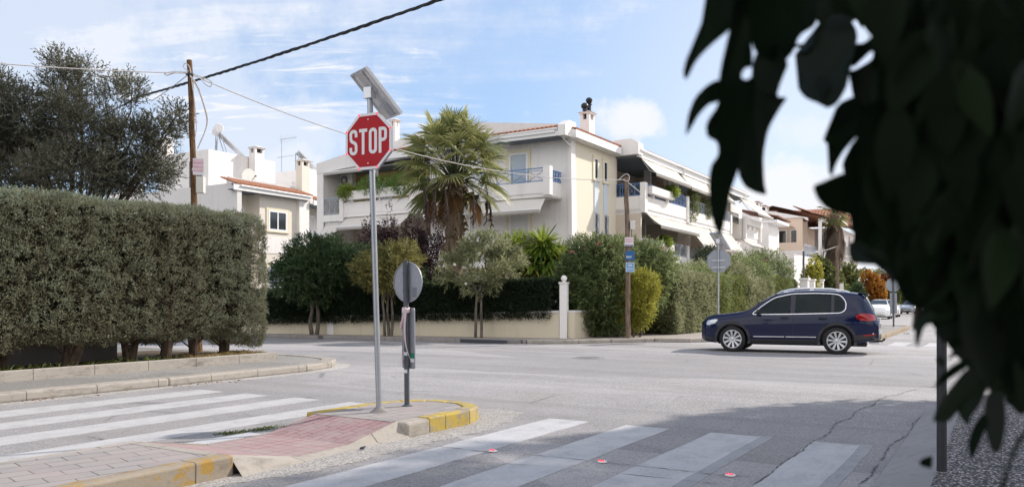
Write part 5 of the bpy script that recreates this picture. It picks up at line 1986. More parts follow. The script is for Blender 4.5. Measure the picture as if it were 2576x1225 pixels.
def fan_palm(name, label, base, z_top, crown_r, n_green, n_dead, seed, skirt=False, trunk_r=0.27):
    rr = random.Random(seed)
    t_ = thing(name, label, 'palm', base, 0)
    mb = MB()
    prof = []
    for i in range(26):
        f = i / 25
        z = z_top * f
        r_ = trunk_r * (1.05 - 0.05 * f)
        if f > 0.46:
            r_ *= 1.08 + 0.10 * ((i % 2) * 2 - 1) + 0.15 * (f - 0.46)
        if f > 0.93:
            r_ *= 0.75
        prof.append((r_, z))
    prof += [(trunk_r * 0.5, z_top + 0.12), (0.04, z_top + 0.3)]
    mb.lathe(prof, n=14)
    # old leaf bases
    for i in range(90):
        z = z_top * rr.uniform(0.46, 1.0)
        a = rr.uniform(0, 6.283)
        d = Vector((math.cos(a), math.sin(a), 0))
        p = d * trunk_r * 1.15 + Vector((0, 0, z))
        mb.tube([p, p + d * 0.10 + Vector((0, 0, 0.10)), p + d * 0.22 + Vector((0, 0, 0.08 + rr.uniform(-0.2, 0.15)))], [0.07, 0.05, 0.015], 5)
    mb.build('trunk', M['palm_bark'], t_, True)

    def frond(hub, d, blade, dead, parts, stems):
        """fan leaf: stalk from the crown to hub, pleated fingers around direction d"""
        d = np.array(d)
        d = d / np.linalg.norm(d)
        side = np.cross(d, [0, 0, 1.0])
        side = side / (np.linalg.norm(side) + 1e-6)
        nrm = np.cross(side, d)
        k = 38
        ang = np.linspace(-math.radians(105 if not dead else 42), math.radians(105 if not dead else 42), k)
        tilt = rr.uniform(-0.3, 0.5)
        dirs = np.cos(ang)[:, None] * d + np.sin(ang)[:, None] * (side * math.cos(tilt) + nrm * math.sin(tilt))
        Ls = blade * (0.72 + 0.28 * np.cos(ang)) * rng.uniform(0.85, 1.08, k)
        wd = blade * (0.046 if not dead else (0.04 if skirt else 0.03))
        tan = -np.sin(ang)[:, None] * d + np.cos(ang)[:, None] * side
        V = []
        sagk = (0.30 if not dead else 0.75) * rng.uniform(0.6, 1.5, k)
        for f, wf in ((0.0, 0.10), (0.55, 1.0), (0.80, 0.55), (1.0, 0.05)):
            sag = np.array([0, 0, -1.0])[None, :] * (Ls * sagk * max(0, f - 0.25) ** 1.6 * 1.6)[:, None]
            p = hub + dirs * (Ls * f)[:, None] + sag
            pl = nrm[None, :] * (0.02 * wf)
            V += [p - tan * wd * wf * 0.5 + pl, p + tan * wd * wf * 0.5 - pl]
        V = np.stack(V, axis=1).reshape(-1, 3)
        bb = np.arange(k)[:, None] * 8
        T = np.concatenate([bb + np.array([[2 * q, 2 * q + 1, 2 * q + 3]]) for q in range(3)] + [bb + np.array([[2 * q, 2 * q + 3, 2 * q + 2]]) for q in range(3)], axis=1).reshape(-1, 3)
        base_t = rr.uniform(0.25, 0.75)
        tint = np.repeat(base_t + rng.normal(size=k) * 0.12, 8) + np.tile(np.array([-0.1, -0.1, 0, 0, 0.12, 0.12, 0.25, 0.25]), k)
        parts.append((V, T, tint))

    green, dead = [], []
    mb = MB()
    mbd = MB()
    top = Vector((0, 0, z_top))
    ga = 2.399963
    for i in range(n_green):
        f = i / (n_green - 1)
        el = math.radians(86 - (118 if skirt else 92) * f)
        a = i * ga + rr.uniform(-0.2, 0.2)
        if not skirt and el < 0.25 and math.sin(a) < -0.55:
            continue
        d = Vector((math.cos(a) * math.cos(el), math.sin(a) * math.cos(el), math.sin(el)))
        L = crown_r * (0.25 + 0.30 * max(0.0, math.sin(el)) + 0.07 * rr.random())
        hub = top + d * L + Vector((0, 0, -0.10 * f - (0.25 * f * f)))
        mb.tube([top + d * 0.1, top + d * (L * 0.55) + Vector((0, 0, 0.06)), hub], [0.035, 0.022, 0.014], 5)
        dd = d + Vector((0, 0, -0.25 - 0.35 * f))
        if f < 0.35:
            dd = d
        frond(np.array(hub), dd, crown_r * rr.uniform(0.27, 0.34), False, green, mb)
    for i in range(n_dead):
        a = i * ga + rr.uniform(-0.3, 0.3)
        el = math.radians(rr.uniform(-84, -58) if skirt else rr.uniform(-50, -20))
        L = crown_r * (rr.uniform(0.22, 0.38) if skirt else rr.uniform(0.14, 0.24))
        z0 = rr.uniform(-0.3, 0.0) * (1 if not skirt else 1)
        d = Vector((math.cos(a) * math.cos(el), math.sin(a) * math.cos(el), math.sin(el)))
        st_ = top + Vector((math.cos(a) * 0.3, math.sin(a) * 0.3, z0 - (rr.uniform(0, 2.2) if skirt else 0)))
        hub = st_ + d * L
        mbd.tube([st_, st_ + d * L * 0.5, hub], [0.03, 0.02, 0.012], 5)
        frond(np.array(hub), d + Vector((0, 0, -0.9)), crown_r * (rr.uniform(0.24, 0.36) if skirt else rr.uniform(0.13, 0.20)), True, dead, mbd)
    V, T, C = merge(green)
    fo = mesh_from('fronds', V, T, C, M['palm_green'], t_)
    mb.build('frond_stalks', M['palm_green'], fo)
    if dead:
        V, T, C = merge(dead)
        fo = mesh_from('dead_fronds', V, T, C, M['palm_dead_grey' if skirt else 'palm_dead'], t_)
        mbd.build('frond_stalks', M['palm_dead'], fo)
    return t_


pb = sight(1143, 758, 31.0)
palm = fan_palm('fan_palm', 'tall fan palm with green crown and hanging brown fronds before the white balconies', (pb.x, pb.y, 0), 5.95, 3.6, 66, 15, 4, trunk_r=0.31)
mb = MB()   # dried seed stalks hanging from the crown
for i in range(9):
    a = random.uniform(2.6, 6.8)
    p = Vector((math.cos(a) * 0.5, math.sin(a) * 0.5, 6.0))
    q = p + Vector((math.cos(a) * 0.9, math.sin(a) * 0.9, -0.5))
    e = q + Vector((random.uniform(-.1, .2), 0, -random.uniform(1.0, 1.9)))
    mb.tube([p, q, q.lerp(e, 0.5) + Vector((0.03, 0, 0)), e], [0.02, 0.02, 0.045, 0.02], 6)
    for k in range(16):
        c = q.lerp(e, 0.25 + 0.75 * random.random())
        mb.bar(c, c + Vector((random.uniform(-.14, .14), random.uniform(-.14, .14), -0.14)), 0.03)
mb.build('seed_stalks', M['dark_wood'], palm)

# garden shrubs right of the yucca
puff_bush('juniper_bush', 'upright olive green bush at the cream corner of the building', 'bush', (2.35, 31.6, 0),
          [((0, 0, 2.3), (0.65, 0.6, 1.3)), ((0.25, 0, 3.2), (0.35, 0.35, 0.7)), ((0.5, 0, 1.9), (0.55, 0.5, 0.9)), ((-0.6, 0, 2.6), (0.4, 0.4, 0.9))],
          2200, 7, 0.10, 0.03, M['shrub_green'], 0.05, 31, shell=0.4, gap=0.05, up=0.9)
puff_bush('round_bush', 'dense green bush behind the yucca', 'bush', (0.15, 33.2, 0),
          [((0, 0, 2.7), (1.2, 0.9, 1.35)), ((0.9, 0, 3.0), (0.9, 0.8, 1.0))],
          2200, 7, 0.11, 0.04, M['shrub_green'], 0.05, 33, shell=0.55, gap=0.0, tint_off=0.1)
puff_bush('rusty_shrub', 'low rust coloured shrub above the dark hedge', 'bush', (1.0, 29.2, 0),
          [((0, 0, 1.95), (0.9, 0.5, 0.42)), ((0.8, 0.1, 2.05), (0.45, 0.4, 0.4)), ((-0.9, 0.2, 1.9), (0.7, 0.4, 0.35))],
          900, 7, 0.10, 0.03, M['rust'], 0.04, 35, shell=0.3, gap=0.1)
puff_bush('orange_shrub', 'sprig of orange flowers beside the cream flank wall', 'bush', (2.75, 30.8, 0),
          [((0, 0, 2.75), (0.28, 0.25, 0.3)), ((0.1, 0, 2.2), (0.22, 0.22, 0.7))],
          160, 6, 0.09, 0.035, M['autumn'], 0.02, 37, shell=0.2)


# oleanders and mixed hedge along the right hand pavement
def ole(label, s, t, blobs, n, mat, seed, flowers=None, L=0.17, W=0.036, **kw):
    p = ST(s, t)
    return puff_bush('oleander_bush', label, 'bush', (p.x, p.y, 0.08), blobs, n, 7, L, W, mat, 0.05, seed, 'oleanders behind the right hand pavement', flowers, **kw)


ole('huge dark oleander between the white pillar and the timber pole', 25.4, 12.2,
    [((0, 0, 1.75), (1.25, 1.1, 1.6)), ((0.6, 0.2, 2.4), (0.9, 0.8, 1.0)), ((-0.55, 0, 1.7), (0.8, 0.8, 1.3)), ((0.3, 0, 0.9), (1.2, 0.9, 0.9)), ((0.1, 0, 3.0), (0.6, 0.5, 0.5))], 4600, M['oleander'], 41, (9, M['flower']), shell=0.5, gap=-0.1, tint_off=-0.12)
ole('tall oleander with pink flowers right behind the timber pole', 27.6, 11.6,
    [((0, 0, 2.0), (1.2, 1.1, 1.4)), ((0.6, 0, 2.5), (0.9, 0.8, 0.85)), ((-0.4, 0, 2.8), (0.6, 0.6, 0.7))], 3200, M['oleander'], 43, (8, M['flower']), shell=0.5, gap=0.0)
ole('oleander left of the back of the stop sign, silvery seed heads', 30.6, 12.2,
    [((0, 0, 1.7), (1.4, 1.1, 1.05)), ((0.8, 0, 1.8), (1.1, 0.9, 0.95)), ((-0.8, 0, 2.0), (0.8, 0.8, 0.75))], 3000, M['oleander_pale'], 45, None, shell=0.5, gap=0.0, tint_off=0.0)
ole('bright green oleander behind the back of the stop sign', 34.0, 12.2,
    [((0, 0, 1.7), (1.6, 1.2, 1.05)), ((1.0, 0, 1.85), (1.2, 1.0, 0.95)), ((-1.0, 0, 1.7), (1.2, 1.0, 0.95))], 3000, M['oleander'], 47, None, shell=0.5, gap=0.0, tint_off=0.12)
ole('oleander above the bonnet of the blue car', 38.0, 12.2,
    [((0, 0, 1.9), (1.7, 1.2, 1.2)), ((1.2, 0, 2.1), (1.2, 1.0, 1.05)), ((-1.2, 0, 1.8), (1.3, 1.0, 1.05))], 3000, M['oleander_pale'], 49, None, shell=0.5, gap=0.0, tint_off=0.05)
ole('yellow green oleander above the windscreen of the blue car', 42.0, 12.2,
    [((0, 0, 2.15), (1.6, 1.2, 1.35)), ((1.0, 0, 2.4), (1.2, 1.0, 1.15)), ((-1.1, 0, 2.0), (1.3, 1.0, 1.1))], 2600, M['oleander'], 51, None, shell=0.5, gap=0.0, tint_off=0.15)
ole('last and tallest oleander of the row, grey green', 46.3, 12.2,
    [((0, 0, 2.5), (1.8, 1.3, 1.6)), ((1.0, 0, 2.95), (1.3, 1.0, 1.15)), ((-1.0, 0, 2.6), (1.2, 1.0, 1.15))], 3000, M['oleander'], 53, (4, M['flower']), shell=0.5, gap=0.0)
# clipped boxy lower hedge in front of them
for i, (s, L_, hh, mt, lab, off) in enumerate(((28.6, 4.9, 2.15, 'oleander_pale', 'clipped mixed hedge left of the back of the stop sign', -0.1), (33.3, 4.8, 2.15, 'shrub_green', 'clipped leafy hedge right behind the far stop sign pole', 0.3), (37.9, 5.4, 2.2, 'oleander_pale', 'clipped hedge between the far stop sign and the oleander row end', -0.1), (43.2, 6.0, 2.3, 'shrub_green', 'clipped hedge hidden mostly by the blue car', 0.1))):
    h = thing('mixed_hedge', lab, 'hedge', (0, 0, 0), 0)
    lo, hi = (s - 0.2, 10.35, 0.12), (s + L_, 12.0, hh + 0.25)
    P, Nn = hedge_points(6000, lo, hi, 0.25, ('y-', 'z+', 'x-'))
    P += Nn * (0.14 * noise3(P, 1.1, 2.0 + i) + 0.10 * noise3(P, 3.0, 7.0))[:, None]
    per = 6
    n = len(P)
    base = np.repeat(P, per, axis=0) + rng.normal(size=(n * per, 3)) * 0.06
    D = np.repeat(Nn, per, axis=0) * 0.5 + np.array([0, 0, 0.25]) + rng.normal(size=(n * per, 3)) * 0.6
    tint = np.repeat(0.42 + off + 0.35 * noise3(P, 1.2, 5.0), per) + rng.normal(size=n * per) * 0.2
    A = leaves(base, D, rng.uniform(0.07, 0.13, n * per), 0.04, tint)
    k = 2500
    Q = np.array(lo) + 0.25 + (np.array(hi) - np.array(lo) - 0.5) * rng.random((k, 3))
    Bq = leaves(Q, rng.normal(size=(k, 3)), 0.32, 0.2, rng.random(k) * 0.1)
    V, T, C = merge([A, Bq])
    mesh_from('foliage', to_world(V), T, C, M[mt], h)
    for k in range(4):
        mb = MB()
        p = ST(s + 0.4 + k * (L_ - 0.8) / 3, 11.2)
        mb.tube([(p.x, p.y, 0.0), (p.x + 0.05, p.y, 0.8), (p.x, p.y, 1.5)], [0.05, 0.04, 0.02], 6)
        mb.build('trunk', M['bark'], h)
yb = ST(25.75, 10.95)
puff_bush('yellow_shrub', 'yellow green shrub wrapped round the foot of the timber pole', 'bush', (yb.x + 0.2, yb.y, 0.1),
          [((0, 0, 1.35), (0.62, 0.5, 0.9)), ((0.25, 0, 1.75), (0.5, 0.45, 0.5)), ((-0.1, 0, 0.8), (0.5, 0.45, 0.55)), ((-0.5, 0, 1.0), (0.35, 0.3, 0.45))],
          2400, 7, 0.075, 0.035, M['shrub_yellow'], 0.04, 61, shell=0.35, gap=0.0)
tp = sight(1788, 700, 42.5)
t_ = puff_bush('clipped_topiary', 'dark dome of a clipped shrub behind the far stop sign', 'bush', (tp.x, tp.y, 0), [((0, 0, 2.6), (1.0, 1.0, 1.55))], 2600, 6, 0.07, 0.04, M['ivy'], 0.08, 63, shell=0.86, gap=-1.0, tint_off=0.25)


# ---- the grey green tree behind the cypress hedge
def oleaster():
    c = sight(190, 758, 19.5)
    blobs = []
    def bl(u, v, r_u, r_v, dy=0.0):
        p = sight(u, v, 19.5 + dy)
        k = 19.5 / 2010
        blobs.append(((p.x - c.x, p.y - c.y, p.z), (r_u * k, max(0.5, r_u * k * 0.9), r_v * k)))
    bl(190, 330, 110, 90)
    bl(160, 240, 55, 80, 0.3)
    bl(60, 300, 90, 70)
    bl(40, 420, 120, 80, 0.4)
    bl(200, 430, 130, 60, -0.4)
    bl(330, 350, 70, 60)
    bl(330, 440, 90, 50, 0.3)
    bl(300, 270, 50, 60, -0.3)
    bl(400, 330, 45, 40)
    bl(400, 420, 50, 40)
    bl(-70, 340, 110, 120)
    bl(-60, 210, 60, 60, 0.4)
    bl(150, 165, 25, 28)
    bl(225, 180, 22, 32, 0.3)
    bl(20, 235, 30, 40)
    bl(440, 300, 22, 32)
    bl(330, 225, 18, 26)
    t_ = thing('oleaster_tree', 'large loose grey green tree rising behind the cypress hedge', 'tree', (c.x, c.y, 0), 0)
    mb = MB()
    fork = Vector((-0.1, 0.2, 2.2))
    mb.tube([(0, 0.2, 0), (0.1, 0.2, 1.0), fork], [0.22, 0.19, 0.17], 9)
    for i, b in enumerate(blobs):
        for j in range(3):
            rr = random.Random(i * 7 + j)
            tip = Vector(b[0]) + Vector((rr.uniform(-.7, .7) * b[1][0], rr.uniform(-.6, .6) * b[1][1], rr.uniform(-.3, .8) * b[1][2]))
            limb_tree(mb, fork, [tip], 0.06 if j == 0 else 0.018, 0.25, seed=i * 9 + j)
    mb.build('trunk', M['bark_dark'], t_, True)
    V, T, C = crown(blobs, 11500, 10, 0.095, 0.024, shell=0.12, gap=0.17, gap_scale=1.7, spread=0.5, twig=0.30, up=0.45, droop=0.05)
    mesh_from('crown', V, T, C, M['oleaster'], t_)


oleaster()

# ---- far planting down the street
def far_bush(name, label, u, v_top, Y, w_px, mat, seed, n=900, L=0.3, W=0.16, cat='tree', tall=True, **kw):
    p = sight(u, 758, Y)
    ztop = 1.35 + (758 - v_top) / 2010 * Y
    rw = w_px / 2 / 2010 * Y
    zc = ztop * 0.55
    rr = random.Random(seed)
    blobs = [((0, 0, zc), (rw * 0.8, rw * 0.8, ztop * 0.42))]
    for k in range(5):
        blobs.append(((rr.uniform(-0.6, 0.6) * rw, rr.uniform(-0.3, 0.3) * rw, zc + rr.uniform(-0.3, 0.35) * ztop), (rw * 0.5, rw * 0.5, ztop * 0.26)))
    return puff_bush(name, label, cat, (p.x, p.y, 0), blobs, n, 6, L, W, mat, 0.12, seed, None, None, shell=0.45, gap=0.05, **kw)


far_bush('lime_bush', 'lime green young tree by the white posts beyond the oleanders', 2040, 662, 62, 50, M['shrub_yellow'], 71, 600, 0.2, 0.12, 'tree')
far_bush('garden_tree', 'dark green tree under the palm with the dead skirt', 2085, 668, 72, 90, M['shrub_green'], 72, 1100)
far_bush('garden_tree', 'olive green tree right of the slim far timber pole', 2135, 660, 80, 80, M['shrub_green'], 73, 1100, tint_off=0.15)
far_bush('autumn_tree', 'orange and yellow autumn tree above the parked white cars', 2195, 690, 78, 62, M['autumn'], 74, 1000, 0.26, 0.16)
far_bush('autumn_tree', 'rust red small tree behind the orange one', 2228, 700, 92, 46, M['rust'], 75, 700, 0.28, 0.16)
far_bush('garden_tree', 'pale green tree beyond the autumn tree', 2225, 672, 105, 80, M['oleander_pale'], 76, 1000, 0.35, 0.14)
far_bush('round_shrub', 'dense dark shrub beside the first white parked car', 2155, 718, 66, 46, M['oleander_dark'], 77, 900, 0.2, 0.08, 'bush')
far_bush('round_shrub', 'dark shrub between the parked cars and the far round sign', 2240, 728, 84, 44, M['shrub_green'], 78, 700, 0.25, 0.12, 'bush')
far_bush('street_tree', 'dark green tree at the far end of the street', 2290, 690, 140, 90, M['shrub_green'], 79, 900, 0.5, 0.25)
far_bush('street_tree', 'dark tree closing the view behind the dark leaves', 2370, 640, 130, 130, M['oleander_dark'], 80, 1100, 0.5, 0.25)
far_bush('street_tree', 'broad tree on the right side of the far street', 2480, 610, 75, 170, M['shrub_green'], 81, 1200, 0.35, 0.2)
for i, (u, vt, Y, wd) in enumerate(((2255, 664, 130, 10), (2240, 672, 135, 9), (2268, 668, 126, 10))):
    far_bush('cypress_tree', ['tallest', 'left', 'right'][i] + ' of three slim pointed cypresses above the autumn trees', u, vt, Y, wd, M['oleander_dark'], 90 + i, 350, 0.4, 0.14)
# the palm with a skirt of dead fronds
pp = sight(2100, 758, 74.0)
fan_palm('fan_palm', 'palm wrapped in a long skirt of dead grey brown fronds far down the street', (pp.x, pp.y, 0), 9.3, 2.6, 26, 90, 12, True, 0.45)
# woods behind everything so the gardens do not end in bare ground
rw = [(-60, 95, 9, 7), (-45, 100, 8, 6), (-78, 90, 10, 8), (-95, 85, 10, 8), (-33, 105, 8, 6), (62, 150, 10, 8), (78, 140, 12, 8), (95, 120, 12, 9)]
for i, (x, y, rad, h) in enumerate(rw):
    t_ = small_tree('background_tree', ('broad tree far behind the white terraced house, number %d from the left' % (i + 1)) if x < 0 else 'broad tree beyond the end of the far street, %s of three' % ['nearest the street', 'middle', 'farthest right'][i - 5], 'tree', (x, y, 0),
                    [(0, 0, 0, 0, 2.5)], [((0, 0, h * 0.55), (rad * 0.8, rad * 0.6, h * 0.45)), ((rad * 0.4, 0, h * 0.5), (rad * 0.5, rad * 0.5, h * 0.4)), ((-rad * 0.4, 0, h * 0.45), (rad * 0.5, rad * 0.5, h * 0.4))],
                    700, 6, 0.6, 0.3, M['shrub_green'], 0.25, 100 + i, 'trees on the horizon', shell=0.5)


# ---- grass, weeds, litter
def tufts(name, label, cat, spots, mat, n, h, kind='stuff', spread=0.06, lean=0.35, wd=0.010):
    Ps, Ds, Ls = [], [], []
    for (x, y, z, r_) in spots:
        a = rng.uniform(0, 6.283, n)
        q = np.sqrt(rng.random(n)) * r_
        Ps.append(np.stack([x + np.cos(a) * q, y + np.sin(a) * q, np.full(n, z)], axis=1))
        Ds.append(np.stack([rng.normal(size=n) * lean, rng.normal(size=n) * lean, np.ones(n)], axis=1))
        Ls.append(h * rng.uniform(0.4, 1.2, n))
    P, D, L = np.concatenate(Ps), np.concatenate(Ds), np.concatenate(Ls)
    V, T, C = leaves(P, D, L, wd, 0.5 + rng.normal(size=len(P)) * 0.22, droop=0.3)
    o = mesh_from(name, V, T, C, mat)
    tag(o, label, cat, kind=kind)
    return o


sp = []
for i in range(60):
    s = random.uniform(9.9, 11.65)
    p = ST(s, random.uniform(13.2, 13.9))
    sp.append((p.x, p.y, 0.22, 0.12))
tufts('dry_grass', 'straw coloured dry grass at the end of the planter', 'grass', sp, M['straw'], 26, 0.16)
sp = []
for i in range(90):
    s = random.uniform(0.0, 9.5)
    p = ST(s, random.uniform(13.2, 13.7))
    sp.append((p.x, p.y, 0.22, 0.14))
tufts('planter_weeds', 'sparse green and dry weeds among the cypress trunks', 'weeds', sp, M['grass'], 9, 0.22, lean=0.6)
sp = []
for (u, v) in ((560, 1092), (580, 1090), (600, 1088), (635, 1083), (655, 1081), (670, 1079), (700, 1074)):
    x, y = ground_at(u, v)
    sp.append((x, y, 0.0, 0.10))
tufts('kerb_weeds', 'small weeds growing along the pink ramp edge', 'weeds', sp, M['grass'], 90, 0.045, lean=0.9, wd=0.006)
sp = []
for (u, v) in ((1690, 857), (1700, 857), (1685, 858), (2280, 840), (905, 843)):
    x, y = ground_at(u, v)
    sp.append((x, y, 0.0, 0.12))
tufts('gutter_weeds', 'bright green weeds in the far gutter', 'weeds', sp, M['grass'], 30, 0.10, lean=0.8)
x, y = ground_at(445, 1200)
t_ = thing('seedling', 'tiny green seedling growing from the ochre kerb', 'seedling', (x, y, 0.0), 0)
V, T, C = leaves(np.zeros((9, 3)) + np.array([0, 0, 0.02]) + rng.normal(size=(9, 3)) * 0.012, rng.normal(size=(9, 3)) * 0.7 + np.array([0, -0.2, 0.8]), 0.065, 0.035, np.full(9, 0.6))
mesh_from('leaf_tuft', V, T, C, M['yucca'], t_)
mb = MB()
mb.tube([(0, 0, 0), (0.005, 0, 0.03), (0.0, 0.0, 0.055)], 0.003, 5)
mb.build('stem', M['grass'], t_)
# fallen leaves in the gutter
P = []
for (u0, v0, u1, v1, n) in ((45, 1008, 130, 1003, 40), (430, 974, 560, 962, 30), (180, 1001, 250, 996, 10), (575, 961, 610, 957, 12)):
    for k in range(n):
        f = random.random()
        x, y = ground_at(u0 + (u1 - u0) * f, v0 + (v1 - v0) * f + random.uniform(-3, 3))
        P.append((x, y, 0.012))
P = np.array(P)
V, T, C = leaves(P, rng.normal(size=(len(P), 3)) * np.array([1, 1, 0.15]), 0.04, 0.016, rng.random(len(P)) * 0.6)
tag(mesh_from('fallen_leaves', V, T, C, M['rust']), 'brown fallen leaves lying along the left gutter', 'leaves', kind='stuff')
for (u, v, sc, lab, mt) in ((538, 957, 1.0, 'crumpled white paper in the left gutter', 'signwhite'), (470, 1211, 0.8, 'small red brick shard below the ochre kerb', 'terracotta_dark'), (910, 1132, 0.7, 'dark scrap of rubbish beside the pink ramp', 'dark_rail')):
    x, y = ground_at(u, v)
    mb = MB()
    rr = random.Random(u)
    pts = [Vector((rr.uniform(-1, 1), rr.uniform(-1, 1), rr.uniform(0, 0.9))) * 0.06 * sc for _ in range(9)]
    bm = bmesh.new()
    for p in pts:
        bm.verts.new(p)
    bmesh.ops.convex_hull(bm, input=bm.verts)
    mb.add([v_.co for v_ in bm.verts], [[bm.verts[:].index(q) for q in f.verts] for f in bm.faces])
    bm.free()
    o = mb.build('litter', M[mt])
    o.location = (x, y, 0.006)
    tag(o, lab, 'litter')

# balcony plants
for (s, t, z, rad, mt, fl, lab) in ((-1.36, 11.1, 7.55, (0.45, 1.35, 0.45), 'geranium', None, 'bushy green geraniums in the left balcony planter'), (-1.38, 9.3, 7.5, (0.4, 0.6, 0.45), 'geranium', None, 'green plant at the right end of the left balcony planter'), (-1.45, 13.1, 7.35, (0.3, 0.5, 0.28), 'yucca', 3, 'trailing bright plant with pink flowers at the left planter corner'),
                                    (12.9, -1.6, 7.2, (0.5, 0.35, 1.0), 'shrub_green', None, 'climbing plant hanging over the second upper balcony'), (9.0, -1.68, 7.5, (0.35, 0.3, 0.2), 'yucca', None, 'small plant at the end of the upper flank planter'), (8.0, -1.68, 4.6, (0.4, 0.3, 0.2), 'yucca', None, 'small plant in the lower flank planter'), (16.0, -1.3, 7.2, (0.4, 0.4, 0.7), 'shrub_green', None, 'potted plant farther along the upper flank balcony')):
    p = bs(s, t, z)
    t_ = thing('balcony_plant', lab, 'plant', p, ROT)
    V, T, C = crown([((0, 0, 0), rad)], 420, 6, 0.10, 0.05, shell=0.2, tint_off=0.1)
    mesh_from('foliage', V, T, C, M[mt], t_)
    mb = MB()
    mb.tube([(0, 0, -rad[2] * 0.6), (0, rad[1] * 0.1, rad[2] * 0.4)], 0.014, 5)
    mb.build('stem', M['bark'], t_)
    if fl:
        mb = MB()
        for k in range(6):
            mb.lathe([(0.02, -0.03), (0.06, 0), (0.02, 0.03)], (random.uniform(-.25, -.1), random.uniform(0.0, .5), random.uniform(-.1, .2)), 6)
        mb.build('flowers', M['flower'], t_)

# ============================================================= POLES, WIRES, SIGNS
def timber_pole(name, label, pts, r0, r1, mat, seed):
    t_ = thing(name, label, 'utility pole', (pts[0][0], pts[0][1], 0), 0)
    mb = MB()
    rr = random.Random(seed)
    P = [Vector(p) - Vector((pts[0][0], pts[0][1], 0)) for p in pts]
    path, rad = [], []
    n = 14
    for i in range(n + 1):
        f = i / n * (len(P) - 1)
        k = min(int(f), len(P) - 2)
        p = P[k].lerp(P[k + 1], f - k) + Vector((rr.uniform(-.012, .012), rr.uniform(-.012, .012), 0))
        path.append(p)
        rad.append((r0 + (r1 - r0) * i / n) * rr.uniform(0.96, 1.04))
    mb.tube(path, rad, 12)
    mb.build('pole', mat, t_, True)
    return t_


def poster(root, name, center, w_, h, mat, rot, label=None, bend=0.0):
    """sheet fixed on a pole, facing the camera side, rot = turn about z"""
    mb = MB()
    n = 8
    vs = []
    for i in range(n + 1):
        f = i / n - 0.5
        for z in (-h / 2, h / 2):
            vs.append((f * w_, bend * (f * 2) ** 2, z))
    mb.add(vs, [(2 * i, 2 * i + 2, 2 * i + 3, 2 * i + 1) for i in range(n)])
    o = mb.build(name, mat, root, fix=False)
    sm = o.modifiers.new('board', 'SOLIDIFY')
    sm.thickness = 0.006
    o.location = center
    o.rotation_euler = (0, 0, rot)
    if label:
        o['label'] = label
    return o


M['poster_pink'] = simple('faded pink poster paper', (0.66, 0.36, 0.42), 0.8, 0, 0.15, 6)
M['poster_white'] = simple('white poster paper', (0.66, 0.63, 0.66), 0.8, 0, 0.08)
M['poster_blue'] = simple('deep blue poster', (0.015, 0.10, 0.28), 0.5, 0, 0.1)
M['poster_sky'] = simple('light blue poster', (0.16, 0.33, 0.58), 0.5, 0, 0.35, 4)
M['ink'] = simple('dark blue ink', (0.05, 0.06, 0.13), 0.7)
M['ink_red'] = simple('pinkish red ink', (0.55, 0.10, 0.16), 0.7)
M['sticker'] = simple('green sticker', (0.02, 0.22, 0.12), 0.5)

FACE = Matrix.Rotation(R(90), 4, 'X')     # text lies in the x-z plane, read from -y


def face_text(txt, size, root, mat, loc, sx=1.0, bold=0.004, rot=0.0):
    return text_mesh(txt, size, 'lettering', mat, root, Matrix.Translation(loc) @ Matrix.Rotation(rot, 4, 'Z') @ FACE, 0.001, bold, sx)


pA0, pA1 = sight(494, 640, 19.6), sight(476, 152, 19.6)
base = sight(500, 893, 19.6)
LP = timber_pole('utility_pole', 'tall brown timber utility pole leaning above the cypress hedge', [(base.x, base.y, 0.0), tuple(pA0), tuple(sight(484, 350, 19.6)), tuple(pA1)], 0.09, 0.062, M['pole_wood'], 2)
o0 = Vector((base.x, base.y, 0))
c = sight(500, 420, 19.45) - o0
sh = poster(LP, 'poster', c + Vector((0.0, -0.03, 0)), 0.25, 0.40, M['poster_white'], R(14))
for i, (txt, mt) in enumerate((('ΚΟΦΗ', 'ink_red'), ('ΑΛΑΙΩΝ', 'ink_red'), ('ΔΕΝΔΡΩΝ', 'ink_red'))):
    mb = MB()
    z = 0.13 - i * 0.10
    mb.box(-0.115, 0.115, -0.0085, -0.006, z - 0.042, z + 0.042)
    mb.build('print_band', M['poster_pink'], sh)
    text_mesh(txt, 0.072, 'lettering', M['signwhite'], sh, Matrix.Translation((0, -0.0095, z)) @ FACE, 0.0006, 0.002, 0.85)
c = sight(506, 466, 19.5) - o0
mb = MB()
mb.box(c.x - 0.09, c.x + 0.09, c.y - 0.10, c.y + 0.06, c.z - 0.20, c.z + 0.20)
mb.build('connection_box', M['plastic'], LP, bevel=0.01)
mb = MB()
c = sight(477, 187, 19.5) - o0
mb.lathe([(0.095, -0.02), (0.095, 0.02)], tuple(c), 12)
mb.build('pole_clamp', M['dark_rail'], LP)

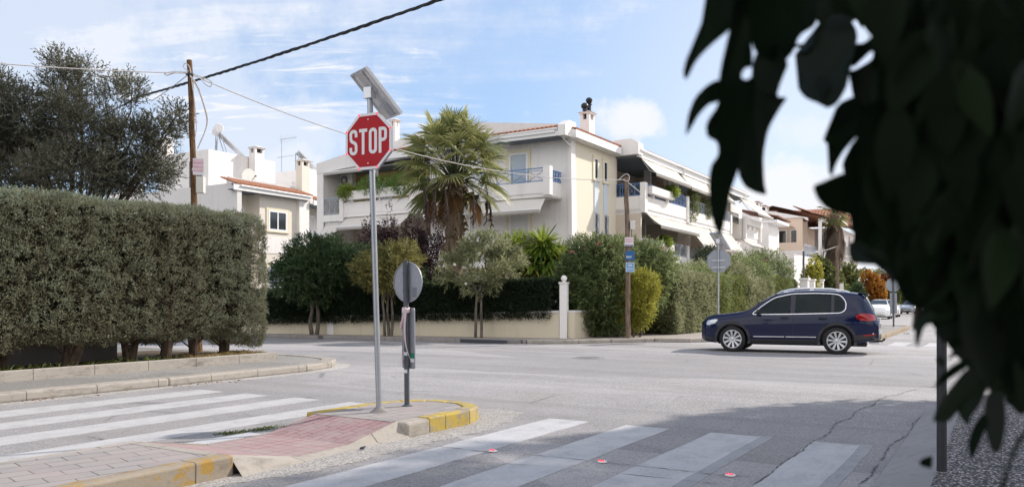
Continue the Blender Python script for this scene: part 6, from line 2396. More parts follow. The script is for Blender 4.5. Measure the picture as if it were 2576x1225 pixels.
rb = ground_at(1580, 851, 0.11)
o1 = Vector((rb[0], rb[1], 0))
RP = timber_pole('utility_pole', 'short weathered timber pole with posters at the far corner', [(rb[0], rb[1], 0.08), tuple(sight(1579, 650, rb[1])), tuple(sight(1575, 446, rb[1]))], 0.085, 0.078, M['pole_grey'], 5)
for (u, v, w_, h, mt, lab) in ((1583, 608, 0.30, 0.30, 'poster_white', 'faded pink and white paper poster'), (1585, 643, 0.30, 0.31, 'poster_blue', 'deep blue poster with white letters'), (1585, 672, 0.29, 0.32, 'poster_sky', 'light blue framed poster')):
    c = sight(u, v, rb[1] - 0.14) - o1
    sh = poster(RP, 'poster', c, w_, h, M[mt], R(0), lab, 0.03 if mt == 'poster_white' else 0.0)
    if mt == 'poster_blue':
        text_mesh('ΕΙΟΥ', 0.085, 'lettering', M['signwhite'], sh, Matrix.Translation((-0.035, -0.0085, -0.05)) @ FACE, 0.0006, 0.003, 0.95)
    elif mt == 'poster_sky':
        mb = MB()
        stroke(mb, [(-0.132, -0.147), (0.132, -0.147), (0.132, 0.147), (-0.132, 0.147)], 0.014, 0.0015, lambda a, b, h_: (a, -0.0075 - h_, b), True)
        for (z, hw) in ((0.075, 0.06), (0.045, 0.06), (-0.05, 0.085)):
            mb.box(-hw, hw, -0.009, -0.007, z - 0.011, z + 0.011)
        mb.build('print_band', M['signwhite'], sh)
    else:
        mb = MB()
        for z in (0.09, 0.01):
            mb.box(-0.13, 0.13, -0.012, -0.0085, z - 0.02, z + 0.012)
        mb.build('print_band', M['poster_pink'], sh)
        mb = MB()
        for k in range(10):
            x = -0.13 + k * 0.027
            mb.box(x, x + 0.013, -0.004, 0.012, -0.152 - 0.02 * (k % 3), -0.10)
        mb.build('tear_strips', M['ink'], sh)
c = sight(1590, 567, rb[1] - 0.02) - o1
mb = MB()
mb.box(c.x - 0.07, c.x + 0.09, c.y - 0.10, c.y + 0.08, c.z - 0.15, c.z + 0.15)
mb.build('connection_box', M['plastic'], RP, bevel=0.01)
mb = MB()
mb.tube([c + Vector((-0.02, 0, -0.15)), c + Vector((-0.02, -0.02, -0.3)), c + Vector((-0.07, 0.0, -0.5))], 0.014, 6)
mb.build('drop_cable', M['dark_rail'], RP)


def wire(name, label, a, b, sag, r_, mat, twist=0):
    a, b = Vector(a), Vector(b)
    mb = MB()
    n = 40 if not twist else 220
    if not twist:
        mb.tube([a.lerp(b, i / n) - Vector((0, 0, sag * 4 * (i / n) * (1 - i / n))) for i in range(n + 1)], r_, 6)
    else:
        d = (b - a).normalized()
        s_ = d.cross(Vector((0, 0, 1))).normalized()
        u_ = s_.cross(d)
        for k in range(3):
            pts = []
            for i in range(n + 1):
                f = i / n
                an = f * twist * 6.283 + k * 2.094
                rad = r_ * (0.95 + 0.25 * math.sin(f * 37 + k))
                pts.append(a.lerp(b, f) - Vector((0, 0, sag * 4 * f * (1 - f))) + s_ * math.cos(an) * rad + u_ * math.sin(an) * rad)
            mb.tube(pts, r_ * 0.95, 6)
    o = mb.build(name, mat, None, True)
    tag(o, label, 'cable' if twist else 'wire')
    return o


def smooth_path(V, k=6):
    P = []
    for i in range(len(V) - 1):
        a, b, c_, d = V[max(i - 1, 0)], V[i], V[i + 1], V[min(i + 2, len(V) - 1)]
        for j in range(k):
            t_ = j / k
            P.append(0.5 * ((2 * b) + (c_ - a) * t_ + (2 * a - 5 * b + 4 * c_ - d) * t_ * t_ + (3 * b - a - 3 * c_ + d) * t_ ** 3))
    return P + [V[-1]]


# the bundled power cable passes behind the left pole, towards the camera on the right
wire('power_cable', 'thick black twisted power cable rising to the upper right of the sky', sight(345, 245, 25.0), sight(1400, -105, 12.3), 0.10, 0.019, M['cable'], 15)
wire('power_cable', 'thin far end of the black cable going off behind the oleaster', sight(345, 245, 25.0), sight(40, 372, 34.0), 0.2, 0.02, M['cable'], 0)
pt = sight(477, 185, 19.45)
wire('telephone_wire', 'pale telephone wire from the tall pole across the upper left sky', pt, sight(-260, 138, 15.5), 0.06, 0.012, M['wire'])
rt = sight(1572, 452, rb[1] - 0.05)
wire('telephone_wire', 'pale wire drooping from the tall pole past the palm to the short pole', sight(486, 190, 19.5), rt, 0.72, 0.013, M['wire'])
wire('telephone_wire', 'thin wire running down right from the short pole to the balconies', rt, bs(8.6, -1.7, 6.6), 0.15, 0.012, M['wire'])
wire('telephone_wire', 'grey wire from the tall pole down to the left behind the oleaster', pt, sight(380, 255, 22.0), 0.03, 0.011, M['wire'])
mb = MB()
for (pp_, r_) in (([(478, 190), (496, 215), (513, 262), (522, 300), (516, 330), (503, 360), (497, 375)], 0.014), ([(478, 192), (498, 225), (516, 280), (520, 312), (510, 345), (498, 372)], 0.012), ([(482, 200), (490, 260), (494, 320), (490, 350)], 0.012),
                  ([(488, 188), (510, 196), (531, 205), (530, 218), (518, 214), (505, 198)], 0.012), ([(470, 184), (455, 182), (430, 182), (414, 186), (420, 190), (440, 184), (470, 182)], 0.012), ([(474, 180), (462, 170), (466, 160), (476, 168), (480, 184)], 0.012)):
    mb.tube(smooth_path([sight(u, v, 19.42) for u, v in pp_]), r_, 6)
tag(mb.build('cable_loops', M['wire'], None, True), 'slack loops of grey cable hanging on the tall timber pole', 'cable')
mb = MB()
mb.tube(smooth_path([sight(u, v, rb[1] - 0.16) for u, v in ((1556, 455), (1562, 447), (1575, 438), (1583, 444), (1580, 456), (1566, 452))]), 0.014, 6)
tag(mb.build('cable_loops', M['wire'], None, True), 'white cable loop tied over the top of the short timber pole', 'cable')


def octagon(rad):
    return [(rad * math.cos(R(22.5 + 45 * k)), rad * math.sin(R(22.5 + 45 * k))) for k in range(8)]


def stop_sign(name, label, base, z_c, width, face_az, h_pole, detail=True, pole_mat='metal', lean=0.0):
    """octagon sign on a tube with a tilted solar panel. face_az = heading the face looks to (0 = +Y, clockwise)"""
    t_ = thing(name, label, 'road sign', base, 0)
    n = Vector((math.sin(face_az), math.cos(face_az), 0))
    rx = Vector((-n.y, n.x, 0))            # to the reader's right
    rad = width / 2 / math.cos(R(22.5))
    top = Vector((lean * h_pole, 0, h_pole))
    at = lambda z: Vector((lean * z, 0, z))
    mb = MB()
    mb.tube([(0, 0, 0), top * 0.5, top], 0.031, 14)
    mb.build('pole', M[pole_mat], t_, True)
    mb = MB()
    mb.lathe([(0.11, 0.0), (0.075, 0.02), (0.05, 0.045), (0.034, 0.06)], n=12)
    mb.build('foot', M['kerb_dark'], t_, True)
    c = at(z_c) + n * 0.045
    fn = lambda a, b, h: c + rx * a + Vector((0, 0, b)) + n * h
    mb = MB()
    mb.prism(octagon(rad), lambda a, b: fn(a, b, -0.006), lambda a, b: fn(a, b, 0.006))
    stroke(mb, octagon(rad * 0.985), 0.012, 0.02, lambda a, b, h: fn(a, b, -0.02 + h * 0.7), True)
    pl = mb.build('sign_plate', M['sign_back'], t_)
    mb = MB()
    mb.prism(octagon(rad * 0.995), lambda a, b: fn(a, b, 0.0065), lambda a, b: fn(a, b, 0.0085))
    mb.build('white_border', M['signwhite'], pl)
    mb = MB()
    mb.prism(octagon(rad * 0.90), lambda a, b: fn(a, b, 0.009), lambda a, b: fn(a, b, 0.0105))
    mb.build('red_face', M['red'], pl)
    # tall narrow letters
    H_, w_ = width * 0.455, width * 0.175
    st_ = width * 0.058
    gap = width * 0.212
    lf = lambda x0: (lambda a, b, h: fn(x0 + a, b, 0.011 + h))
    hw, hh = w_ / 2 - st_ / 2, H_ / 2 - st_ / 2
    mb = MB()
    rr_ = hw * 0.9
    S = [(hw, hh * 0.45), (hw, hh - rr_)] + arc(hw - rr_, hh - rr_, rr_, rr_, 0, 90, 5) + arc(-hw + rr_, hh - rr_, rr_, rr_, 90, 180, 5) + [(-hw, hh * 0.42)] + arc(-hw + rr_ * 0.9, hh * 0.40, rr_ * 0.9, hh * 0.36, 180, 235, 3) + \
        [(0.0, 0.0)] + list(reversed(arc(hw - rr_ * 0.9, -hh * 0.40, rr_ * 0.9, hh * 0.36, 0, 55, 3))) + [(hw, -hh + rr_)] + list(reversed(arc(hw - rr_, -hh + rr_, rr_, rr_, -90, 0, 5))) + list(reversed(arc(-hw + rr_, -hh + rr_, rr_, rr_, -180, -90, 5))) + [(-hw, -hh * 0.45)]
    stroke(mb, S, st_, 0.0012, lf(-1.5 * gap))
    mb.prism([(-hw - st_ / 2, hh - st_ / 2), (hw + st_ / 2, hh - st_ / 2), (hw + st_ / 2, hh + st_ / 2), (-hw - st_ / 2, hh + st_ / 2)], lambda a, b: lf(-0.5 * gap)(a, b, 0), lambda a, b: lf(-0.5 * gap)(a, b, 0.0012))
    mb.prism([(-st_ / 2, -H_ / 2), (st_ / 2, -H_ / 2), (st_ / 2, hh - st_ / 2), (-st_ / 2, hh - st_ / 2)], lambda a, b: lf(-0.5 * gap)(a, b, 0), lambda a, b: lf(-0.5 * gap)(a, b, 0.0012))
    O = arc(hw - rr_, hh - rr_, rr_, rr_, 0, 90, 5) + arc(-hw + rr_, hh - rr_, rr_, rr_, 90, 180, 5) + arc(-hw + rr_, -hh + rr_, rr_, rr_, 180, 270, 5) + arc(hw - rr_, -hh + rr_, rr_, rr_, 270, 360, 5)
    stroke(mb, O, st_, 0.0012, lf(0.5 * gap), True)
    Pp = [(-hw, -H_ / 2), (-hw, hh), (hw - rr_, hh)] + list(reversed(arc(hw - rr_, hh - rr_, rr_, rr_, 0, 90, 5))) + list(reversed(arc(hw - rr_, hh * 0.02 + rr_, rr_, rr_, -90, 0, 5))) + [(-hw + st_ / 2, hh * 0.02)]
    stroke(mb, Pp, st_, 0.0012, lf(1.5 * gap))
    mb.build('lettering', M['signwhite'], pl, fix=True)
    if detail:
        mb = MB()
        mc = MB()
        for (a, b) in octagon(rad * 0.945):
            for m_, r_, h0 in ((mb, 0.010, 0.012), (mc, 0.005, 0.0135)):
                vs = [fn(a + r_ * math.cos(q * math.pi / 4), b + r_ * math.sin(q * math.pi / 4), h0) for q in range(8)] + [fn(a, b, h0 + r_ * 0.5)]
                m_.add(vs, [(q, (q + 1) % 8, 8) for q in range(8)])
        mb.build('red_lamp', M['led'], pl)
        mc.build('lamp_core', M['led_core'], pl)
        mb = MB()
        for z in (rad * 0.72, -rad * 0.72):
            vs = [fn(0.008 * math.cos(q * math.pi / 4), z + 0.008 * math.sin(q * math.pi / 4), 0.012) for q in range(8)]
            mb.add(vs, [tuple(range(8))])
        mb.build('bolt', M['signwhite'], pl)
    mb = MB()
    for z in (z_c - rad * 0.55, z_c + rad * 0.02):
        c0 = at(z)
        mb.bar(c0 - n * 0.035 - rx * 0.05 + n * 0.05, c0 - n * 0.035 + rx * width * 0.28 + n * 0.055, 0.02, 0.03)
        mb.bar(c0 - rx * width * 0.28 + n * 0.022, c0 + rx * width * 0.28 + n * 0.022, 0.02, 0.03)
        mb.lathe([(0.036, -0.015), (0.036, 0.015)], tuple(c0), 12)
    mb.build('clamp', M['alu'], t_)
    # solar panel tilted to the sun
    hz = Vector((math.sin(SUN_AZ - R(7)), math.cos(SUN_AZ - R(7)), 0))
    down = (hz * 0.70 + Vector((0, 0, -0.71))).normalized()
    side = Vector((-hz.y, hz.x, 0))
    up_n = side.cross(down).normalized()
    if up_n.z < 0:
        up_n = -up_n
    sc = width / 0.6
    pc = top + Vector((0, 0, 0.055 * sc)) + up_n * 0.05 * sc + down * 0.06 * sc
    pf = lambda a, b, h: pc + down * a + side * b + up_n * h
    L2, W2 = 0.29 * sc, 0.172 * sc
    mb = MB()
    stroke(mb, [(-L2, -W2), (L2, -W2), (L2, W2), (-L2, W2)], 0.022 * sc, 0.036 * sc, lambda a, b, h: pf(a, b, h - 0.018 * sc), True)
    sp = mb.build('solar_panel', M['alu'], t_)
    mb = MB()
    mb.prism([(-L2, -W2), (L2, -W2), (L2, W2), (-L2, W2)], lambda a, b: pf(a, b, 0.002), lambda a, b: pf(a, b, 0.008))
    mb.build('backsheet', M['panel_under'], sp)
    mb = MB()
    mb.prism([(-L2 + 0.01, -W2 + 0.01), (L2 - 0.01, -W2 + 0.01), (L2 - 0.01, W2 - 0.01), (-L2 + 0.01, W2 - 0.01)], lambda a, b: pf(a, b, 0.010), lambda a, b: pf(a, b, 0.014))
    mb.build('cells', M['cell'], sp)
    mb = MB()
    for (a0, a1, hgt) in ((-L2 + 0.01, -0.02 * sc, 0.025), (0.12 * sc, L2 - 0.012, 0.075)):
        b0 = 0.065 * sc
        mb.prism([(a0, -b0), (a1, -b0), (a1, b0), (a0, b0)], lambda a, b: pf(a, b, -hgt * sc), lambda a, b: pf(a, b, 0.0))
    mb.build('battery_box', M['alu'], sp, bevel=0.006)
    mb = MB()
    k0 = top + Vector((0, 0, -0.02))
    mb.add([k0 + rx * a * 0.05 * sc + n * b * 0.05 * sc + Vector((0, 0, z * sc)) for z in (0, 0.12) for (a, b) in ((-1, -1), (1, -1), (1, 1), (-1, 1))],
           [(0, 3, 2, 1), (4, 5, 6, 7), (0, 1, 5, 4), (1, 2, 6, 5), (2, 3, 7, 6), (3, 0, 4, 7)])
    mb.build('bracket', M['alu'], sp, bevel=0.004)
    mb = MB()
    mb.lathe([(0.04, -0.01), (0.042, 0.01)], tuple(at(h_pole - 0.22)), 12)
    mb.build('pole_band', M['alu'], sp)
    return t_


sx, sy = ground_at(954, 1036, 0.155)
stop_sign('stop_sign', 'red octagonal STOP sign with lit red lamps and a solar panel on a steel pole', (sx, sy, 0.155), 2.915, 0.605, math.atan2(-0.44, -0.90), 3.40, True, lean=-0.030)
stop_sign('stop_sign', 'back of an octagonal stop sign with a solar panel in front of the oleander hedge', (sight(1807, 758, 27.3).x, 27.3, 0.1), 2.64, 0.78, math.atan2(0.50, 0.86), 3.25, False)


def keep_right(label, base, zc, dia, face_az, h, plate, name='round_sign', sc=1.0):
    t_ = thing(name, label, 'road sign', base, 0)
    n = Vector((math.sin(face_az), math.cos(face_az), 0))
    rx = Vector((n.y, -n.x, 0))
    mb = MB()
    mb.tube([(0, 0, 0), (-0.012 * h * 0.3, 0, h * 0.5), (-0.012 * h, 0, h)], 0.030 * sc, 14)
    mb.lathe([(0.07, 0), (0.05, 0.012), (0.033, 0.02)], n=12)
    mb.build('pole', M['grey_pole'], t_, True)
    mb = MB()
    c = Vector((-0.012 * h, 0, zc)) + n * 0.045
    k = 32
    ring = [(dia / 2 * math.cos(2 * math.pi * i / k), dia / 2 * math.sin(2 * math.pi * i / k)) for i in range(k)]
    fn = lambda a, b, h_: c + rx * a + Vector((0, 0, b)) + n * h_
    mb.prism(ring, lambda a, b: fn(a, b, -0.004), lambda a, b: fn(a, b, 0.004))
    stroke(mb, ring, 0.008, 0.014, lambda a, b, h_: fn(a, b, h_ - 0.012), True)
    d = mb.build('sign_disc', M['sign_back'], t_)
    mb = MB()
    for a in (-dia * 0.32, dia * 0.32):
        vs = [fn(a + 0.006 * math.cos(q * math.pi / 4), 0.02 + 0.006 * math.sin(q * math.pi / 4), -0.0055) for q in range(8)]
        mb.add(vs, [tuple(range(8))])
    mb.build('rivet', M['signwhite'], d)
    mb = MB()
    for i in range(7):
        a = dia * (0.17 + 0.022 * i)
        mb.prism([(a, -dia * 0.38), (a + 0.003, -dia * 0.38), (a + 0.003, -dia * (0.14 - 0.01 * (i % 3))), (a, -dia * (0.14 - 0.01 * (i % 3)))], lambda x, y: fn(x, y, -0.0055), lambda x, y: fn(x, y, -0.0046))
    mb.build('small_print', M['grey_pole'], d)
    (pw, z0, z1) = plate
    c2 = Vector((0, 0, 0)) + n * 0.042
    f2 = lambda a, b, h_: c2 + rx * a + Vector((-0.012 * b, 0, b)) + n * h_
    rect = arc(pw / 2 - 0.02, z1 - 0.02, 0.02, 0.02, 0, 90, 4) + arc(-pw / 2 + 0.02, z1 - 0.02, 0.02, 0.02, 90, 180, 4) + arc(-pw / 2 + 0.02, z0 + 0.02, 0.02, 0.02, 180, 270, 4) + arc(pw / 2 - 0.02, z0 + 0.02, 0.02, 0.02, 270, 360, 4)
    mb = MB()
    mb.prism(rect, lambda a, b: f2(a, b, -0.004), lambda a, b: f2(a, b, 0.004))
    stroke(mb, rect, 0.006, 0.012, lambda a, b, h_: f2(a, b, h_ - 0.010), True)
    p = mb.build('marker_plate', M['sign_back'], t_)
    mb = MB()
    for z in (zc - 0.1 * sc, zc + 0.1 * sc, z0 + 0.08 * sc, z1 - 0.1 * sc):
        mb.lathe([(0.034 * sc, -0.014), (0.034 * sc, 0.014)], (-0.012 * z, 0, z), 12)
    mb.build('clamp', M['grey_pole'], t_)
    return t_, f2, p


bx_, by_ = ground_at(1024, 1021, 0.155)
ks, f2, plate = keep_right('back of a small round sign and marker plate on a dark grey pole with tape', (bx_, by_, 0.155), 1.415, 0.455, math.atan2(0.62, 0.78), 1.66, (0.20, 0.43, 1.12))
mb = MB()
mb.prism([(0.03, 0.545), (0.092, 0.545), (0.092, 0.605), (0.03, 0.605)], lambda a, b: f2(a, b, -0.0105), lambda a, b: f2(a, b, -0.0095))
mb.build('sticker', M['sticker'], plate)
mb = MB()
mb.prism([(0.03, 0.50), (0.092, 0.50), (0.092, 0.544), (0.03, 0.544)], lambda a, b: f2(a, b, -0.0105), lambda a, b: f2(a, b, -0.0095))
for i in range(2):
    z = 0.60 - 0.20 * i
    vs = []
    for q in range(7):
        an = R(-150 + q * 20)
        for zz_ in (z - 0.02, z + 0.02):
            vs.append((0.0312 * math.cos(an) - 0.007, 0.0312 * math.sin(an), zz_))
    mb.add(vs, [(2 * q, 2 * q + 2, 2 * q + 3, 2 * q + 1) for q in range(6)])
mb.build('sticker', M['signwhite'], plate)
# tape knotted round the pole
TP = thing('barrier_tape', 'pink and white plastic tape knotted round the dark grey sign pole', 'tape', (bx_, by_, 0.155), 0)


def ribbon(pts, wd, twist0, twist1):
    mb = MB()
    P = []
    n = 26
    V = [Vector(p) for p in pts]
    for i in range(n + 1):
        f = i / n * (len(V) - 1)
        k = min(int(f), len(V) - 2)
        a = V[max(k - 1, 0)]
        b, c_, d = V[k], V[k + 1], V[min(k + 2, len(V) - 1)]
        t_ = f - k
        P.append(0.5 * ((2 * b) + (c_ - a) * t_ + (2 * a - 5 * b + 4 * c_ - d) * t_ * t_ + (3 * b - a - 3 * c_ + d) * t_ ** 3))
    vs = []
    for i, p in enumerate(P):
        an = twist0 + (twist1 - twist0) * i / n
        s_ = Vector((math.cos(an), math.sin(an), 0.15 * math.sin(an * 3)))
        vs += [p - s_ * wd / 2, p + s_ * wd / 2]
    mb.add(vs, [(2 * i, 2 * i + 2, 2 * i + 3, 2 * i + 1) for i in range(n)])
    return mb


zk = 1.10
mb = MB()
for k in range(3):
    an = [R(q * 24) for q in range(16)]
    mb.tube([(0.037 * math.cos(a) - 0.012, 0.037 * math.sin(a), zk - 0.02 + 0.018 * k + 0.01 * math.sin(a)) for a in an], 0.011, 6)
mb.tube([(-0.02, -0.05, zk + 0.02), (0.012, -0.062, zk), (-0.01, -0.055, zk - 0.03), (-0.03, -0.05, zk - 0.01), (0.0, -0.06, zk + 0.01)], 0.013, 6)
mb.build('knot', M['tape'], TP, True)
o = ribbon([(-0.01, -0.06, zk), (-0.03, -0.065, zk - 0.09), (-0.055, -0.065, zk - 0.16), (-0.062, -0.065, zk - 0.21)], 0.045, 0.3, 1.2).build('tail', M['tape'], TP, fix=False)
o = ribbon([(-0.015, -0.06, zk), (-0.035, -0.06, zk - 0.20), (-0.05, -0.065, zk - 0.42), (-0.062, -0.065, zk - 0.58), (-0.075, -0.065, zk - 0.64)], 0.028, 0.8, 2.6).build('tail', M['tape'], TP, fix=False)
o = ribbon([(-0.005, -0.06, zk), (-0.02, -0.06, zk - 0.22), (-0.005, -0.065, zk - 0.40), (0.03, -0.065, zk - 0.52), (0.075, -0.06, zk - 0.60), (0.085, -0.06, zk - 0.63)], 0.022, 0.4, 2.0).build('tail', M['tape'], TP, fix=False)

fb = ground_at(2248, 822, 0.14)
keep_right('back of the small far round sign and plate on the distant median', (fb[0], fb[1], 0.14), 2.0, 0.66, math.atan2(0.55, 0.83), 2.35, (0.30, 0.62, 1.62), sc=1.3)

# far poles
for (u, v0, v1, Y, r_, mt, lab) in ((2021, 632, 760, 56, 0.09, 'grey_pole', 'slim grey pole in front of the peach house'), (2105, 617, 760, 60, 0.13, 'pole_grey', 'slim far timber pole before the palm with the dead skirt')):
    a = sight(u, v0, Y)
    t_ = timber_pole('utility_pole', lab, [(a.x + 0.08, a.y, 0.0), (a.x + 0.03, a.y, a.z * 0.5), (a.x, a.y, a.z)], r_, r_ * 0.8, M[mt], int(u))
    if mt == 'pole_grey':
        mb = MB()
        mb.box(0.06, 0.34, -0.25, -0.1, 2.2, 2.7)
        mb.build('connection_box', M['plastic'], t_)
wire('telephone_wire', 'pale wire from the slim far timber pole back towards the white balconies', sight(2105, 620, 60), sight(1880, 628, 52), 0.5, 0.02, M['wire'])
wire('telephone_wire', 'thin wire reaching right from the white balconies to the slim grey pole', bs(21.0, -1.6, 6.0), sight(2021, 640, 56), 0.4, 0.018, M['wire'])
for (u, v0, Y, lab) in ((2024, 745, 47, 'white gate post with pink flowers right of the oleander row'), (2042, 690, 60, 'square white post among the lime bushes'), (2064, 692, 64, 'second square white post farther along the garden')):
    a = sight(u, v0, Y)
    t_ = thing('gate_post', lab, 'post', (a.x, a.y, 0), ROT)
    hh = {47: 2.6, 60: 2.9, 64: 3.0}[Y]
    mb = MB()
    mb.box(-0.22, 0.22, -0.22, 0.22, 0, hh)
    mb.build('shaft', M['white'], t_, bevel=0.02)
    mb = MB()
    mb.box(-0.28, 0.28, -0.28, 0.28, hh + 0.002, hh + 0.12)
    mb.build('cap', M['white'], t_)
# dark round pole near the camera
px_, py_ = ground_at(2369, 1184, 0.104)
t_ = thing('steel_post', 'dark grey round steel post standing on the speckled pavement by the leaves', 'post', (px_, py_, 0.104), 0)
mb = MB()
mb.tube([(0, 0, 0), (0, 0, 1.2), (0, 0, 2.35)], 0.034, 16)
mb.build('shaft', M['post_dark'], t_, True)
mb = MB()
mb.lathe([(0.036, 2.34), (0.036, 2.37), (0.02, 2.385), (0.004, 2.39)], n=16)
mb.build('cap', M['dark_rail'], t_, True)

# ============================================================= CARS
def car_paint(name, col, flake=0.0):
    m_, nt = new_mat(name)
    tc = nt.n('ShaderNodeTexCoord').outputs['Object']
    sp = nt.n('ShaderNodeSeparateXYZ')
    nt.set(sp.inputs[0], tc)
    d = nt.noise(tc, 5, 5, 0.6)
    c = nt.mix(nt.m('MULTIPLY', d, 0.25), col, tuple(min(1, x * 1.4 + 0.004) for x in col))
    # road dust low on the doors
    dust = nt.m('MULTIPLY', nt.sstep(nt.m('ADD', sp.outputs[2], nt.m('MULTIPLY', d, 0.25)), 0.70, 0.25), 0.06)
    c = nt.mix(dust, c, (0.16, 0.14, 0.12))
    rg = nt.m('ADD', 0.22, nt.m('MULTIPLY', dust, 0.9))
    out(nt, bsdf(nt, c, rg, flake, 0.1, None, 0, 0, 0.6))
    return m_


M['navy'] = car_paint('dark navy car paint', (0.0032, 0.0078, 0.038), 0.0)
M['car_white'] = car_paint('white car paint', (0.72, 0.72, 0.71))
M['car_silver'] = car_paint('silver car paint', (0.42, 0.44, 0.47), 0.4)
M['car_dark'] = car_paint('dark grey car paint', (0.05, 0.055, 0.06), 0.2)
M['car_glass'] = glass_mat('tinted car glass', (0.006, 0.016, 0.020), 0.6)
M['car_glass_solid'] = simple('windscreen glass', (0.035, 0.045, 0.05), 0.04, 0, 0.1, 1, 0.9)
M['rear_glass'] = simple('rear window with sky tone painted in', (0.10, 0.11, 0.12), 0.05, 0.0, 0.1, 1, 1.0)  # lighter base stands in for the reflected sky
M['rubber'] = simple('tyre rubber', (0.018, 0.018, 0.019), 0.85, 0, 0.25, 20)
M['cladding'] = simple('black plastic cladding', (0.022, 0.023, 0.026), 0.55, 0, 0.15, 12)
M['alloy'] = simple('silver alloy', (0.58, 0.59, 0.62), 0.32, 0.75, 0.06)
M['hub_dark'] = simple('dark wheel well', (0.02, 0.02, 0.022), 0.7)
M['chrome'] = simple('chrome strip', (0.75, 0.76, 0.79), 0.18, 0.9, 0.03)
M['tail_red'] = simple('red tail lamp lens', (0.26, 0.004, 0.008), 0.15, 0, 0.3, 6, 0.5, 0.4)
M['lamp_clear'] = simple('headlamp lens', (0.55, 0.58, 0.62), 0.1, 0.3, 0.15, 6, 0.8, 0.6)
M['plate'] = simple('number plate', (0.62, 0.63, 0.64), 0.5)
M['seat'] = simple('dark seat fabric', (0.03, 0.03, 0.034), 0.85)


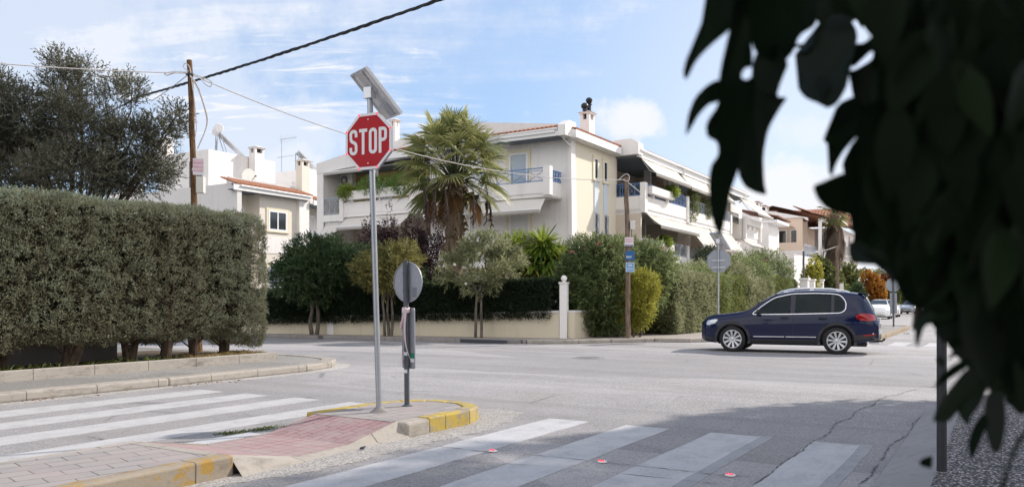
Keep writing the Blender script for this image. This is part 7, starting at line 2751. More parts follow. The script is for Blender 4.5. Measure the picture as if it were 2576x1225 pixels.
class CarShape:
    """lofted body: table rows x, z_bottom, half width, shoulder half width, shoulder z, top half width, top z"""
    def __init__(self, rows):
        self.r = np.array(rows, float)

    def at(self, x):
        r_ = self.r
        v = [np.interp(x, r_[:, 0], r_[:, k]) for k in range(1, 7)]
        # light smoothing along the length
        for d in (0.04, 0.08):
            a = [np.interp(x - d, r_[:, 0], r_[:, k]) for k in range(1, 7)]
            b = [np.interp(x + d, r_[:, 0], r_[:, k]) for k in range(1, 7)]
            v = [(2 * p + q + s) / 4 for p, q, s in zip(v, a, b)]
        return v

    def section(self, x):
        zb, w_, wb, zs, wt, zt = self.at(x)
        low = zb + (zs - zb) * 0.10
        return [(0, zb), (w_ * 0.80, zb), (w_ - 0.05, zb + 0.015), (w_ - 0.012, low + 0.03), (w_, zb + (zs - zb) * 0.32), (w_ - 0.008, zb + (zs - zb) * 0.48), (w_ + 0.002, zb + (zs - zb) * 0.60), (w_ - 0.006, zb + (zs - zb) * 0.85),
                (wb, zs), (wb * 0.68 + wt * 0.32, zs + (zt - zs) * 0.32), (wb * 0.36 + wt * 0.64, zs + (zt - zs) * 0.64), (wt + 0.015, zs + (zt - zs) * 0.90), (wt - 0.06, zs + (zt - zs) * 0.972), (wt * 0.5, zt + 0.004), (0, zt + 0.012)]

    def W(self, x, z):
        s = self.section(x)
        for (y0, z0), (y1, z1) in zip(s[2:], s[3:]):
            if z0 <= z <= z1 and z1 > z0:
                return y0 + (y1 - y0) * (z - z0) / (z1 - z0)
        return s[-1][0] if z > s[-1][1] else s[3][0]

    def body(self, name, mat, root, arches=(), cuts=(), n=74):
        x0, x1 = self.r[0, 0], self.r[-1, 0]
        mb = MB()
        vs, fs = [], []
        xs = [x0 + (x1 - x0) * i / n for i in range(n + 1)]
        for x in xs:
            s = self.section(x)
            full = s + [(-y, z) for y, z in reversed(s[1:-1])]
            vs += [(x, y, z) for y, z in full]
        m_ = len(full)
        for i in range(n):
            for k in range(m_):
                k2 = (k + 1) % m_
                fs.append((i * m_ + k, i * m_ + k2, (i + 1) * m_ + k2, (i + 1) * m_ + k))
        fs.append(tuple(range(m_)))
        fs.append(tuple(reversed(range(n * m_, (n + 1) * m_))))
        mb.add(vs, fs)
        o = mb.build(name, mat, None, False)
        cutters = []
        for (xc, zc, rad, wid) in arches:
            for sd in (-1, 1):
                c = MB()
                c.lathe([(rad, 0), (rad, 1.0)], (xc, (wid if sd > 0 else -wid - 1.0), zc), 40, 'y')
                cutters.append(c.build('cutter', mat))
        for poly in cuts:
            c = MB()
            c.prism(poly, lambda a, b: (a, -1.3, b), lambda a, b: (a, 1.3, b))
            cutters.append(c.build('cutter', mat))
        for c in cutters:
            b = o.modifiers.new('cut', 'BOOLEAN')
            b.operation = 'DIFFERENCE'
            b.object = c
            b.solver = 'EXACT'
        bpy.context.view_layer.update()
        dg = bpy.context.evaluated_depsgraph_get()
        me = bpy.data.meshes.new_from_object(o.evaluated_get(dg))
        bpy.data.objects.remove(o)
        for c in cutters:
            bpy.data.objects.remove(c)
        me.materials.clear()
        me.materials.append(mat)
        me.polygons.foreach_set('use_smooth', [True] * len(me.polygons))
        me.polygons.foreach_set('material_index', [0] * len(me.polygons))
        try:
            me.set_sharp_from_angle(angle=R(35))
        except Exception:
            pass
        b = bpy.data.objects.new(name, me)
        COL.objects.link(b)
        b.parent = root
        return b

    def skin(self, mb, poly, sd, off=0.006, thick=0.006, n=12):
        """polygon of (x, z) laid on the side of the car as a grid of columns"""
        x0, x1 = min(p[0] for p in poly) + 1e-4, max(p[0] for p in poly) - 1e-4
        cols = []
        for i in range(n + 1):
            x = x0 + (x1 - x0) * i / n
            zs = []
            for (a, b), (c, d) in zip(poly, poly[1:] + poly[:1]):
                if (a <= x < c) or (c <= x < a):
                    zs.append(b + (d - b) * (x - a) / (c - a))
            cols.append((x, min(zs), max(zs)))
        m_ = 4
        vs = []
        for x, z0, z1 in cols:
            for j in range(m_ + 1):
                z = z0 + (z1 - z0) * j / m_
                vs.append((x, sd * (self.W(x, z) + off), z))
        k = m_ + 1
        fs = [(i * k + j, i * k + j + 1, (i + 1) * k + j + 1, (i + 1) * k + j) for i in range(n) for j in range(m_)]
        nv = len(vs)
        vs += [(x, y - sd * thick, z) for x, y, z in vs]
        fs += [tuple(q + nv for q in reversed(f)) for f in fs]
        for i in range(n):
            for j in (0, m_):
                fs.append((i * k + j, (i + 1) * k + j, (i + 1) * k + j + nv, i * k + j + nv))
        for i in (0, n):
            for j in range(m_):
                fs.append((i * k + j, i * k + j + 1, i * k + j + 1 + nv, i * k + j + nv))
        mb.add(vs, fs)

    def strip(self, mb, line, sd, wd, off=0.006, thick=0.012, closed=False):
        pts = []
        m_ = len(line)
        for i in range(m_ if closed else m_ - 1):
            (a, b), (c, d) = line[i], line[(i + 1) % m_]
            k = max(1, int(math.hypot(c - a, d - b) / 0.10))
            pts += [(a + (c - a) * j / k, b + (d - b) * j / k) for j in range(k)]
        if not closed:
            pts.append(line[-1])
        stroke(mb, pts, wd, thick, lambda a, b, h: (a, sd * (self.W(a, b) + off - thick + h), b), closed)


def round_poly(pts, rad=0.06, n=4):
    o_ = []
    m_ = len(pts)
    for i in range(m_):
        p, a, b = Vector(pts[i]), Vector(pts[i - 1]), Vector(pts[(i + 1) % m_])
        da, db = (a - p), (b - p)
        r_ = min(rad, da.length * 0.45, db.length * 0.45)
        s, e = p + da.normalized() * r_, p + db.normalized() * r_
        for k in range(n + 1):
            t_ = k / n
            o_.append(tuple(s * (1 - t_) ** 2 + p * 2 * t_ * (1 - t_) + e * t_ * t_))
    return o_


def wheel(root, x, y, rad, wd, sd, spokes=10, rim_r=0.245, spin=0.0):
    """tyre with alloy rim; sd = side the face looks to"""
    mb = MB()
    mb.lathe([(rim_r, -wd / 2), (rad * 0.90, -wd / 2), (rad * 0.975, -wd / 2 + 0.02), (rad, -wd / 2 + 0.05), (rad, wd / 2 - 0.05), (rad * 0.975, wd / 2 - 0.02), (rad * 0.90, wd / 2), (rim_r, wd / 2 - 0.005)], (0, 0, 0), 36, 'y', True)
    w_ = mb.build('wheel', M['rubber'], root, True)
    w_.location = (x, y, rad)
    mb = MB()
    f = sd * (wd / 2 - 0.012)
    ring = [(rim_r * math.cos(2 * math.pi * k / 36), rim_r * math.sin(2 * math.pi * k / 36)) for k in range(36)]
    stroke(mb, [(a * 0.965, b * 0.965) for a, b in ring], rim_r * 0.10, 0.03, lambda a, b, h: (a, f - sd * 0.015 + sd * h * 0.7, b), True)
    for k in range(spokes):
        a = 2 * math.pi * k / spokes + spin
        ca, sa = math.cos(a), math.sin(a)
        poly = [(0.03, -0.016), (rim_r * 0.93, -0.030), (rim_r * 0.93, 0.030), (0.03, 0.016)]
        mb.prism([(p * ca - q * sa, p * sa + q * ca) for p, q in poly], lambda u, v: (u, f - sd * 0.02, v), lambda u, v: (u, f + sd * (0.004 - 0.02 * (1 - math.hypot(u, v) / rim_r)), v))
    mb.lathe([(0.048, 0.0), (0.048, sd * 0.012), (0.02, sd * 0.018)], (0, f - sd * 0.01, 0), 16, 'y')
    mb.build('rim', M['alloy'], w_, fix=True)
    mb = MB()
    mb.lathe([(rim_r * 0.99, 0), (rim_r * 0.99, sd * 0.01)], (0, f - sd * 0.05, 0), 24, 'y')
    mb.build('brake_disc', M['hub_dark'], w_)
    return w_


SUV = CarShape([
    # x     zb    w     wb    zs    wt    zt
    (0.00, 0.34, 0.56, 0.54, 0.66, 0.47, 0.74),
    (0.05, 0.28, 0.71, 0.69, 0.74, 0.61, 0.84),
    (0.18, 0.24, 0.83, 0.80, 0.83, 0.69, 0.95),
    (0.38, 0.23, 0.88, 0.85, 0.885, 0.73, 1.00),
    (0.75, 0.23, 0.900, 0.865, 0.92, 0.75, 1.03),
    (1.10, 0.23, 0.905, 0.875, 0.965, 0.76, 1.085),
    (1.24, 0.23, 0.905, 0.875, 0.985, 0.76, 1.12),
    (1.50, 0.23, 0.905, 0.875, 1.00, 0.73, 1.29),
    (1.80, 0.23, 0.905, 0.875, 1.01, 0.67, 1.475),
    (2.05, 0.23, 0.905, 0.875, 1.02, 0.64, 1.575),
    (2.40, 0.23, 0.905, 0.875, 1.035, 0.625, 1.63),
    (2.90, 0.23, 0.905, 0.875, 1.05, 0.62, 1.645),
    (3.40, 0.23, 0.905, 0.875, 1.065, 0.61, 1.62),
    (3.80, 0.25, 0.900, 0.865, 1.08, 0.60, 1.58),
    (4.02, 0.28, 0.885, 0.845, 1.08, 0.59, 1.545),
    (4.10, 0.30, 0.865, 0.80, 1.07, 0.55, 1.50),
    (4.22, 0.33, 0.84, 0.755, 1.03, 0.56, 1.28),
    (4.33, 0.36, 0.80, 0.71, 0.96, 0.60, 1.06),
    (4.40, 0.38, 0.76, 0.68, 0.86, 0.62, 0.92),
    (4.44, 0.42, 0.74, 0.70, 0.70, 0.62, 0.74)])

SUV_WIN = [
    round_poly([(1.42, 1.02), (1.93, 1.415), (2.34, 1.515), (2.34, 1.04)], 0.06),
    round_poly([(2.47, 1.045), (2.47, 1.525), (2.95, 1.535), (3.33, 1.52), (3.33, 1.07)], 0.05),
    round_poly([(3.41, 1.075), (3.41, 1.515), (3.50, 1.50), (3.64, 1.32), (3.63, 1.15), (3.56, 1.085)], 0.05)]


def make_suv(root):
    c = SUV
    arches = [(0.87, 0.345, 0.415, 0.60), (3.474, 0.345, 0.415, 0.60)]
    body = c.body('body', M['navy'], root, arches, SUV_WIN)
    for sd in (-1, 1):
        mb = MB()
        for p in SUV_WIN:
            c.skin(mb, p, sd, -0.012, 0.005)
        mb.build('side_window', M['car_glass'], root)
        mb = MB()
        outline = round_poly([(1.36, 1.005), (1.66, 1.26), (1.94, 1.45), (2.38, 1.552), (2.95, 1.562), (3.36, 1.548), (3.55, 1.515), (3.69, 1.33), (3.675, 1.13), (3.56, 1.057), (2.4, 1.02)], 0.10)
        c.strip(mb, outline, sd, 0.016, 0.010, 0.012, True)
        c.strip(mb, [(1.42, 0.425), (2.20, 0.43)], sd, 0.026, 0.014, 0.016)
        c.strip(mb, [(2.235, 0.43), (2.98, 0.435)], sd, 0.026, 0.014, 0.016)
        mb.build('chrome_trim', M['chrome'], root)
        mb = MB()
        c.skin(mb, [(2.36, 1.04), (2.36, 1.53), (2.45, 1.53), (2.45, 1.04)], sd, 0.004, 0.006)
        mb.build('window_pillar', M['cladding'], root)
        mb = MB()
        c.skin(mb, [(3.345, 1.075), (3.345, 1.525), (3.40, 1.52), (3.40, 1.075)], sd, 0.004, 0.006)
        mb.build('window_pillar', M['cladding'], root)
        mb = MB()
        c.skin(mb, [(1.30, 0.245), (1.30, 0.36), (3.05, 0.37), (3.05, 0.255)], sd, 0.010, 0.012)
        for xc in (0.87, 3.474):
            ring = arc(xc, 0.345, 0.44, 0.44, -14, 194, 22)
            c.strip(mb, ring, sd, 0.065, 0.012, 0.03)
        c.skin(mb, [(3.93, 0.36), (3.93, 0.50), (4.36, 0.54), (4.36, 0.42)], sd, 0.008, 0.012)
        c.skin(mb, [(0.10, 0.31), (0.10, 0.42), (0.40, 0.36), (0.40, 0.27)], sd, 0.008, 0.012)
        mb.build('wheel_arch_cladding', M['cladding'], root)
        mb = MB()
        # door seams
        c.strip(mb, [(1.33, 0.40), (1.28, 0.70), (1.34, 0.98)], sd, 0.010, 0.0015, 0.004)
        c.strip(mb, [(2.41, 0.38), (2.43, 1.03)], sd, 0.010, 0.0015, 0.004)
        c.strip(mb, [(3.02, 0.40), (3.12, 0.62), (3.40, 0.80), (3.60, 0.98), (3.64, 1.08)], sd, 0.010, 0.0015, 0.004)
        mb.build('door_seams', M['hub_dark'], body)
        mb = MB()
        c.strip(mb, [(0.55, 0.80), (1.4, 0.865), (2.4, 0.90), (3.4, 0.925), (4.0, 0.93)], sd, 0.014, 0.008, 0.016)
        mb.build('body_crease', M['navy'], body, True)
        mb = MB()
        c.strip(mb, [(1.36, 0.60), (2.2, 0.61), (3.0, 0.63)], sd, 0.020, 0.010, 0.018)
        mb.build('body_crease', M['navy'], body, True)
        for x in (2.20, 3.14):
            mb = MB()
            c.skin(mb, round_poly([(x - 0.12, 0.885), (x - 0.10, 0.95), (x + 0.10, 0.955), (x + 0.13, 0.90), (x, 0.86)], 0.03), sd, 0.003, 0.004)
            h = mb.build('door_handle', M['hub_dark'], root)
            mb = MB()
            y = sd * (c.W(x, 0.92) + 0.022)
            mb.tube([(x - 0.11, y - sd * 0.02, 0.91), (x - 0.06, y, 0.915), (x + 0.06, y, 0.92), (x + 0.11, y - sd * 0.02, 0.92)], 0.014, 8)
            mb.build('grip', M['navy'], h, True)
        # mirror
        mb = MB()
        y = sd * (c.W(1.58, 1.03) + 0.02)
        prof = []
        mb.add([(1.47, y, 1.02), (1.56, y, 1.02), (1.60, y + sd * 0.20, 1.04), (1.50, y + sd * 0.20, 1.03), (1.50, y, 1.09), (1.58, y, 1.12), (1.62, y + sd * 0.20, 1.17), (1.53, y + sd * 0.20, 1.14)],
               [(0, 3, 2, 1), (4, 5, 6, 7), (0, 1, 5, 4), (1, 2, 6, 5), (2, 3, 7, 6), (3, 0, 4, 7)])
        mb.build('mirror', M['cladding'], root, bevel=0.03, seg=3)
        # lamps
        mb = MB()
        c.skin(mb, round_poly([(0.15, 0.72), (0.19, 0.83), (0.42, 0.875), (0.50, 0.86), (0.40, 0.75), (0.25, 0.71)], 0.05), sd, 0.010, 0.016)
        mb.build('headlight', M['lamp_clear'], root, True)
        mb = MB()
        c.skin(mb, round_poly([(3.90, 0.945), (3.96, 1.04), (4.20, 1.045), (4.33, 1.01), (4.375, 0.88), (4.25, 0.855), (4.02, 0.87)], 0.02), sd, 0.012, 0.02)
        mb.build('tail_light', M['tail_red'], root, True)
        mb = MB()
        c.skin(mb, round_poly([(4.08, 0.475), (4.08, 0.51), (4.38, 0.535), (4.38, 0.50)], 0.012), sd, 0.016, 0.012)
        mb.build('reflector', M['tail_red'], root)
        # roof rail
        mb = MB()
        yr = sd * 0.585
        mb.tube([(1.98, yr, 1.545), (2.12, yr, 1.615), (2.35, yr, 1.668), (2.8, yr, 1.69), (3.3, yr, 1.672), (3.62, yr, 1.625), (3.76, yr, 1.575)], [0.014, 0.022, 0.024, 0.024, 0.024, 0.022, 0.014], 8)
        for x, z in ((2.2, 1.59), (2.85, 1.63), (3.5, 1.60)):
            mb.box(x - 0.05, x + 0.05, yr - 0.012, yr + 0.012, z, z + 0.055)
        mb.build('roof_rail', M['chrome'], root, True)
    # windscreen and rear window lie just above the lofted body
    for nm, rows, mat in (('windscreen', ((1.26, 0.70, 1.135), (1.55, 0.655, 1.335), (1.82, 0.60, 1.505), (2.00, 0.56, 1.58)), 'car_glass_solid'), ('rear_window', ((4.115, 0.535, 1.475), (4.16, 0.55, 1.40), (4.22, 0.57, 1.285), (4.29, 0.585, 1.15), (4.325, 0.58, 1.085)), 'rear_glass')):
        mb = MB()
        vs = []
        for x, y, z in rows:
            for k in range(7):
                f = -1 + 2 * k / 6
                vs.append((x + (0.022 if nm == 'rear_window' else -0.012) - 0.03 * f * f * (1 if nm == 'rear_window' else -1), y * f, z + 0.022 - 0.022 * f * f))
        mb.add(vs, [(i * 7 + k, i * 7 + k + 1, (i + 1) * 7 + k + 1, (i + 1) * 7 + k) for i in range(len(rows) - 1) for k in range(6)])
        o = mb.build(nm, M[mat], root, True)
        s = o.modifiers.new('glass', 'SOLIDIFY')
        s.thickness = 0.004
    # spoiler, bumper lip, plate, exhaust, tow ball, grille
    mb = MB()
    mb.add([(3.95, -0.56, 1.555), (4.19, -0.52, 1.50), (4.19, 0.52, 1.50), (3.95, 0.56, 1.555), (3.95, -0.58, 1.585), (4.205, -0.53, 1.535), (4.205, 0.53, 1.535), (3.95, 0.58, 1.585)],
           [(0, 3, 2, 1), (4, 5, 6, 7), (0, 1, 5, 4), (1, 2, 6, 5), (2, 3, 7, 6), (3, 0, 4, 7)])
    mb.build('spoiler', M['navy'], root, bevel=0.015)
    mb = MB()
    pts = [(4.28, -0.80), (4.40, -0.70), (4.455, -0.40), (4.465, 0), (4.455, 0.40), (4.40, 0.70), (4.28, 0.80)]
    stroke(mb, pts, 0.05, 0.10, lambda a, b, h: (a, b, 0.66 + h))
    mb.build('bumper_top', M['navy'], root, bevel=0.02)
    mb = MB()
    stroke(mb, [(a + 0.005, b) for a, b in pts], 0.05, 0.12, lambda a, b, h: (a, b, 0.39 + h))
    mb.build('bumper_cladding', M['cladding'], root, bevel=0.02)
    mb = MB()
    stroke(mb, [(a + 0.008, b) for a, b in pts], 0.045, 0.03, lambda a, b, h: (a, b, 0.525 + h))
    mb.build('bumper_strip', M['chrome'], root)
    mb = MB()
    mb.box(4.45, 4.468, -0.26, 0.26, 0.80, 0.91)
    mb.build('number_plate', M['plate'], root)
    mb = MB()
    mb.tube([(4.2, -0.45, 0.30), (4.45, -0.45, 0.30)], 0.035, 12)
    mb.build('exhaust', M['chrome'], root, True)
    mb = MB()
    mb.tube([(4.25, 0, 0.34), (4.5, 0, 0.32), (4.56, 0, 0.36)], 0.022, 8)
    mb.lathe([(0.01, 0.35), (0.028, 0.37), (0.028, 0.39), (0.01, 0.405)], (4.56, 0, 0), 10)
    mb.build('tow_ball', M['hub_dark'], root, True)
    mb = MB()
    mb.box(-0.012, 0.05, -0.42, 0.42, 0.60, 0.70)
    mb.box(-0.005, 0.05, -0.45, 0.45, 0.38, 0.50)
    mb.build('grille', M['hub_dark'], root)
    # seats in the cabin
    for (x, y) in ((2.35, -0.38), (2.35, 0.38), (3.25, -0.42), (3.25, 0.0), (3.25, 0.42)):
        mb = MB()
        mb.add([(x - 0.02, y - 0.2, 1.0), (x + 0.12, y - 0.2, 1.0), (x + 0.12, y + 0.2, 1.0), (x - 0.02, y + 0.2, 1.0), (x + 0.10, y - 0.17, 1.20), (x + 0.20, y - 0.17, 1.20), (x + 0.20, y + 0.17, 1.20), (x + 0.10, y + 0.17, 1.20)],
               [(0, 3, 2, 1), (4, 5, 6, 7), (0, 1, 5, 4), (1, 2, 6, 5), (2, 3, 7, 6), (3, 0, 4, 7)])
        s = mb.build('seat', M['seat'], root, bevel=0.03)
        mb = MB()
        mb.box(x + 0.12, x + 0.22, y - 0.12, y + 0.12, 1.23, 1.38)
        mb.build('headrest', M['seat'], s, bevel=0.03)
    mb = MB()
    an = [(0.17 * math.cos(2 * math.pi * k / 16), 0.17 * math.sin(2 * math.pi * k / 16)) for k in range(16)]
    mb.tube([(1.82 + 0.35 * b, -0.38 + a, 1.06 + b * 0.9) for a, b in an + an[:1]], 0.014, 6)
    mb.build('steering_wheel', M['hub_dark'], root)
    mb = MB()   # dark wheel wells and underside
    mb.box(0.45, 4.15, -0.60, 0.60, 0.20, 0.33)
    mb.tube([(0.87, -0.7, 0.33), (0.87, 0.7, 0.33)], 0.05, 8)
    mb.tube([(3.474, -0.7, 0.33), (3.474, 0.7, 0.33)], 0.05, 8)
    mb.build('underbody', M['hub_dark'], root)
    for x in (0.87, 3.474):
        for sd in (-1, 1):
            wheel(root, x, sd * 0.785, 0.345, 0.225, sd, 10, 0.245, 0.2 + x)


wa, wb_ = Vector((*ground_at(1842, 884.5), 0)), Vector((*ground_at(2106, 891.5), 0))
ex = (wb_ - wa).normalized()
crot = math.atan2(ex.y, ex.x)
ey = Vector((-ex.y, ex.x, 0))
org = (wa + wb_) / 2 - ex * ((0.87 + 3.474) / 2) + ey * 0.86
suv = thing('suv_car', 'dark navy blue sport utility car turning left in the junction', 'car', org, crot)
make_suv(suv)

SEDAN = [
    (0.00, 0.32, 0.50, 0.48, 0.52, 0.42, 0.56),
    (0.06, 0.24, 0.70, 0.66, 0.62, 0.58, 0.68),
    (0.35, 0.20, 0.82, 0.78, 0.72, 0.66, 0.80),
    (0.90, 0.20, 0.84, 0.80, 0.80, 0.68, 0.90),
    (1.15, 0.20, 0.845, 0.80, 0.84, 0.68, 0.97),
    (1.80, 0.20, 0.85, 0.80, 0.88, 0.56, 1.38),
    (2.30, 0.20, 0.85, 0.80, 0.90, 0.54, 1.45),
    (2.90, 0.20, 0.85, 0.80, 0.92, 0.54, 1.41),
    (3.40, 0.22, 0.84, 0.79, 0.93, 0.56, 1.10),
    (3.75, 0.26, 0.80, 0.76, 0.92, 0.60, 1.00),
    (4.05, 0.32, 0.72, 0.68, 0.72, 0.56, 0.78)]
BEETLE = [
    (0.00, 0.30, 0.48, 0.46, 0.48, 0.36, 0.52),
    (0.08, 0.22, 0.70, 0.66, 0.64, 0.50, 0.72),
    (0.40, 0.20, 0.84, 0.78, 0.78, 0.58, 0.92),
    (0.90, 0.20, 0.86, 0.80, 0.86, 0.60, 1.02),
    (1.15, 0.20, 0.86, 0.80, 0.88, 0.62, 1.10),
    (1.75, 0.20, 0.86, 0.80, 0.90, 0.52, 1.44),
    (2.20, 0.20, 0.86, 0.80, 0.92, 0.50, 1.50),
    (2.90, 0.20, 0.86, 0.80, 0.92, 0.48, 1.38),
    (3.50, 0.22, 0.84, 0.78, 0.90, 0.44, 1.10),
    (3.90, 0.26, 0.76, 0.70, 0.78, 0.40, 0.86),
    (4.08, 0.32, 0.62, 0.58, 0.58, 0.36, 0.62)]


def parked(label, u, v, mat, rows, yaw=0.0, Y=None):
    x, y = ground_at(u, v)
    root = thing('parked_car', label, 'car', (x, y, 0), ROT + yaw, 'cars parked along the far street')
    c = CarShape(rows)
    c.body('body', M[mat], root, [(0.78, 0.30, 0.36, 0.56), (3.25, 0.30, 0.36, 0.56)], n=48)
    for nm, rws in (('windscreen', ((1.20, 0.64, 1.00), (1.5, 0.57, 1.19), (1.78, 0.51, 1.355))), ('rear_window', ((2.95, 0.49, 1.38), (3.2, 0.50, 1.235), (3.38, 0.50, 1.12)))):
        mb = MB()
        vs = []
        for xx, yy, zz_ in rws:
            top = c.at(xx)[5]
            for k in range(7):
                f = -1 + 2 * k / 6
                vs.append((xx - 0.01, yy * f, top + 0.026 - 0.016 * f * f))
        mb.add(vs, [(i * 7 + k, i * 7 + k + 1, (i + 1) * 7 + k + 1, (i + 1) * 7 + k) for i in range(len(rws) - 1) for k in range(6)])
        mb.build(nm, M['car_glass_solid'], root, True, fix=False)
    for sd in (-1, 1):
        mb = MB()
        c.skin(mb, round_poly([(1.35, 0.93), (1.85, 1.30), (2.1, 1.34), (2.1, 0.94)], 0.05), sd, 0.006, 0.008)
        c.skin(mb, round_poly([(2.17, 0.94), (2.17, 1.34), (2.7, 1.31), (3.1, 1.10), (3.1, 0.97)], 0.05), sd, 0.006, 0.008)
        mb.build('side_window', M['car_glass_solid'], root)
        mb = MB()
        c.skin(mb, round_poly([(0.10, 0.52), (0.14, 0.66), (0.42, 0.70), (0.36, 0.56)], 0.05), sd, 0.012, 0.02)
        mb.build('headlight', M['lamp_clear'], root, True)
        mb = MB()
        y = sd * (c.W(1.5, 0.93) + 0.02)
        mb.box(1.45, 1.55, min(y, y + sd * 0.18), max(y, y + sd * 0.18), 0.92, 1.06)
        mb.build('mirror', M[mat], root, bevel=0.03)
        for xw in (0.78, 3.25):
            wheel(root, xw, sd * 0.74, 0.305, 0.19, sd, 8, 0.20)
    mb = MB()
    mb.box(0.02, 0.09, -0.40, 0.40, 0.47, 0.56)
    mb.box(0.0, 0.08, -0.46, 0.46, 0.29, 0.37)
    mb.build('grille', M['hub_dark'], root)
    mb = MB()
    mb.box(-0.015, 0.02, -0.25, 0.25, 0.385, 0.465)
    mb.build('number_plate', M['plate'], root)
    mb = MB()
    mb.box(0.5, 3.6, -0.55, 0.55, 0.18, 0.30)
    mb.build('underbody', M['hub_dark'], root)


parked('first white rounded car parked right behind the navy car', 2207, 803, 'car_white', BEETLE, 0.05)
parked('second white car parked behind the first white one', 2230, 798, 'car_white', BEETLE, 0.03)
parked('silver saloon with dark bumper right of the far round sign', 2279, 790, 'car_silver', SEDAN, -0.18)
parked('dark grey car half hidden by leaves right of the silver saloon', 2312, 784, 'car_dark', SEDAN, -0.15)

# ============================================================= TREES ON THE RIGHT PAVEMENT
for i, (x, y, blobs, n, lab) in enumerate((
        (7.9, 9.45, [((0, 0, 5.2), (2.5, 2.3, 2.2)), ((0.5, 0.2, 3.9), (1.9, 1.8, 1.2)), ((-0.6, -0.5, 6.0), (1.6, 1.6, 1.3))], 2300, 'dense dark street tree behind the hanging leaves, nearest the steel post'),
        (8.9, 11.2, [((0, 0, 4.0), (1.9, 1.9, 1.8)), ((0.4, 0.4, 5.0), (1.4, 1.4, 1.2)), ((-0.3, 0.2, 2.9), (1.5, 1.5, 0.9))], 1700, 'second dark street tree, at the bend of the right pavement'),
        (4.9, 3.4, [((0, 0, 5.0), (2.5, 2.4, 2.0)), ((-0.5, -0.3, 4.0), (1.8, 1.8, 1.0)), ((0.8, 0.6, 4.2), (1.7, 1.6, 1.0))], 5200, 'dense dark street tree added unseen beside the camera to shade the leaves'),  # out of view, added to keep sun off the near leaves
        (-1.3, -5.2, [((0, 0, 4.2), (2.9, 2.6, 2.4)), ((0.8, 0.6, 5.2), (2.0, 2.0, 1.4)), ((-0.8, -0.6, 3.2), (2.0, 2.0, 1.2))], 4200, 'dense dark tree added on the pavement behind the camera to block sky light'),  # unseen, added to hide bright sky from the near leaves
        (3.2, -2.6, [((0, 0, 4.0), (2.6, 2.5, 2.3)), ((0.8, 0.6, 5.0), (2.0, 2.0, 1.4)), ((-0.4, -0.2, 2.9), (1.8, 1.8, 1.1))], 4200, 'dense dark tree added right behind the camera to block sky light'))):  # also unseen, added to darken the foreground
    small_tree('street_tree', lab, 'tree', (x, y, 0.1), [(-0.05, 0, 0, 0, 2.4), (0.05, 0.02, 0.1, 0.1, 2.5)], blobs, n, 7, 0.19, 0.11, M['fg_leaf'], 0.11, 200 + i, 'street trees along the right pavement', shell=0.25, gap=-0.2, tint_off=0.1)


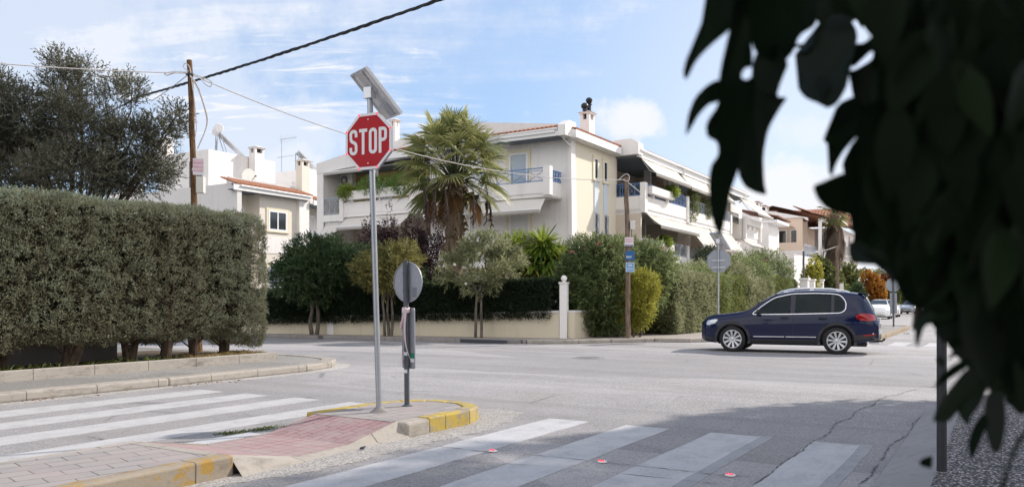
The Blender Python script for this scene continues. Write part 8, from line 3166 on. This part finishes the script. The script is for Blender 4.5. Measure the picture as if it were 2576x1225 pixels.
# ============================================================= HANGING LEAVES CLOSE TO THE CAMERA
def fg_shrub():
    root = thing('broadleaf_shrub', 'large dark out of focus leaves hanging in from the upper right', 'shrub', (1.55, 1.15, 0.10), 0)
    off = Vector((1.55, 1.15, 0.10))
    A = lambda pts: [(1702.6 + 0.49993 * x, 0.49994 * y) for x, y in pts]
    Bq = lambda pts: [(2270 + 0.3915 * x, 744.9 + 0.3915 * y) for x, y in pts]
    C6 = lambda pts: [(1702.6 + 0.49993 * x, 612.2 + 0.5 * y) for x, y in pts]
    outl = [
        (A([(150, -60), (130, 95), (95, 200), (45, 300), (30, 370), (42, 405), (60, 385), (90, 320), (135, 265), (200, 205), (270, 150), (330, 60), (350, -60)]), 0.80),
        (A([(205, 400), (150, 430), (90, 490), (55, 580), (42, 690), (70, 650), (110, 580), (160, 525), (205, 515), (260, 480), (270, 420)]), 0.84),
        (A([(290, -50), (270, 150), (228, 300), (208, 420), (215, 520), (145, 620), (150, 690), (205, 715), (210, 780), (172, 830), (160, 900), (165, 1050), (190, 1150), (222, 1195), (245, 1100), (275, 950), (305, 870), (345, 760), (390, 600), (400, 430), (385, 380), (350, 405), (322, 390), (340, 345), (385, 338), (380, 250), (360, 80), (380, -50)]), 0.82),
        (A([(305, 870), (340, 940), (390, 968), (455, 985), (440, 920), (435, 780), (460, 650), (520, 545), (560, 490), (500, 488), (530, 400), (565, 320), (520, 250), (450, 200), (380, 300), (370, 500), (330, 700)]), 0.86),
        (A([(340, -60), (350, 150), (400, 280), (520, 330), (590, 262), (615, 180), (700, 130), (705, 60), (720, -60)]), 0.83),
        (A([(590, 265), (612, 330), (622, 390), (605, 440), (640, 490), (690, 515), (735, 518), (715, 440), (695, 390), (735, 378), (765, 400), (770, 440), (740, 490), (745, 550), (805, 528), (862, 430), (855, 360), (900, 255), (912, 165), (870, 90), (800, 40), (700, 130), (690, 220), (650, 265)]), 0.88),
        (A([(680, -80), (700, 60), (760, 110), (850, 130), (905, 100), (940, 60), (960, 20), (985, 25), (1010, -80)]), 0.95),
        (A([(905, 100), (960, 130), (1010, 128), (1080, 160), (1100, 40), (1000, 60), (990, 95), (960, 75)]), 0.97),
        (A([(690, -60), (700, 140), (800, 60), (930, 110), (965, 20), (1000, 80), (1015, 120), (1080, -60)]), 0.90),
        (A([(1010, 160), (960, 215), (900, 222), (870, 360), (985, 252), (1060, 200), (1080, 120)]), 0.91),
        (A([(862, 358), (900, 352), (985, 300), (1000, 250), (1120, 220), (1150, 500), (1000, 620), (900, 560)]), 0.90),
        (A([(805, 525), (775, 620), (735, 700), (745, 720), (800, 740), (770, 810), (760, 860), (780, 895), (800, 830), (840, 760), (890, 705), (930, 640), (960, 560), (900, 480)]), 0.86),
        (A([(682, 935), (740, 912), (800, 885), (840, 870), (880, 900), (930, 1010), (900, 1090), (850, 1080), (800, 1072), (745, 1045), (705, 1000)]), 0.82),
        (A([(840, 870), (830, 820), (890, 705), (960, 640), (1060, 700), (1100, 900), (1070, 990), (1035, 1040), (1050, 1090), (1090, 1140), (1120, 1150), (1000, 1250), (880, 1190), (862, 1010)]), 0.87),
        (C6([(862, -20), (866, 60), (880, 98), (950, 106), (1030, 110), (1080, 135), (1100, 190), (1120, 240), (1155, 300), (1220, 335), (1330, 300), (1330, 100), (1200, -40)]), 0.85),
        (Bq([(330, 20), (240, 38), (130, 75), (88, 130), (78, 180), (86, 230), (78, 280), (98, 337), (110, 270), (140, 200), (190, 145), (250, 158), (340, 130)]), 0.82),
        (Bq([(208, 242), (240, 190), (320, 140), (400, 170), (380, 222), (310, 280), (262, 300), (235, 262)]), 0.88),
        (Bq([(290, 422), (300, 380), (350, 325), (430, 295), (520, 320), (470, 410), (380, 420), (350, 382), (318, 392)]), 0.86),
        (Bq([(200, 602), (215, 560), (260, 492), (340, 430), (420, 392), (470, 430), (340, 482), (270, 532)]), 0.84),
        (Bq([(215, 400), (245, 380), (278, 420), (262, 460), (235, 440)]), 0.90),
        (Bq([(188, 806), (230, 710), (280, 620), (330, 560), (400, 470), (500, 430), (490, 560), (400, 690), (335, 762), (300, 808), (285, 790), (250, 805)]), 0.83),
        (Bq([(350, 720), (380, 790), (425, 838), (440, 770), (500, 700), (560, 560), (560, 430), (450, 420), (380, 560)]), 0.87),
        (Bq([(520, 740), (460, 820), (430, 900), (418, 960), (432, 1030), (450, 1050), (480, 990), (520, 890), (560, 800)]), 0.80),
        (Bq([(520, 760), (540, 900), (570, 985), (600, 1012), (630, 990), (650, 920), (667, 820), (662, 690), (640, 600), (540, 620)]), 0.84),
        (Bq([(830, 820), (781, 870), (740, 910), (700, 1000), (670, 1100), (615, 1260), (655, 1260), (690, 1120), (720, 1020), (781, 905), (840, 880)]), 0.78),
        (Bq([(640, 560), (665, 690), (700, 700), (740, 750), (760, 762), (800, 740), (860, 640), (820, 500)]), 0.88),
        (Bq([(105, 1062), (130, 1040), (195, 1018), (192, 1080), (186, 1112), (160, 1080), (135, 1090), (118, 1088)]), 0.92),
    ]
    # sweeping leaf blades, each tilted and bowed in depth
    rr = random.Random(11)
    V, T, C = [], [], []
    nb = 0
    for pts, Y0 in outl:
        bm = bmesh.new()
        cu = sum(p[0] for p in pts) / len(pts)
        cv = sum(p[1] for p in pts) / len(pts)
        # rounder edge by corner cutting
        q = []
        m_ = len(pts)
        for i in range(m_):
            a, b = pts[i], pts[(i + 1) % m_]
            q.append((a[0] * 0.8 + b[0] * 0.2, a[1] * 0.8 + b[1] * 0.2))
            q.append((a[0] * 0.2 + b[0] * 0.8, a[1] * 0.2 + b[1] * 0.8))
        ku, kv, kk = rr.uniform(-0.0004, 0.0004), rr.uniform(-0.0003, 0.0003), rr.uniform(1.0e-6, 2.6e-6)
        vs = []
        for (u, v) in q:
            Y = Y0 + ku * (u - cu) + kv * (v - cv) + kk * ((u - cu) ** 2 + 0.3 * (v - cv) ** 2)
            vs.append(bm.verts.new(sight(u, v, Y) - off))
        f = bm.faces.new(vs)
        bmesh.ops.triangulate(bm, faces=[f], ngon_method='EAR_CLIP')
        bmesh.ops.subdivide_edges(bm, edges=[e for e in bm.edges if e.calc_length() > 0.03], cuts=1)
        bmesh.ops.triangulate(bm, faces=bm.faces)
        bm.verts.index_update()
        V.append(np.array([tuple(x.co) for x in bm.verts]))
        T.append(np.array([[x.index for x in f_.verts] for f_ in bm.faces]) + nb)
        t0 = rr.uniform(0.0, 0.35)
        C.append(np.full(len(bm.verts), t0) + rng.normal(size=len(bm.verts)) * 0.05)
        nb += len(bm.verts)
        bm.free()
    # the mass behind: broad pointed leaves in depth
    mass = [(2075, -500), (2110, 30), (2170, 60), (2215, 100), (2200, 190), (2160, 300), (2150, 420), (2150, 640), (2230, 665), (2290, 740), (2330, 790), (2400, 830), (2430, 900), (2470, 980), (2530, 1020), (2600, 1040), (3300, 1000), (3300, -500)]

    def inside(u, v, P):
        c = False
        for i in range(len(P)):
            (x0, y0), (x1, y1) = P[i], P[i - 1]
            if (y0 > v) != (y1 > v) and u < (x1 - x0) * (v - y0) / (y1 - y0) + x0:
                c = not c
        return c
    cnt = 0
    while cnt < 1250:
        u = rr.uniform(2060, 2640) if cnt < 980 else rr.uniform(2600, 3300)
        v = rr.uniform(-160, 1040) if cnt < 980 else rr.uniform(-500, 1000)
        Y = rr.uniform(0.60, 1.45)
        L = rr.uniform(0.085, 0.13) * min(1.0, Y / 0.95)
        wd = L * rr.uniform(0.36, 0.5)
        lx, ly = rr.uniform(-0.55, 0.35), rr.uniform(-0.4, 0.4)
        d = Vector((lx, ly, -1)).normalized()
        p = sight(u, v, Y)
        ok = True
        sdir = d.cross(Vector((rr.uniform(-.4, .4), -1, rr.uniform(-.3, .3)))).normalized()
        for f, wf in ((0, 0), (0.45, 1), (0.45, -1), (1.0, 0)):
            e = p + d * L * f + sdir * wd * 0.5 * wf
            if e.y < 0.3 or not inside(1288 + 2010 * e.x / e.y, 758 - 2010 * (e.z - 1.35) / e.y, mass):
                ok = False
                break
        if not ok:
            continue
        nrm = sdir.cross(d)
        rows = []
        for f, wf in ((0, 0.06), (0.15, 0.62), (0.4, 1.0), (0.65, 0.8), (0.87, 0.34), (1.0, 0.02)):
            bow = nrm * (-0.16 * L * f * f)
            c_ = p + d * L * f + bow
            rows += [c_ - sdir * wd * 0.5 * wf + nrm * wd * 0.12 * wf - off, c_ - off, c_ + sdir * wd * 0.5 * wf + nrm * wd * 0.12 * wf - off]
        V.append(np.array([tuple(x) for x in rows]))
        tt = []
        for k in range(5):
            for s_ in (0, 1):
                a = 3 * k + s_
                tt += [[a, a + 1, a + 4], [a, a + 4, a + 3]]
        T.append(np.array(tt) + nb)
        C.append(np.full(18, rr.uniform(0.0, 0.6)))
        nb += 18
        cnt += 1
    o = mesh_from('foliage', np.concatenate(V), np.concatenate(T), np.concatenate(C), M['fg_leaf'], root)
    o.data.polygons.foreach_set('use_smooth', [True] * len(o.data.polygons))
    # stems
    mb = MB()
    mb.tube([(0, 0, 0), (0.05, 0.03, 0.7), (-0.05, 0.0, 1.4), (-0.25, -0.05, 2.05)], [0.06, 0.05, 0.04, 0.02], 8)
    mb.tube([(-0.02, 0.0, 1.2), (-0.45, -0.08, 1.75), (-0.75, -0.15, 1.78), (-1.0, -0.2, 1.72)], [0.03, 0.016, 0.008, 0.004], 7)
    for pts in ([(2560, 180), (2420, 150), (2260, 130), (2080, 110), (1960, 120)], [(2576, 520), (2430, 420), (2330, 330), (2240, 300), (2150, 240)], [(2620, 640), (2560, 760), (2500, 860), (2470, 930)], [(2600, 300), (2400, 620), (2310, 760), (2300, 830)]):
        mb.tube([sight(u, v, 0.93) - off for u, v in pts], [0.006, 0.005, 0.004, 0.003, 0.0015][:len(pts)], 6)
    mb.build('branches', M['bark_dark'], root, True)


fg_shrub()
